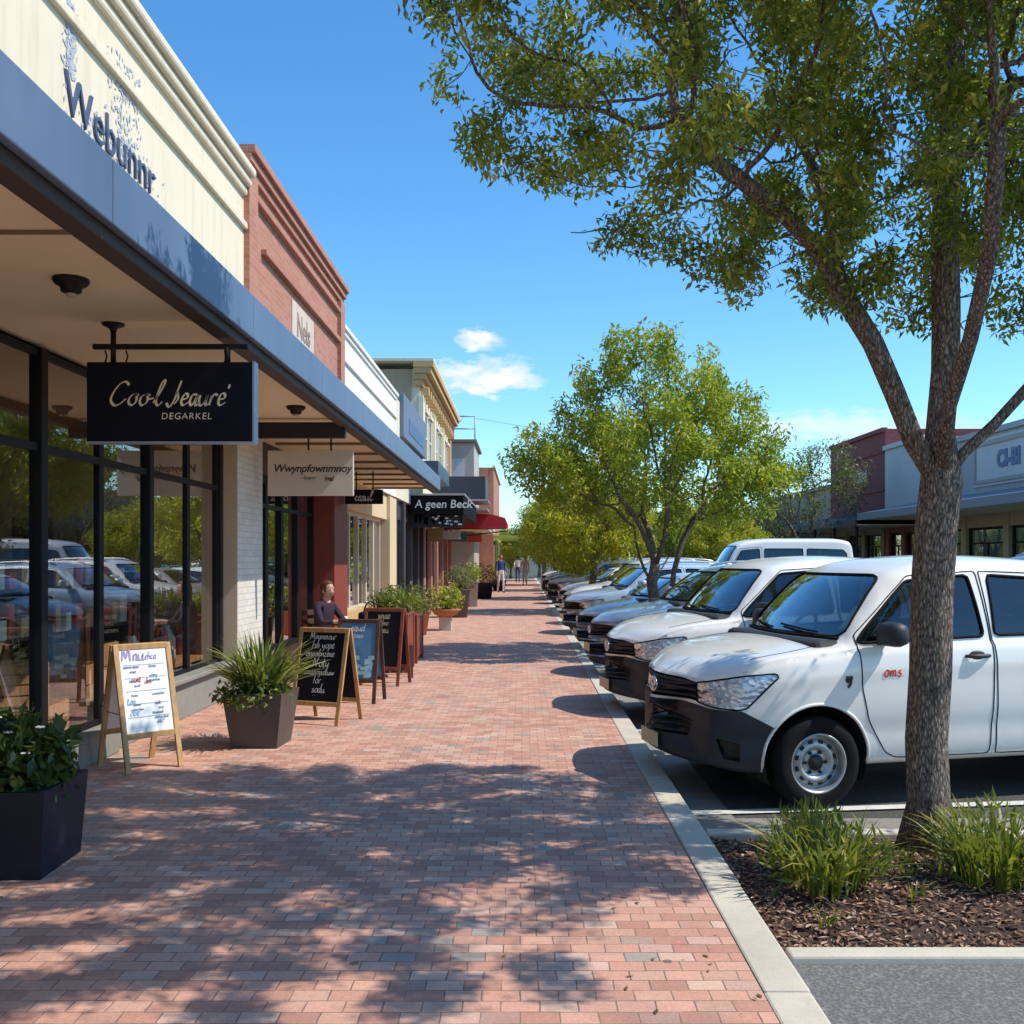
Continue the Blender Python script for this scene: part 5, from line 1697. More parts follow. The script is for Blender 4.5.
for k in range(14):
    x = -2.75 + rr.random() * .9; z = 2.62 + rr.random() * .26; box(b, x, x + .05 + .07 * rr.random(), 30.19 - .001 * k, 30.199 - .001 * k, z, z + .04)
P(a2, 'valance_lettering', b, CHALK, parent=ab)
a3 = empty('shop_awning', (-2.4, 40, 4), 0, 'dark slate upright canopy panel above the red awning', 'awning')
b = nb(); box(b, -3.5, -1.5, 40.0, 43, 3.98, 4.9, .02)
P(a3, 'panel', b, M_('canopy_slate', (.03, .04, .055), .5, 0, .3))
b = nb(); box(b, -3.5, -1.42, 39.95, 43, 3.55, 3.62); box(b, -3.5, -1.4, 39.9, 43, 3.90, 3.975, .01); P(a3, 'frame', b, M_('awning_cap_grey', (.3, .3, .3), .5))
a4 = empty('shop_awning', (-2, 43.5, 3.2), 0, 'bright red awning with drooping valance beyond the black one', 'awning')
b = nb()
prof = [(-3.4, 3.62), (-2.4, 3.58), (-1.3, 3.50), (-.78, 3.36), (-.68, 3.15), (-.70, 2.92)]
for (x0, z0), (x1, z1) in zip(prof, prof[1:]): quad(b, [(x0, 43, z0), (x1, 43, z1), (x1, 47, z1), (x0, 47, z0)])
b.verts.ensure_lookup_table()
vs = [b.verts.new((x, 43, z)) for x, z in prof] + [b.verts.new((-1.3, 43, 2.86)), b.verts.new((-3.4, 43, 2.9))]
b.faces.new(vs)
P(a4, 'canopy', b, M_('red_canvas', (.55, .025, .04), .75, 0, .15, 3))
b = nb(); tube(b, [(-.7, 43.02, 2.9), (-3.4, 43.02, 2.9)], .03, 6); tube(b, [(-.72, 46.9, 2.9), (-3.4, 46.9, 2.6)], .03, 6); P(a4, 'frame', b, BLACKMETAL)

# small blade signs and cables further along
GH = 'small blade signs under the far awnings'
for (x, y, z, wd, h, c, lb) in ((-2.6, 36, 2.45, .7, .3, (.5, .48, .42), 'small pale blade sign under the black awning'), (-2.7, 41.5, 2.5, .8, .35, (.03, .08, .05), 'small green blade sign beyond the black awning'), (-2.5, 48.6, 2.6, 1.0, .4, (.45, .08, .05), 'small red blade sign past the red awning'), (-2.9, 33.2, 2.4, .5, .45, (.35, .22, .08), 'square ochre blade sign near the charcoal shop front')):
    q = empty('blade_sign', (x, y, z), 0, lb, 'sign', GH)
    b = nb(); box(b, x - wd / 2, x + wd / 2, y - .02, y + .02, z - h / 2, z + h / 2, .006); P(q, 'board', b, M_('blade_' + lb.split()[1], c, .6))
    b = nb(); box(b, WX - .1, x + wd / 2, y - .015, y + .015, z + h / 2 + .03, z + h / 2 + .06); P(q, 'arm', b, BLACKMETAL)
    b = nb()
    for xx in (x - wd * .35, x + wd * .35): box(b, xx - .01, xx + .01, y - .01, y + .01, z + h / 2, z + h / 2 + .03)
    P(q, 'hanger', b, BLACKMETAL)
for k, (a, c, lb) in enumerate((((-2.5, 52, 8.9), (15.9, 51, 7.2), 'thin overhead cable from the rooftop frame to the maroon shop'),)):
    q = empty('overhead_cable', a, 0, lb, 'cable', 'cables over the street')
    b = nb(); A_, C_ = Vector(a), Vector(c)
    tube(b, [A_.lerp(C_, i / 16) - Vector((0, 0, .5 * math.sin(PI * i / 16))) for i in range(17)], .009, 4); P(q, 'cable', b, BLACKMETAL)
a5 = empty('shop_awning', (-2.6, 50, 3), 0, 'flat white edged verandah past the red awning', 'awning')
b = nb(); box(b, -3.6, -1.6, 47.4, 55.5, 2.95, 3.05); P(a5, 'soffit', b, SOFFIT)
b = nb(); box(b, -3.6, -1.55, 47.35, 55.5, 3.053, 3.25, .01); P(a5, 'fascia', b, M_('fascia_white', (.6, .6, .58), .5, 0, .2, 2, dirt=.4))

# --- pergola at the far end
pg = empty('garden_pergola', (-.4, 62, 0), 0, 'green painted pergola over the far end of the pavement', 'pergola')
GRNP = M_('green_paint', (.16, .32, .05), .5, 0, .25)
for (x, y) in ((-1.5, 56.5), (-1.5, 66), (.2, 66)):
    b = nb(); bar(b, (x, y, 0), (x, y, 2.7), .13, .13, (0, 1, 0)); P(pg, 'post', b, GRNP)
b = nb()
for y in np.arange(56.2, 66.6, .8): box(b, -1.7, .9, y, y + .06, 2.75, 2.9)
for x in (-1.55, .2): box(b, x, x + .08, 56, 66.5, 2.6, 2.745)
P(pg, 'roof_slats', b, M_('lime_paint', (.35, .45, .07), .5, 0, .25))
# ------------------------------------------------------------------ planters and boards on the pavement
def local(name, bm, mats, root, smooth=False, parent=None): return obj(name, bm, mats, parent or root, smooth)
def tapered(bm, wb, wt, h, wall=.03, rim=0.0, bev=.008):
    """square tapered tub, open at the top"""
    def ring(w, z): return [bm.verts.new((sx * w / 2, sy * w / 2, z)) for sx, sy in ((-1, -1), (1, -1), (1, 1), (-1, 1))]
    R_ = [ring(wb, 0), ring(wt, h), ring(wt - 2 * wall, h), ring(wt - 2 * wall, h - .07)]
    bm.faces.new(list(reversed(R_[0])))
    for A, B in zip(R_, R_[1:]):
        for k in range(4): bm.faces.new((A[k], A[(k + 1) % 4], B[(k + 1) % 4], B[k]))
    bm.faces.new(R_[-1])
    es = [e for e in bm.edges if e.is_manifold and e.calc_face_angle(0) > .5]
    bmesh.ops.bevel(bm, geom=es, offset=bev, segments=2, profile=.5, affect='EDGES')
SOIL = M_('potting_soil', (.03, .02, .014), .95, 0, .4, 30, .6, 80)
r = np.random.default_rng(21)
pl = empty('planter', (-2.70, 5.30, 0), R(2), 'navy square planter with dark leafy plants and white flowers, nearest the camera', 'planter')
b = nb(); tapered(b, .50, .56, .45); local('tub', b, M_('planter_navy', (.007, .010, .020), .5, 0, .25, 5, .06, 60, dirt=.1, spec=.3), pl)
b = nb(); sheet(b, -.25, .25, -.25, .25, .40); local('soil', b, SOIL, pl)
link('foliage', bush_mesh('foliage', 1500, (0, 0, .56), (.31, .31, .25), .095, r, .5, .5, .35), pl, LEAF_DARK)
link('arching_leaves', blades('arching_leaves', 90, .16, .42, .30, .035, r, c=(0, 0, .42), tint=.45), pl, LEAF_DARK)
b = nb()
for k in range(16):
    a = r.random() * 6.28; e = .10 + .18 * r.random(); c = Vector((math.cos(a) * e, math.sin(a) * e - .06, .60 + .18 * r.random()))
    for j in range(5):
        q = 2 * PI * j / 5; ellipsoid(b, c + Vector((math.cos(q) * .014, math.sin(q) * .014, 0)), (.012, .012, .005), 6, 4)
local('flowers', b, M_('white_petals', (.75, .74, .70), .7, 0, .1), pl)

p2 = empty('planter', (-2.29, 8.76, 0), R(-4), 'tapered brown grey planter with spiky arching leaves between two sandwich boards', 'planter')
b = nb(); tapered(b, .40, .52, .47); local('tub', b, M_('planter_taupe', (.085, .066, .055), .55, 0, .2, 5, .08, 60, dirt=.35), p2)
b = nb(); sheet(b, -.23, .23, -.23, .23, .42); local('soil', b, SOIL, p2)
link('spiky_leaves', blades('spiky_leaves', 330, .17, .60, .42, .030, r, c=(0, 0, .40), segs=6), p2, SPIKYM)
link('foliage', bush_mesh('foliage', 900, (-.06, -.08, .46), (.34, .30, .16), .06, r, .6, .5, .4), p2, SPIKYM)

OAK = wood('pine_frame', (.50, .29, .115), .6); DKW = wood('dark_timber', (.11, .05, .028), .5); REDW = wood('red_timber', (.26, .062, .032), .5)
BOARDW = M_('whiteboard', (.80, .81, .82), .4, 0, .04, 3); BOARDB = M_('blackboard', (.006, .007, .010), .65, 0, .4, 4, spec=.2)
def a_frame(name, label, cat, loc, rz, w, h, lean, fm, bm_mat, z0=.22, text=None, group=None, spread=.42, legs=True):
    """sandwich board: local -y is the written face"""
    root = empty(name, loc, rz, label, cat, group)
    def leaf(sgn, nm):
        y0 = -spread / 2 * sgn; y1 = -.02 * sgn
        def at(u): return y0 + (y1 - y0) * u
        g = nb()
        for sx in (-1, 1): bar(g, (sx * (w / 2 - .02), at(0), 0), (sx * (w / 2 - .02), at(1), h), .042, .024, (0, 1, 0), .004)
        zz = (z0, h - .02)
        for z in zz: bar(g, (-w / 2 + .035, at(z / h), z), (w / 2 - .035, at(z / h), z), .026, .045, (0, 0, 1), .004)
        f = obj('frame', g, fm, root)
        g = nb(); q = at(z0 / h), at(1)
        off = -.004 * sgn
        rbox(g, (0, (q[0] + q[1]) / 2, (z0 + h) / 2 - .01), (w - .075, .008, math.hypot(h - z0, q[1] - q[0]) - .04), Matrix.Rotation(-math.atan2(q[1] - q[0], h - z0), 3, 'X'))
        bd = obj('board', g, bm_mat if sgn > 0 else (fm if not legs else bm_mat), root)
        return f, bd, at
    f, bd, at = leaf(1, 'front'); leaf(-1, 'back')
    up = Vector((0, at(1) - at(0), h)).normalized()
    zc = (z0 + h) / 2
    nrm = Vector((1, 0, 0)).cross(up)
    M = frame(Vector((0, at(zc / h), zc)) + nrm * .0065, (1, 0, 0), up)
    if text: text(root, bd, M, w - .09, h - z0 - .06)
    g = nb(); tube(g, [(-w / 2 + .03, at(.45) , h * .45), (-w / 2 + .03, -at(.45), h * .45)], .004, 5); obj('stay', g, BLACKMETAL, root)
    return root
def scrib(words, colr, sizes, seed=0, ang=40, pen=.11):
    def fn(root, bd, M, W, H):
        y = H / 2
        b = nb()
        for i, (wd, sz) in enumerate(zip(words, sizes)):
            y -= sz * .62
            g = script_bm(wd, sz, pen, .45, ang, M @ Matrix.Translation(((.03 * math.sin(i * 2.3)) * W, y, 0)), 1.0, seed=seed + i)
            xs = [(M.inverted() @ v.co).x for v in g.verts]
            ext = max(xs) - min(xs)
            if ext > W * .94:
                k = W * .94 / ext; bmesh.ops.transform(g, matrix=M @ Matrix.Diagonal((k, 1, 1, 1)) @ M.inverted(), verts=g.verts)
            join_bm(b, g); y -= sz * .45
        obj('lettering', b, colr, root if bd is None else bd)
    return fn
MENU_INK = M_('menu_ink_blue', (.10, .13, .24), .8, 0, .3, 40); MENU_RED = M_('menu_ink_red', (.45, .05, .06), .8); MENU_SKY = M_('menu_ink_sky', (.30, .48, .68), .8)
def menu(root, bd, M, W, H):
    rr = random.Random(4)
    def put(words, mat, seed):
        b = nb()
        for (wd, x, y, sz, pen) in words: join_bm(b, script_bm(wd, sz, pen, .5, 40, M @ Matrix.Translation((x * W, y * H, 0)), 1.0, seed=seed))
        obj('lettering', b, mat, bd)
    put([('Mnu', -.22, .42, .11, .13), ('ehca', .16, .40, .06, .12)], M_('menu_ink_violet', (.36, .28, .55), .8), 1)
    ln = []
    wl = ['canenmrotaen', 'wanuterban', 'ncaue', 'thanoneub', 'wndm', 'taneuc', 'mrne', 'acunb', 'unemar']
    k = 0
    for i in range(13):
        y = .28 - .058 * i
        for x in (-.24, .22):
            if rr.random() < .78: ln.append((wl[(k * 5 + i) % 9], x + rr.uniform(-.06, .06), y, .026 if i < 4 else .024, .15)); k += 1
    put(ln, MENU_INK, 3)
    put([('crmt', -.2, .12, .05, .13), ('den', .05, .09, .045, .12)], MENU_RED, 5)
    put([('tan', -.34, -.14, .06, .14), ('obe', -.3, -.28, .06, .12), ('ura', .26, -.38, .04, .12)], MENU_SKY, 8)
    g = nb()
    for i in range(5):
        y = (.30 - .16 * i) * H; quad(g, [M @ Vector((-W * .45, y, 0)), M @ Vector((W * .45, y, 0)), M @ Vector((W * .45, y + .003, 0)), M @ Vector((-W * .45, y + .003, 0))])
    obj('rule_lines', g, MENU_INK, bd)
b1 = a_frame('sandwich_board', 'pine sandwich board with white handwritten menu beside the shop window', 'sandwich board', (-3.0, 7.84, 0), R(46), .46, .96, .2, OAK, BOARDW, .27, menu, 'sandwich boards on the pavement', .5)
b2 = a_frame('sandwich_board', 'pine framed blackboard with white chalk writing beside the spiky planter', 'sandwich board', (-1.97, 10.0, 0), R(-20), .56, .93, .2, OAK, BOARDB, .2, scrib(['Minsnmour', 'Ish yope', 'oppoibnzene', 'Noty', 'amanrgsotuiw', 'Ior', 'sodu'], CHALK, [.075, .085, .075, .10, .07, .08, .085], 11), 'sandwich boards on the pavement', .48)
b3 = a_frame('sandwich_board', 'dark framed board with blue poster standing behind the pine blackboard', 'sandwich board', (-1.86, 11.4, 0), R(-10), .5, .93, .2, DKW, M_('poster_blue', (.09, .24, .40), .5, 0, .45, 5), .25, scrib(['saud', 'tneo'], CHALK, [.1, .07], 31), 'sandwich boards on the pavement', .4)
b = nb(); rr = random.Random(2)
M = frame((0, -.13, .42), (1, 0, 0), (0, .2, .93))
for k in range(30):
    c = M @ Vector((rr.uniform(-.18, .18), rr.uniform(-.16, .1), .012 + .0003 * k)); s = rr.uniform(.02, .05)
    quad(b, [c + (M.to_3x3() @ Vector((dx * s, dy * s * .7, 0))) for dx, dy in ((-1, -1), (1, -.8), (.9, 1), (-1, .8))])
obj('poster_picture', b, M_('poster_aqua', (.30, .52, .58), .5, 0, .6, 18), b3)
b4 = a_frame('sandwich_board', 'red brown framed blackboard with faint chalk in front of the red timber planters', 'sandwich board', (-1.78, 12.95, 0), R(-14), .54, .98, .2, REDW, BOARDB, .22, scrib(['smae', 'dno', 'rneau'], M_('chalk_yellow', (.55, .50, .32), .9), [.10, .08, .09], 51), 'sandwich boards on the pavement', .45)

# red timber planter boxes
def box_planter(loc, sx, sy, h, label, seed, leafm):
    root = empty('timber_planter', loc, 0, label, 'planter', 'red timber planters beside the cafe seats')
    b = nb(); n = max(2, int(sy / .12))
    for k in range(n):
        y0 = -sy / 2 + sy * k / n
        for x in (-sx / 2, sx / 2): box(b, x - .014, x + .014, y0 + .003, y0 + sy / n - .003, .08, h, .003)
    n = max(2, int(sx / .12))
    for k in range(n):
        x0 = -sx / 2 + .015 + (sx - .03) * k / n
        for y in (-sy / 2, sy / 2): box(b, x0 + .003, x0 + (sx - .03) / n - .003, y - .013, y + .013, .08, h, .003)
    box(b, -sx / 2 - .03, sx / 2 + .03, -sy / 2 - .03, sy / 2 + .03, h, h + .035, .006)
    obj('panel', b, REDW, root)
    for x in (-1, 1):
        for y in (-1, 1):
            b = nb(); box(b, x * (sx / 2) - .03, x * (sx / 2) + .03, y * (sy / 2) - .03, y * (sy / 2) + .03, 0, h - .003, .005); obj('leg', b, REDW, root)
    rr = np.random.default_rng(seed)
    link('foliage', bush_mesh('foliage', 900, (0, 0, h + .13), (sx * .62, sy * .55, .26), .08, rr, .35, .2, .2), root, leafm)
    link('arching_leaves', blades('arching_leaves', 140, .2, .45, .38, .028, rr, c=(0, 0, h)), root, SPIKYM)
    return root
box_planter((-1.92, 14.6, 0), .52, .8, .80, 'red timber planter box with ferny plants just behind the dark blackboard', 41, SPIKYM)
box_planter((-1.92, 15.9, 0), .52, .9, .72, 'red timber planter box with trailing plants, farther of the two', 42, LEAF_LIME)

# round pots and bushes further along
def pot(kind, loc, label, group, seed, h=.4, rt=.25, rb=.18, fol=(.35, .35, .3), leafm=None, mat=None, spiky=0):
    root = empty('potted_plant', loc, 0, label, 'potted plant', group)
    b = nb()
    if kind == 'bowl':
        lathe(b, [(0, .30), (rt * .4, .30), (rt * .75, .36), (rt, h), (rt + .015, h), (rt + .015, h - .035), (rt - .02, h - .03), (0, h - .05)], 24)
        obj('bowl', b, mat, root)
        b = nb(); box(b, -.14, .14, -.14, .14, 0, .298, .01); obj('pedestal', b, M_('pale_pedestal', (.5, .47, .42), .8, 0, .2), root)
    else:
        lathe(b, [(0, 0), (rb, 0), (rt, h), (rt + .02, h), (rt + .02, h + .02), (rt - .03, h + .02), (rt - .04, h - .04), (0, h - .04)], 24)
        obj('pot', b, mat, root)
    rr = np.random.default_rng(seed)
    link('foliage', bush_mesh('foliage', 700, (0, 0, h + fol[2] * .65), fol, .09, rr, .5, .2, .2), root, leafm or LEAF_LIME)
    if spiky: link('arching_leaves', blades('arching_leaves', spiky, .1, .5, .35, .03, rr, c=(0, 0, h - .05)), root, SPIKYM)
    return root
TERRA = M_('terracotta', (.42, .15, .085), .75, 0, .2, 6, .1); PBLACK = M_('pot_black', (.02, .02, .022), .5, 0, .3); PGREY = M_('pot_grey', (.09, .09, .095), .6, 0, .3)
GP = 'potted plants along the shop fronts'
pot('tall', (-2.25, 18.8, 0), 'black pot with bushy deep green plant behind the timber planters', GP, 61, .5, .3, .25, (.5, .5, .42), LEAF_DARK, PBLACK)
pot('bowl', (-1.75, 22.6, 0), 'terracotta bowl of green plants on a pale pedestal', GP, 62, .48, .34, .2, (.42, .42, .38), LEAF_LIME, TERRA, 40)
pot('tall', (-2.25, 21.2, 0), 'terracotta pot with red tinged spiky plant near the wall', GP, 67, .5, .28, .2, (.45, .45, .36), LEAF_GREY, TERRA, 60)
pot('tall', (-1.75, 27.5, 0), 'tall dark grey pot with loose grey green plant', GP, 63, .75, .28, .22, (.45, .45, .45), LEAF_GREY, PGREY, 30)
pot('tall', (-1.70, 33.5, 0), 'slim pale grey pot with green plant under the black awning', GP, 64, .85, .2, .16, (.35, .35, .4), LEAF_LIME, M_('pot_pale', (.35, .38, .42), .6))
pot('tall', (-1.55, 40, 0), 'black round pot with wide green plant under the red awning', GP, 65, .62, .36, .28, (.6, .6, .5), LEAF_DARK, PBLACK)
pot('tall', (-1.2, 50, 0), 'yellow green shrub in a dark pot past the red awning', GP, 66, .5, .36, .28, (.6, .6, .7), LEAF_YEL, PBLACK)

# ------------------------------------------------------------------ things in the first shop window
GW = 'wooden crates displayed in the nearest shop window'
CRW = wood('crate_wood', (.52, .27, .11), .5)
def crate(loc, rz, s, label):
    root = empty('wooden_crate', loc, rz, label, 'crate', GW)
    b = nb(); w_, d_, h_ = s
    n = 4
    for k in range(n):
        z0 = h_ * k / n
        for y in (-d_ / 2, d_ / 2): box(b, -w_ / 2, w_ / 2, y - .01, y + .01, z0 + .006, z0 + h_ / n - .006, .002)
        for x in (-w_ / 2, w_ / 2): box(b, x - .01, x + .01, -d_ / 2 + .011, d_ / 2 - .011, z0 + .006, z0 + h_ / n - .006, .002)
    box(b, -w_ / 2 + .012, w_ / 2 - .012, -d_ / 2 + .012, d_ / 2 - .012, .0, .02)
    obj('slats', b, CRW, root)
    b = nb()
    for x in (-1, 1):
        for y in (-1, 1): box(b, x * (w_ / 2 - .03) - .018, x * (w_ / 2 - .03) + .018, y * (d_ / 2 - .03) - .018, y * (d_ / 2 - .03) + .018, .021, h_)
    obj('corner_posts', b, CRW, root)
    return root
crate((-3.93, 8.62, .02), .1, (.42, .42, .70), 'tall wooden crate in the window behind the white menu board')
crate((-3.95, 9.05, .02), -.12, (.42, .34, .85), 'taller wooden crate in the window beside the jar table')
crate((-3.98, 7.95, .02), .1, (.5, .6, .45), 'low wooden crate in the window above the navy planter')
crate((-4.0, 7.95, .47), .5, (.38, .38, .34), 'small wooden crate stacked on the low crate in the window')
tb_ = empty('display_table', (-4.02, 10.75, .02), 0, 'long wooden display table behind the second pair of windows', 'table')
b = nb(); box(b, -.32, .32, -1.0, 1.0, .44, .49, .006); obj('tabletop', b, CRW, tb_)
for x in (-.27, .27):
    for y in (-.9, .9):
        b = nb(); box(b, x - .03, x + .03, y - .03, y + .03, 0, .438); obj('leg', b, CRW, tb_)
rr = random.Random(12)
for k in range(12):
    o_ = empty('jar', (-3.92 + rr.uniform(-.16, .16), 9.86 + k * .16, .512), 0, 'lidded jar among the row of jars on the display table', 'jar', 'jars on the display table')
    h_ = rr.uniform(.16, .36); q = rr.uniform(.055, .09)
    b = nb(); lathe(b, [(0, 0), (q, 0), (q, h_ * .8), (q * .7, h_ * .9), (q * .7, h_), (0, h_)], 14)
    obj('glass_body', b, M_('jar_%d' % (k % 4), [(.55, .25, .08), (.40, .42, .32), (.62, .55, .45), (.42, .09, .05)][k % 4], .3), o_)
sh = empty('shelf_unit', (-4.75, 8.7, .02), 0, 'dark shelf unit with rows of goods inside the nearest shop', 'shelf')
b = nb()
for z in (.4, .85, 1.3, 1.75): box(b, -.2, .2, -3, 3, z, z + .03)
for y in (-3, -1, 1, 3): box(b, -.2, .2, y - .02, y + .02, 0, 2.0)
obj('shelves', b, DKW, sh)
b = nb()
for z in (.43, .88, 1.33):
    for k in range(26):
        y = -2.9 + k * .225
        if abs((y + 3) % 2) < .12: continue
        hh = rr.uniform(.12, .33); box(b, -.12, .15, y, y + rr.uniform(.08, .19), z, z + hh, 0, k % 3)
obj('goods', b, [M_('goods_a', (.62, .38, .18), .6, 0, .4, 3), M_('goods_b', (.78, .72, .58), .6, 0, .4, 3), M_('goods_c', (.55, .12, .07), .6, 0, .4, 3)], sh)

# ------------------------------------------------------------------ people
SKIN = M_('skin', (.46, .26, .18), .55, 0, .08); HAIRR = M_('hair_auburn', (.12, .035, .018), .5, 0, .3, 40); HAIRD = M_('hair_dark', (.015, .012, .010), .5, 0, .3, 40)
def fabric(name, c): return M_('fabric_' + name, c, .9, 0, .15, 12, .2, 120)
def person(label, loc, rz, J, top, bottom, hair, shoes, group=None, long_hair=False, sleeve='long'):
    """J: joint positions (x side, y front is -y, z up) of a skeleton; one skinned body mesh"""
    root = empty('person', loc, rz, label, 'person', group)
    verts = []; edges = []; rad = []; reg = []
    ids = {}
    def V(name, p, r_, g, parent=None):
        ids[name] = len(verts); verts.append(tuple(p)); rad.append(r_); reg.append(g)
        if parent: edges.append((ids[parent], ids[name]))
    j = {k: Vector(v) for k, v in J.items() if k != 'turn'}
    V('pelvis', j['pelvis'], (.15, .115), 1)
    V('waist', j['pelvis'].lerp(j['chest'], .42), (.135, .10), 0, 'pelvis')
    V('chest', j['chest'], (.165, .115), 0, 'waist')
    V('collar', j['chest'].lerp(j['neck'], .75), (.10, .085), 0, 'chest')
    V('neck', j['neck'], (.052, .055), 2, 'collar')
    V('skull', j['head'] - Vector((0, 0, .03)), (.062, .07), 2, 'neck')
    for s in ('l', 'r'):
        sx = 1 if s == 'l' else -1
        V('sh' + s, j['sh' + s], (.062, .06), 0, 'collar')
        V('ua' + s, j['sh' + s].lerp(j['el' + s], .5), (.05, .05), 0, 'sh' + s)
        V('el' + s, j['el' + s], (.041, .041), 0 if sleeve == 'long' else 2, 'ua' + s)
        V('wr' + s, j['wr' + s], (.027, .03), 2, 'el' + s)
        d = (j['wr' + s] - j['el' + s]).normalized()
        side = d.orthogonal().normalized(); up = d.cross(side)
        V('pa' + s, j['wr' + s] + d * .06, (.04, .016), 2, 'wr' + s)
        for k in range(4):
            a = j['wr' + s] + d * .085 + side * (k - 1.5) * .021
            ln = (.066, .078, .073, .058)[k]
            V('f%s%d' % (s, k), a, (.0095, .0095), 2, 'pa' + s)
            V('g%s%d' % (s, k), a + d * ln * .55 + up * .012, (.0085, .0085), 2, 'f%s%d' % (s, k))
            V('h%s%d' % (s, k), a + d * ln * .9 + up * .034, (.007, .007), 2, 'g%s%d' % (s, k))
        V('t' + s, j['wr' + s] + d * .05 + side * .045 + up * .012, (.011, .011), 2, 'pa' + s)
        V('u' + s, j['wr' + s] + d * .085 + side * .06 + up * .025, (.009, .009), 2, 't' + s)
        V('hp' + s, j['hp' + s], (.09, .09), 1, 'pelvis')
        V('th' + s, j['hp' + s].lerp(j['kn' + s], .5), (.078, .08), 1, 'hp' + s)
        V('kn' + s, j['kn' + s], (.058, .06), 1, 'th' + s)
        V('ca' + s, j['kn' + s].lerp(j['an' + s], .4), (.055, .058), 1, 'kn' + s)
        V('an' + s, j['an' + s], (.038, .042), 1, 'ca' + s)
        f = Vector(J.get('foot' + s, (0, -1, 0)))
        V('ft' + s, j['an' + s] + f * .11 + Vector((0, 0, -.045)), (.042, .032), 3, 'an' + s)
        V('to' + s, j['an' + s] + f * .19 + Vector((0, 0, -.055)), (.034, .022), 3, 'ft' + s)
    me = bpy.data.meshes.new('body_cage'); me.from_pydata(verts, edges, [])
    o = bpy.data.objects.new('body_cage', me); COL.objects.link(o)
    o.modifiers.new('skin', 'SKIN')
    if not me.skin_vertices: 
        bmx = nb(); bmx.from_mesh(me); bmx.verts.layers.skin.verify(); bmx.to_mesh(me); bmx.free()
    for k, sv in enumerate(me.skin_vertices[0].data):
        sv.radius = rad[k]; sv.use_root = (k == 0)
    md = o.modifiers.new('sub', 'SUBSURF'); md.levels = 2; md.render_levels = 2
    dg = bpy.context.evaluated_depsgraph_get()
    me2 = bpy.data.meshes.new_from_object(o.evaluated_get(dg))
    bpy.data.objects.remove(o); bpy.data.meshes.remove(me)
    bm = nb(); bm.from_mesh(me2); bpy.data.meshes.remove(me2)
    VA = np.array(verts)
    E = [(np.array(verts[a]), np.array(verts[c]), reg[a], reg[c], ) for a, c in edges]
    A = np.array([e[0] for e in E]); B = np.array([e[1] for e in E]); D = B - A
    for f in bm.faces:
        c = np.array(f.calc_center_median())
        tt = np.clip(((c - A) * D).sum(1) / ((D * D).sum(1) + 1e-9), 0, 1)
        dd = np.linalg.norm(c - (A + D * tt[:, None]), axis=1); k = int(dd.argmin())
        f.material_index = E[k][2] if tt[k] < .6 else E[k][3]
        f.smooth = True
    # head with face
    H = j['head']; Mh = Matrix.Rotation(J.get('turn', 0.0), 3, 'Z')
    hb = nb(); ellipsoid(hb, (0, 0, 0), (.075, .095, .115), 20, 16, 2)
    for v in hb.verts:
        if v.co.z < -.03: v.co.x *= 1 - (-.03 - v.co.z) * 3.2; 
        if v.co.y < -.05 and abs(v.co.x) < .05 and -.005 < v.co.z < .03: v.co.y += .008
    for v in hb.verts:
        d = math.hypot(v.co.x, v.co.z + .022)
        if v.co.y < -.06 and d < .03: v.co.y -= .022 * (1 - d / .03)
    ellipsoid(hb, (0, -.094, -.030), (.010, .016, .010), 8, 6, 2)
    for sx in (-1, 1):
        ellipsoid(hb, (sx * .031, -.084, .006), (.012, .008, .008), 8, 6, 4)
        ellipsoid(hb, (sx * .076, .004, -.008), (.012, .02, .032), 8, 6, 2)
    ellipsoid(hb, (0, -.083, -.060), (.024, .008, .007), 8, 6, 5)
    for v in hb.verts: v.co = Mh @ v.co + H
    join_bm(bm, hb)
    obj('body', bm, [top, bottom, SKIN, shoes, M_('eyes', (.03, .025, .02), .3), M_('lips', (.38, .12, .10), .5)], root)
    hb = nb(); ellipsoid(hb, (0, .012, .022), (.086, .104, .112), 20, 14)
    dele = [f for f in hb.faces if f.calc_center_median().y < -.042 and f.calc_center_median().z < .082 or f.calc_center_median().z < -.07]
    bmesh.ops.delete(hb, geom=dele, context='FACES')
    for v in hb.verts: v.co += v.co.normalized() * .008 * noise.noise(v.co * 40)
    if long_hair:
        ellipsoid(hb, (0, .06, -.08), (.075, .05, .14), 14, 10)
    for v in hb.verts: v.co = Mh @ v.co + H
    obj('hair', hb, hair, root)
    return root
def standing(step=.0, arm=.1, h=1.0):
    J = dict(pelvis=(0, 0, .95), chest=(0, -.01, 1.27), neck=(0, .0, 1.47), head=(0, -.02, 1.62),
             shl=(.17, 0, 1.40), shr=(-.17, 0, 1.40), ell=(.23, .02 + arm, 1.12), elr=(-.23, .02 - arm, 1.12), wrl=(.24, -.05 + arm * .6, .88), wrr=(-.24, -.05 - arm * 1.4, .90),
             hpl=(.09, 0, .90), hpr=(-.09, 0, .90), knl=(.10, -.03 - step * .5, .50), knr=(-.10, -.03 + step * .3, .50), anl=(.10, .03 - step, .08), anr=(-.10, .05 + step, .10))
    return {k: tuple(c * h for c in v) for k, v in J.items()}
def sitting():
    return dict(pelvis=(0, .05, .56), chest=(0, .0, .86), neck=(0, -.03, 1.06), head=(0, -.07, 1.20),
                shl=(.17, -.01, .99), shr=(-.17, -.01, .99), ell=(.23, -.16, .78), elr=(-.23, -.16, .78), wrl=(.12, -.36, .79), wrr=(-.10, -.36, .80),
                hpl=(.09, .0, .53), hpr=(-.09, .0, .53), knl=(.12, -.42, .52), knr=(-.12, -.42, .52), anl=(.12, -.40, .08), anr=(-.12, -.40, .08))
SHOE = M_('shoe_dark', (.03, .025, .02), .6)
Js = sitting(); Js['turn'] = R(-10)
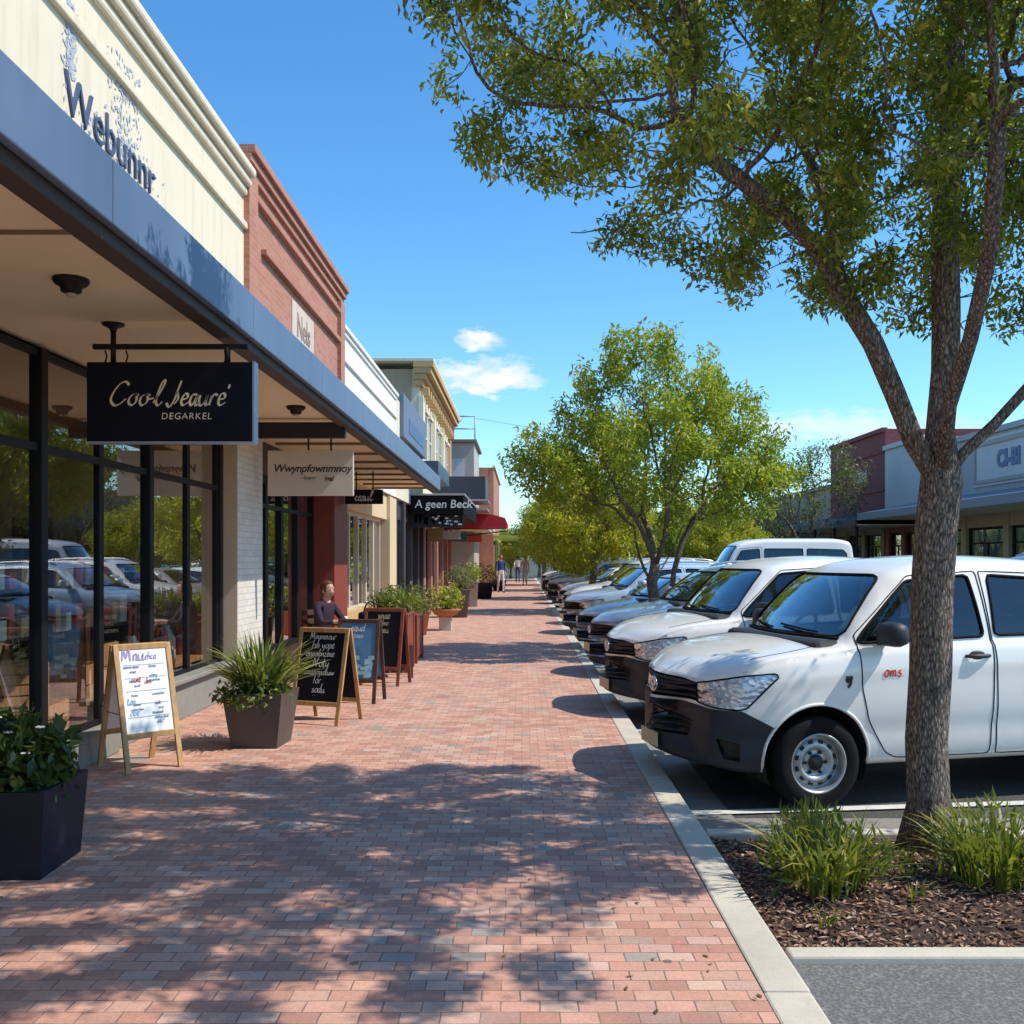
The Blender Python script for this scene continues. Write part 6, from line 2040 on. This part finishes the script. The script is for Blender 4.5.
person('seated person with auburn hair and dark plum top behind the chalk blackboard', (-2.66, 13.35, 0), R(62), Js, fabric('plum', (.030, .012, .026)), fabric('navy', (.015, .02, .04)), HAIRR, SHOE, long_hair=True)
bg_ = empty('shoulder_bag', (-2.16, 14.02, .455), R(-115), 'navy shoulder bag with black flap resting on the farther cafe chair', 'bag')
b = nb()
vs = box(b, -.19, .19, -.10, .10, 0, .40, .05)
for v in vs:
    k = max(0, v.co.z) / .40; v.co.x *= 1 - .22 * k * k; v.co.y *= 1 - .35 * k
    v.co.y += .012 * noise.noise(v.co * 9)
obj('pouch', b, fabric('blue', (.03, .06, .20)), bg_, smooth=True)
b = nb(); vs = box(b, -.165, .165, -.095, .09, .27, .425, .04)
for v in vs: v.co.y *= .9
obj('flap', b, fabric('black', (.012, .012, .015)), bg_, smooth=True)
b = nb(); tube(b, catmull([(-.14, 0, .40), (-.10, .02, .52), (.0, .03, .57), (.10, .02, .52), (.14, 0, .40)], 5), .012, 6); obj('strap', b, fabric('black', (.012, .012, .015)), bg_)
def chair(loc, rz, label):
    root = empty('cafe_chair', loc, rz, label, 'chair', 'cafe chairs at the small table')
    b = nb(); box(b, -.2, .2, -.2, .2, .42, .45, .008); obj('seat', b, DKW, root)
    b = nb()
    for z in (.62, .74, .86): box(b, -.18, .18, .19, .21, z, z + .07, .005)
    obj('backrest', b, DKW, root)
    for sx in (-1, 1):
        b = nb(); bar(b, (sx * .19, .2, 0), (sx * .18, .2, .95), .03, .03, (0, 1, 0)); obj('leg', b, DKW, root)
        b = nb(); bar(b, (sx * .19, -.18, 0), (sx * .18, -.18, .418), .03, .03, (0, 1, 0)); obj('leg', b, DKW, root)
chair((-2.70, 13.42, 0), R(62), 'dark timber cafe chair under the auburn haired person')
chair((-2.16, 14.08, 0), R(-115), 'dark timber cafe chair carrying the navy shoulder bag')
chair((-1.72, 13.75, 0), R(100), 'dark timber cafe chair nearest the kerb, beside the first timber planter')
ct = empty('cafe_table', (-2.42, 13.72, 0), 0, 'small round cafe table beside the seated person', 'table')
b = nb(); lathe(b, [(0, .72), (.28, .72), (.29, .735), (.28, .75), (0, .75)], 28); obj('tabletop', b, DKW, ct)
b = nb(); lathe(b, [(.02, .04), (.02, .718)], 10); obj('column', b, BLACKMETAL, ct)
b = nb(); lathe(b, [(0, 0), (.19, 0), (.18, .02), (.03, .045), (0, .045)], 24); obj('base', b, BLACKMETAL, ct)
cup = empty('cup', (-2.42, 13.58, .752), 0, 'white cup on the small cafe table', 'cup')
b = nb(); lathe(b, [(0, 0), (.03, 0), (.042, .085), (.038, .085), (.027, .01), (0, .01)], 16); obj('cup_body', b, M_('white_china', (.75, .74, .72), .3), cup)
FP = 'people walking at the far end of the pavement'
person('far pedestrian in pale pink top walking in the middle of the pavement', (.12, 60, 0), R(0), standing(.14, .12, 1.0), fabric('pink', (.55, .30, .28)), fabric('pale', (.5, .42, .38)), HAIRD, SHOE, FP)
person('far pedestrian in white top left of the one in pink', (-.35, 66, 0), R(180), standing(.12, .1, 1.02), fabric('white', (.65, .62, .6)), fabric('denim', (.05, .08, .16)), HAIRD, SHOE, FP)
person('pedestrian in white shirt and blue jacket close to the far shop fronts', (-1.05, 47, 0), R(20), standing(.1, .1, 1.03), fabric('blue', (.03, .06, .20)), fabric('white', (.65, .62, .6)), HAIRD, SHOE, FP)
# ------------------------------------------------------------------ trees
GT = 'street trees along the kerb'
base = np.array([0., 0, 0])
tr = [(0, 0, -.03), (.01, 0, .25), (.0, .01, .6), (.02, 0, 1.0), (.03, .01, 1.4), (.05, 0, 1.78), (.08, .0, 2.05)]
L1 = [(-.08, -.02, 2.28), (-.20, -.05, 2.55), (-.33, -.08, 2.82), (-.50, -.10, 3.08), (-.66, -.14, 3.33), (-.86, -.16, 3.52), (-1.08, -.22, 3.66), (-1.32, -.25, 3.82)]
L2 = [(.09, .04, 2.35), (.13, .06, 2.7), (.15, .1, 3.05), (.15, .12, 3.45), (.17, .12, 3.85), (.22, .16, 4.3), (.25, .2, 4.8)]
L3 = [(.20, -.02, 2.22), (.36, -.05, 2.38), (.55, -.08, 2.6), (.78, -.12, 2.85), (1.05, -.15, 3.1)]
L4 = [(-.48, .06, 3.30), (-.50, .16, 3.62), (-.58, .25, 3.95)]
L5 = [(.30, .05, 4.0), (.48, .0, 4.3)]
L6 = [(.02, -.25, 2.45), (.02, -.5, 2.75), (-.02, -.8, 3.1), (-.1, -1.05, 3.5)]
ells = [((-.65, 0, 4.7), (2.4, 1.9, 1.55)), ((.6, .1, 4.9), (2.2, 1.9, 1.9)), ((-.3, .1, 3.95), (1.6, 1.4, .95)), ((1.3, 0, 3.6), (1.3, 1.2, .9)), ((-.5, -1.6, 4.9), (2.0, .9, 1.0)), ((.5, -1.95, 5.2), (1.8, .9, .95))]
def cull_near(p):
    x, y, z = p
    if z < 2.75 + max(0, -.75 - x) * .42 + .12 * abs(y): return True
    if x < -3.0: return True
    if math.hypot(x, y) < .35 and z < 3.2: return True
    return False
make_tree('street_tree', 'large leafy tree with rough bark in the mulched bed, closest to the camera', GT, (2.27, 5.62, 0),
          [(None, tr), ((0, 6), L1), ((0, 6), L2), ((0, 6), L3), ((1, 3), L4), ((2, 4), L5), ((0, 6), L6)], ells, 3300, .105, .8, .2, .115, LEAF_NEAR, .056, 98, 3, .0035, 6, .085, .04, cull=cull_near)
def simple_limbs(seed, h, R_, multi=False):
    rr = random.Random(seed)
    tr = [(0, 0, -.15)] + [(rr.uniform(-.03, .03) + .0, rr.uniform(-.03, .03), h * k / 5) for k in range(1, 6)]
    lim = [(None, tr)]
    n = 5
    for k in range(n):
        a = 2 * PI * k / n + rr.uniform(-.4, .4)
        st = rr.choice([4, 5])
        pts = []
        p = Vector(tr[st])
        d = Vector((math.cos(a) * .75, math.sin(a) * .75, 1.0)).normalized()
        for j in range(4):
            p = p + d * .28; d = (d + Vector((rr.uniform(-.15, .15), rr.uniform(-.15, .15), .05))).normalized(); pts.append(tuple(p))
        lim.append(((0, st), pts))
    return lim
lim2 = simple_limbs(5, 1.5, 1)
lim2.append((None, [(.30, .10, -.15), (.30, .1, .4), (.31, .1, .9), (.36, .1, 1.4), (.5, .1, 1.9), (.7, .1, 2.3)]))
make_tree('street_tree', 'rounded lime green tree with two trunks standing between the blue and silver cars', GT, (2.22, 17, 0), lim2,
          [((.05, 0, 3.35), (2.35, 2.1, 1.5)), ((.0, 0, 4.3), (1.6, 1.5, 1.35)), ((.9, 0, 3.1), (1.6, 1.5, 1.2)), ((-1.4, 0, 3.3), (1.3, 1.1, .9))], 1150, .15, 1.0, .3, .11, LEAF_LIME, .10, 85, 17, .005, 6, .15, .02, tintshift=.08)
t3 = make_tree('street_tree', 'yellow green tree behind the lime one, second along the kerb line', GT, (2.1, 30, 0), simple_limbs(8, 1.5, 1),
          [((-.1, 0, 2.7), (2.2, 2.2, 1.5)), ((.0, 0, 3.7), (1.5, 1.5, 1.2))], 650, .2, 1.2, .36, .11, LEAF_YEL, .13, 75, 23, .007, 6, .2, .02)
far = make_tree('street_tree', 'olive tree third along the kerb line, half hidden by the yellow green one', GT, (2.1, 40, 0), simple_limbs(9, 1.7, 1),
          [((0, 0, 2.7), (2.3, 2.2, 1.7)), ((.0, 0, 3.9), (1.6, 1.6, 1.3))], 480, .25, 1.4, .42, .13, LEAF_LIME, .16, 65, 29, .008, 6, .25, .02)
big = make_tree('roadside_tree', 'tall grey green tree across the street left of the maroon building', 'trees across the street', (12.0, 43, 0), simple_limbs(12, 1.9, 1),
          [((0, 0, 4.6), (2.8, 2.6, 1.9)), ((1.2, 0, 5.6), (2.0, 1.8, 1.3)), ((-1, 0, 3.4), (2.0, 2, 1.1))], 420, .3, 1.6, .55, .16, LEAF_GREY, .17, 34, 37, .01, 5, .28, .02)
def relabel(o, label, loc, rz, s, leaf=None):
    c = copy_tree(o); c.location = loc; c.rotation_euler = (0, 0, rz); c.scale = (s, s, s); c['label'] = label
    if leaf:
        for ch in c.children:
            if ch.name.startswith('crown'):
                ch.material_slots[0].link = 'OBJECT'; ch.material_slots[0].material = leaf
    return c
relabel(far, 'fourth tree along the kerb, far down the pavement', (2.0, 50, 0), 1.1, 1.0)
relabel(t3, 'fifth tree along the kerb, very far down the pavement', (1.9, 60, 0), 2.3, 1.1, LEAF_LIME)
relabel(far, 'last small tree of the kerb line at the far end', (1.5, 72, 0), 4.0, 1.15)
GF = 'trees closing the far end of the street'
for i, (x, y, s, lf, lb) in enumerate([(-1.8, 72, .75, LEAF_YEL, 'bright yellow green tree over the far pergola'), (-6, 90, 1.3, LEAF_DARK, 'deep green tree behind the brick end building'), (1.5, 92, 1.0, LEAF_DARK, 'deep green tree straight ahead at the far end'),
        (8, 95, 1.25, LEAF_LIME, 'broad green tree at the far end right of the kerb line'), (14, 92, 1.3, LEAF_GREY, 'pale grey green tree at the far end of the road'), (20, 80, 1.25, LEAF_LIME, 'green tree rising behind the far shops across the street'), (-1, 82, .8, LEAF_LIME, 'small green tree beside the deep green one at the far end')]):
    relabel([far, t3][i % 2], lb, (x, y, 0), i * 1.7, s, lf)['group'] = GF
GC = 'trees across the street'
for i, (x, y, s, lf, lb) in enumerate([(7.6, 38, .85, LEAF_YEL, 'yellow green tree behind the white minibus'), (7.6, 46, .95, LEAF_LIME, 'lime tree in the middle of the parking area behind the minibus'), (8.2, 58, 1.0, LEAF_YEL, 'farther yellow green tree in the parking area'), (13.6, 58, .8, LEAF_GREY, 'farther grey green tree across the street'), (7.5, 72, 1.1, LEAF_LIME, 'farthest lime tree in the parking area')]):
    relabel([t3, far, t3, big, far][i], lb, (x, y, -.1), i * 2.1 + .5, s, lf)['group'] = GC
# tufts in the planting bed
GB = 'strappy plants in the mulched bed'
for (x, y, n, h, o_, lb, sd) in ((1.50, 4.98, 170, .44, .36, 'bright green strappy plant left of the big tree trunk', 71), (2.36, 5.02, 180, .47, .36, 'bright green strappy plant right of the big tree trunk', 72), (1.62, 5.62, 90, .3, .22, 'small strappy plant at the back edge of the bed', 73), (3.3, 4.9, 260, .48, .33, 'strappy plant at the far right of the bed', 75)):
    rr = np.random.default_rng(sd)
    root = empty('strappy_plant', (x, y, bed_z(x, y)), 0, lb, 'plant', GB)
    link('leaves', blades('leaves', n, .20 if n > 100 else .07, h * .88, o_ * .8, .021, rr, segs=5), root, GRASSM)
    k = n * 2; a = rr.random(k) * 6.283; e = np.sqrt(rr.random(k)) * o_ * .9; zz = rr.random(k) ** .8 * h * .85 * (1.05 - .55 * e / o_)
    link('short_leaves', leaf_mesh('short_leaves', np.stack([np.cos(a) * e, np.sin(a) * e, zz + .01], 1), .085, rr, .2, -.9, None, .2), root, GRASSM)
for i in range(5):
    rr = np.random.default_rng(90 + i)
    x, y = [(1.93, 5.05), (2.02, 5.3), (1.85, 4.75), (1.35, 4.5), (2.75, 4.7)][i]
    root = empty('seedling', (x, y, bed_z(x, y)), 0, ['tiny weed seedling right in front of the big trunk', 'tiny weed seedling at the foot of the big trunk', 'tiny weed seedling between the two strappy plants', 'tiny weed seedling near the kerb corner of the bed', 'tiny weed seedling right of the strappy plants'][i], 'seedling', 'weed seedlings in the bed')
    link('leaves', blades('leaves', 14, .05, .12, .10, .012, rr, segs=4), root, GRASSM)
# fallen leaves
rr = np.random.default_rng(77)
N = 260
px = np.where(rr.random(N) < .5, .9 - np.abs(rr.normal(size=N)) * .5, -3.2 + np.abs(rr.normal(size=N)) * .7); py = 3 + rr.random(N) ** 1.4 * 16
me = leaf_mesh('fallen_leaves', np.stack([px, py, np.full(N, .006)], 1), .035, rr, .4, 0, None, 3)
c_ = np.empty(len(me.vertices) * 3, np.float32); me.vertices.foreach_get('co', c_); c_ = c_.reshape(-1, 4, 3)
c_[:, :, 2] = .004 + (np.abs(c_[:, :, 2] - .006)) * .22; me.vertices.foreach_set('co', c_.ravel())
tag(link('fallen_leaves', me, None, leaf_mat('dry_leaf', [(0, (.10, .055, .02)), (.6, (.22, .13, .04)), (1, (.35, .26, .08))], .1)), 'scattered dry leaves lying on the brick pavement', kind='stuff')

# ------------------------------------------------------------------ vehicles
WHITE = car_paint('paint_white', (.86, .84, .80)); BLUEG = car_paint('paint_steel_blue', (.22, .33, .46), .1); SILVER = car_paint('paint_silver', (.60, .62, .65), .25)
LBLUE = car_paint('paint_pale_blue', (.42, .53, .66), .15); GREY = car_paint('paint_grey', (.15, .16, .17), .4); DKBLUE = car_paint('paint_dark_blue', (.025, .05, .13), .3); BLACKP = car_paint('paint_black', (.02, .02, .024), .2); BEIGE = car_paint('paint_champagne', (.48, .43, .36), .4)
GCAR = 'cars parked nose in along the kerb'
def spot(o, kind, nose, th=TH):
    L = CARS[kind]['L']
    d = Vector((-math.cos(th), -math.sin(th)))
    c = Vector(nose) - d * (L / 2)
    o.location = (c.x, c.y, -.12); o.rotation_euler = (0, 0, math.atan2(d.y, d.x))
c1, bv = make_car('pickup', 'pickup_truck', WHITE, 'white pickup truck with black bumper and red door lettering, nearest parked vehicle', 'pickup truck', GCAR)
# plain copy first, then the badges of the near one
c2 = copy_tree(c1); c2['label'] = 'second white pickup truck parked just beyond the nearest one'
spot(c1, 'pickup', (1.0, 7.6), R(12.5)); spot(c2, 'pickup', (.92, 10.85), R(11))
H2 = CARS['pickup']['L'] / 2
dr = [ch for ch in c1.children if ch.name.startswith('door')][0]
def on_side(bmx):
    for v in bmx.verts:
        h = bv.ray_cast(Vector((v.co.x, 2, v.co.z)), Vector((0, -1, 0)))
        if h[0] is not None: v.co.y = h[0].y + .004
    return bmx
Fs = frame((H2 - 1.44, 1, .95), (-1, 0, 0), (0, 0, 1))
obj('lettering', on_side(script_bm('oms.', .095, .14, .5, 40, Fs, 1.1)), M_('decal_red', (.55, .04, .02), .4), c1)
Fs = frame((H2 - 1.10, 1, .92), (-1, 0, 0), (0, 0, 1))
obj('badge', on_side(script_bm('y', .10, .3, .5, 40, Fs, 1.1)), M_('decal_black', (.02, .02, .02), .4), c1)
# papers behind the near windscreen
b = nb(); rbox(b, (H2 - 1.40, .45, 1.30), (.01, .16, .22), Matrix.Rotation(R(-40), 3, 'Y')); o_ = tag(obj('paper_card', b, M_('paper_lime', (.55, .66, .38), .7)), 'pale green paper card behind the windscreen of the nearest pickup', 'card'); o_.location = c1.location; o_.rotation_euler = c1.rotation_euler
c3, _ = make_car('suv', 'parked_car', BLUEG, 'steel blue wagon parked beyond the two white pickups', 'car', GCAR); spot(c3, 'suv', (.95, 14.15))
c4, _ = make_car('hatch', 'parked_car', SILVER, 'silver hatchback parked beyond the steel blue wagon', 'car', GCAR); spot(c4, 'hatch', (1.0, 18.3))
def clone(src, old, paint, kind, label, nose, th=TH, group=GCAR):
    c = copy_tree(src); c['label'] = label; c['group'] = group
    paint_of(c, paint, old)
    q = random.Random(label); s_ = q.uniform(.96, 1.05); c.scale = (s_, 1, q.uniform(.97, 1.06))
    spot(c, kind, (nose[0] + q.uniform(-.08, .3), nose[1] + q.uniform(-.2, .2)), th + R(q.uniform(-3, 3))); return c
clone(c3, BLUEG, LBLUE, 'suv', 'pale blue wagon parked beyond the silver hatchback', (.95, 21.6))
clone(c3, BLUEG, WHITE, 'suv', 'white wagon parked beyond the pale blue wagon', (.92, 24.9))
clone(c4, SILVER, BEIGE, 'hatch', 'champagne hatchback parked beyond the white wagon', (.95, 28.2))
for i, (k, p, nm) in enumerate([('hatch', WHITE, 'white hatchback'), ('suv', GREY, 'dark grey wagon'), ('hatch', BLACKP, 'black hatchback'), ('suv', DKBLUE, 'dark blue wagon'), ('hatch', DKBLUE, 'dark blue hatchback'), ('suv', SILVER, 'silver wagon'), ('suv', WHITE, 'farthest white wagon'), ('hatch', GREY, 'grey hatchback')]):
    src, old = (c3, BLUEG) if k == 'suv' else (c4, SILVER)
    clone(src, old, p, k, nm + ' far along the kerb, ' + ['first', 'second', 'third', 'fourth', 'fifth', 'sixth', 'seventh', 'eighth'][i] + ' past the champagne car', (.95, 32.4 + 3.4 * i))
v1, _ = make_car('van', 'minibus', WHITE, 'white minibus with long dark side windows behind the row of parked cars', 'minibus', None)
d = 31.0
v1.location = (7.3, 29.5, -.12); v1.rotation_euler = (0, 0, R(182))
GM = 'cars in the middle of the parking area'
def mid(src, old, paint, label, x, y, rz):
    c = copy_tree(src); c['label'] = label; c['group'] = GM; paint_of(c, paint, old); c.location = (x, y, -.12); c.rotation_euler = (0, 0, rz); return c
mid(c3, BLUEG, GREY, 'grey wagon with roof rails behind the nearest pickup', 8.7, 16.2, R(184)).scale = (1.1, 1.1, 1.1)
mid(c3, BLUEG, SILVER, 'silver wagon in the middle row left of the minibus', 8.3, 36.5, R(184))
mid(c4, SILVER, DKBLUE, 'dark blue hatchback in the middle row behind the minibus', 8.5, 39.8, R(184))
mid(c4, SILVER, WHITE, 'white hatchback in the middle row, far away', 8.5, 43.5, R(184))

# ------------------------------------------------------------------ shops across the street (they face -x)
FX = 16.0
def right_shop(name, label, y0, y1, zt, mat):
    s = empty('shop_building', (FX, (y0 + y1) / 2, 0), 0, label, 'building')
    b = nb(); box(b, FX, FX + .3, y0, y1, 3.3, zt); box(b, FX + .302, FX + 9, y0, y0 + .25, 0, zt - .004); box(b, FX + .302, FX + 9, y1 - .25, y1, 0, zt - .004); P(s, 'wall', b, mat)
    b = nb(); box(b, FX + .304, FX + 9, y0 + .253, y1 - .253, zt - .6, zt - .5); P(s, 'roof', b, ROOFM)
    b = nb(); sheet(b, FX + .3, FX + 8, y0 + .3, y1 - .3, .02); quad(b, [(FX + 6, y0, 0), (FX + 6, y1, 0), (FX + 6, y1, 3.2), (FX + 6, y0, 3.2)]); P(s, 'interior', b, INTW)
    b = nb(); box(b, FX - .12, FX + .12, y0 + .01, y1 - .01, zt - .14, zt + .06, .01); P(s, 'coping', b, mat)
    return s
def rfront(s, ys, fm, pm, zh=2.7):
    for a, c in zip(ys, ys[1:]): window(s, a + .2, c - .2, .5, zh, FX + .15, fm, .07, .1, zh - .55, mull=1, sx=-1)
    for y in ys:
        b = nb(); box(b, FX - .02, FX + .28, y - .197, y + .197, 0, 3.297, .01); P(s, 'pier', b, pm)
    b = nb(); box(b, FX + .02, FX + .26, ys[0], ys[-1], 0, .497); P(s, 'plinth', b, pm)
    b = nb(); box(b, FX + .02, FX + .26, ys[0], ys[-1], zh + .003, 3.3); P(s, 'lintel', b, pm)
MAROON = brick_wall('maroon_brick', (.22, .045, .05), (.30, .075, .075), (.26, .12, .11))
GREYR = stucco('grey_render', (.42, .44, .44), .25); GREYP = stucco('pale_grey_render', (.58, .60, .60), .2)
r1 = right_shop('r', 'grey rendered shop across the street with framed sign panel', 20, 40, 6.0, GREYR)
b = nb(); box(b, FX - .06, FX - .002, 30.2, 35.4, 4.1, 5.75, .01); P(r1, 'sign_panel', b, GREYP)
b = nb(); box(b, FX - .12, FX - .062, 30.3, 30.45, 4.2, 5.65); box(b, FX - .12, FX - .062, 35.15, 35.3, 4.2, 5.65); box(b, FX - .12, FX - .062, 30.46, 35.14, 5.5, 5.65); box(b, FX - .12, FX - .062, 30.46, 35.14, 4.2, 4.32); P(r1, 'sign_frame', b, M_('frame_greige', (.36, .34, .30), .6))
P(r1, 'lettering', text_bm('CI-BI', .75, .02, 0, 'CENTER', .04, frame((FX - .075, 32.8, 4.92), (0, -1, 0), (0, 0, 1)), 1.0), M_('letter_steel_blue', (.10, .16, .28), .5))
rfront(r1, [20.3, 23.5, 26.7, 29.9, 33.1, 36.3, 39.7], DARKFRAME, stucco('pier_tan', (.50, .41, .28), .3))
r2 = right_shop('r', 'pale grey shop across the street between grey and maroon shops', 40, 44.2, 6.5, GREYP)
rfront(r2, [40.3, 42.1, 43.9], DARKFRAME, M_('pier_rust', (.30, .10, .06), .6))
r3 = right_shop('r', 'maroon brick shop across the street with pale plaque', 44.2, 52, 7.35, MAROON)
b = nb(); box(b, FX - .03, FX - .002, 46.5, 48.3, 5.2, 5.7); P(r3, 'plaque', b, M_('plaque_pale', (.5, .42, .38), .7))
for z in (4.6, 6.3):
    b = nb(); box(b, FX - .06, FX - .001, 44.25, 51.95, z, z + .08); P(r3, 'string_course', b, MAROON)
rfront(r3, [44.5, 47, 49.5, 51.7], DARKFRAME, M_('pier_olive', (.35, .30, .20), .6))
r4 = right_shop('r', 'low tan shop across the street behind the trees', 52, 66, 5.4, stucco('tan_shop', (.45, .38, .25), .3))
rfront(r4, [52.3, 55.6, 59, 62.3, 65.7], DARKFRAME, M_('pier_olive', (.35, .30, .20), .6))
def right_awning(label, y0, y1, fm, z=3.05, posts=True):
    a = empty('shop_awning', (FX - 1.5, (y0 + y1) / 2, z), 0, label, 'awning', 'awnings across the street')
    b = nb(); quad(b, [(FX - 2.6, y0, z + .25), (FX - 2.6, y1, z + .25), (FX, y1, z + .75), (FX, y0, z + .75)]); P(a, 'roof', b, fm)
    b = nb(); box(b, FX - 2.64, FX - 2.58, y0, y1, z - .02, z + .26, .01); P(a, 'fascia', b, fm)
    b = nb(); box(b, FX - 2.575, FX - .02, y0, y1, z, z + .04); P(a, 'soffit', b, SOFFIT)
    if posts:
        y = y0 + .4
        while y < y1:
            b = nb(); lathe(b, [(.09, 0), (.09, .12), (.055, .16), (.055, z - .2), (.08, z - .03)], 12, 'z', (FX - 2.45, y, 0)); P(a, 'post', b, BLACKMETAL); y += 2.9
right_awning('pale blue grey awning on the grey rendered shop across the street', 20, 40, M_('awning_pale', (.17, .20, .25), .5, .1, .15), 3.15, False)
right_awning('dark navy awning on black posts across the street below the maroon shop', 40.2, 53, M_('awning_navy', (.022, .026, .045), .5, 0, .2), 2.95)
right_awning('farther dark awning on black posts across the street', 53.2, 66, M_('awning_black', (.004, .004, .005), .7), 2.85)

# ------------------------------------------------------------------ every separate piece becomes an object of its own
def split_pieces(o):
    bm = nb(); bm.from_mesh(o.data)
    seen = set(); isl = []
    bm.verts.ensure_lookup_table()
    for v in bm.verts:
        if v in seen: continue
        st = [v]; seen.add(v); g = []
        while st:
            q = st.pop(); g.append(q)
            for e in q.link_edges:
                u = e.other_vert(q)
                if u not in seen: seen.add(u); st.append(u)
        isl.append(g)
    if len(isl) < 2: bm.free(); return
    base = o.name.split('.')[0]
    mats = list(o.data.materials)
    for g in isl[1:]:
        out = nb(); mp = {v: out.verts.new(v.co) for v in g}
        for f in set(f for v in g for f in v.link_faces):
            nf = out.faces.new([mp[v] for v in f.verts]); nf.material_index = f.material_index; nf.smooth = f.smooth
        n = obj(base, out, mats, o.parent); n.matrix_parent_inverse = o.matrix_parent_inverse
    bmesh.ops.delete(bm, geom=[v for g in isl[1:] for v in g], context='VERTS')
    bm.to_mesh(o.data); bm.free()
for o in list(scene.objects):
    if o.type == 'MESH' and o.parent and o.name.split('.')[0] in SPLIT: split_pieces(o)
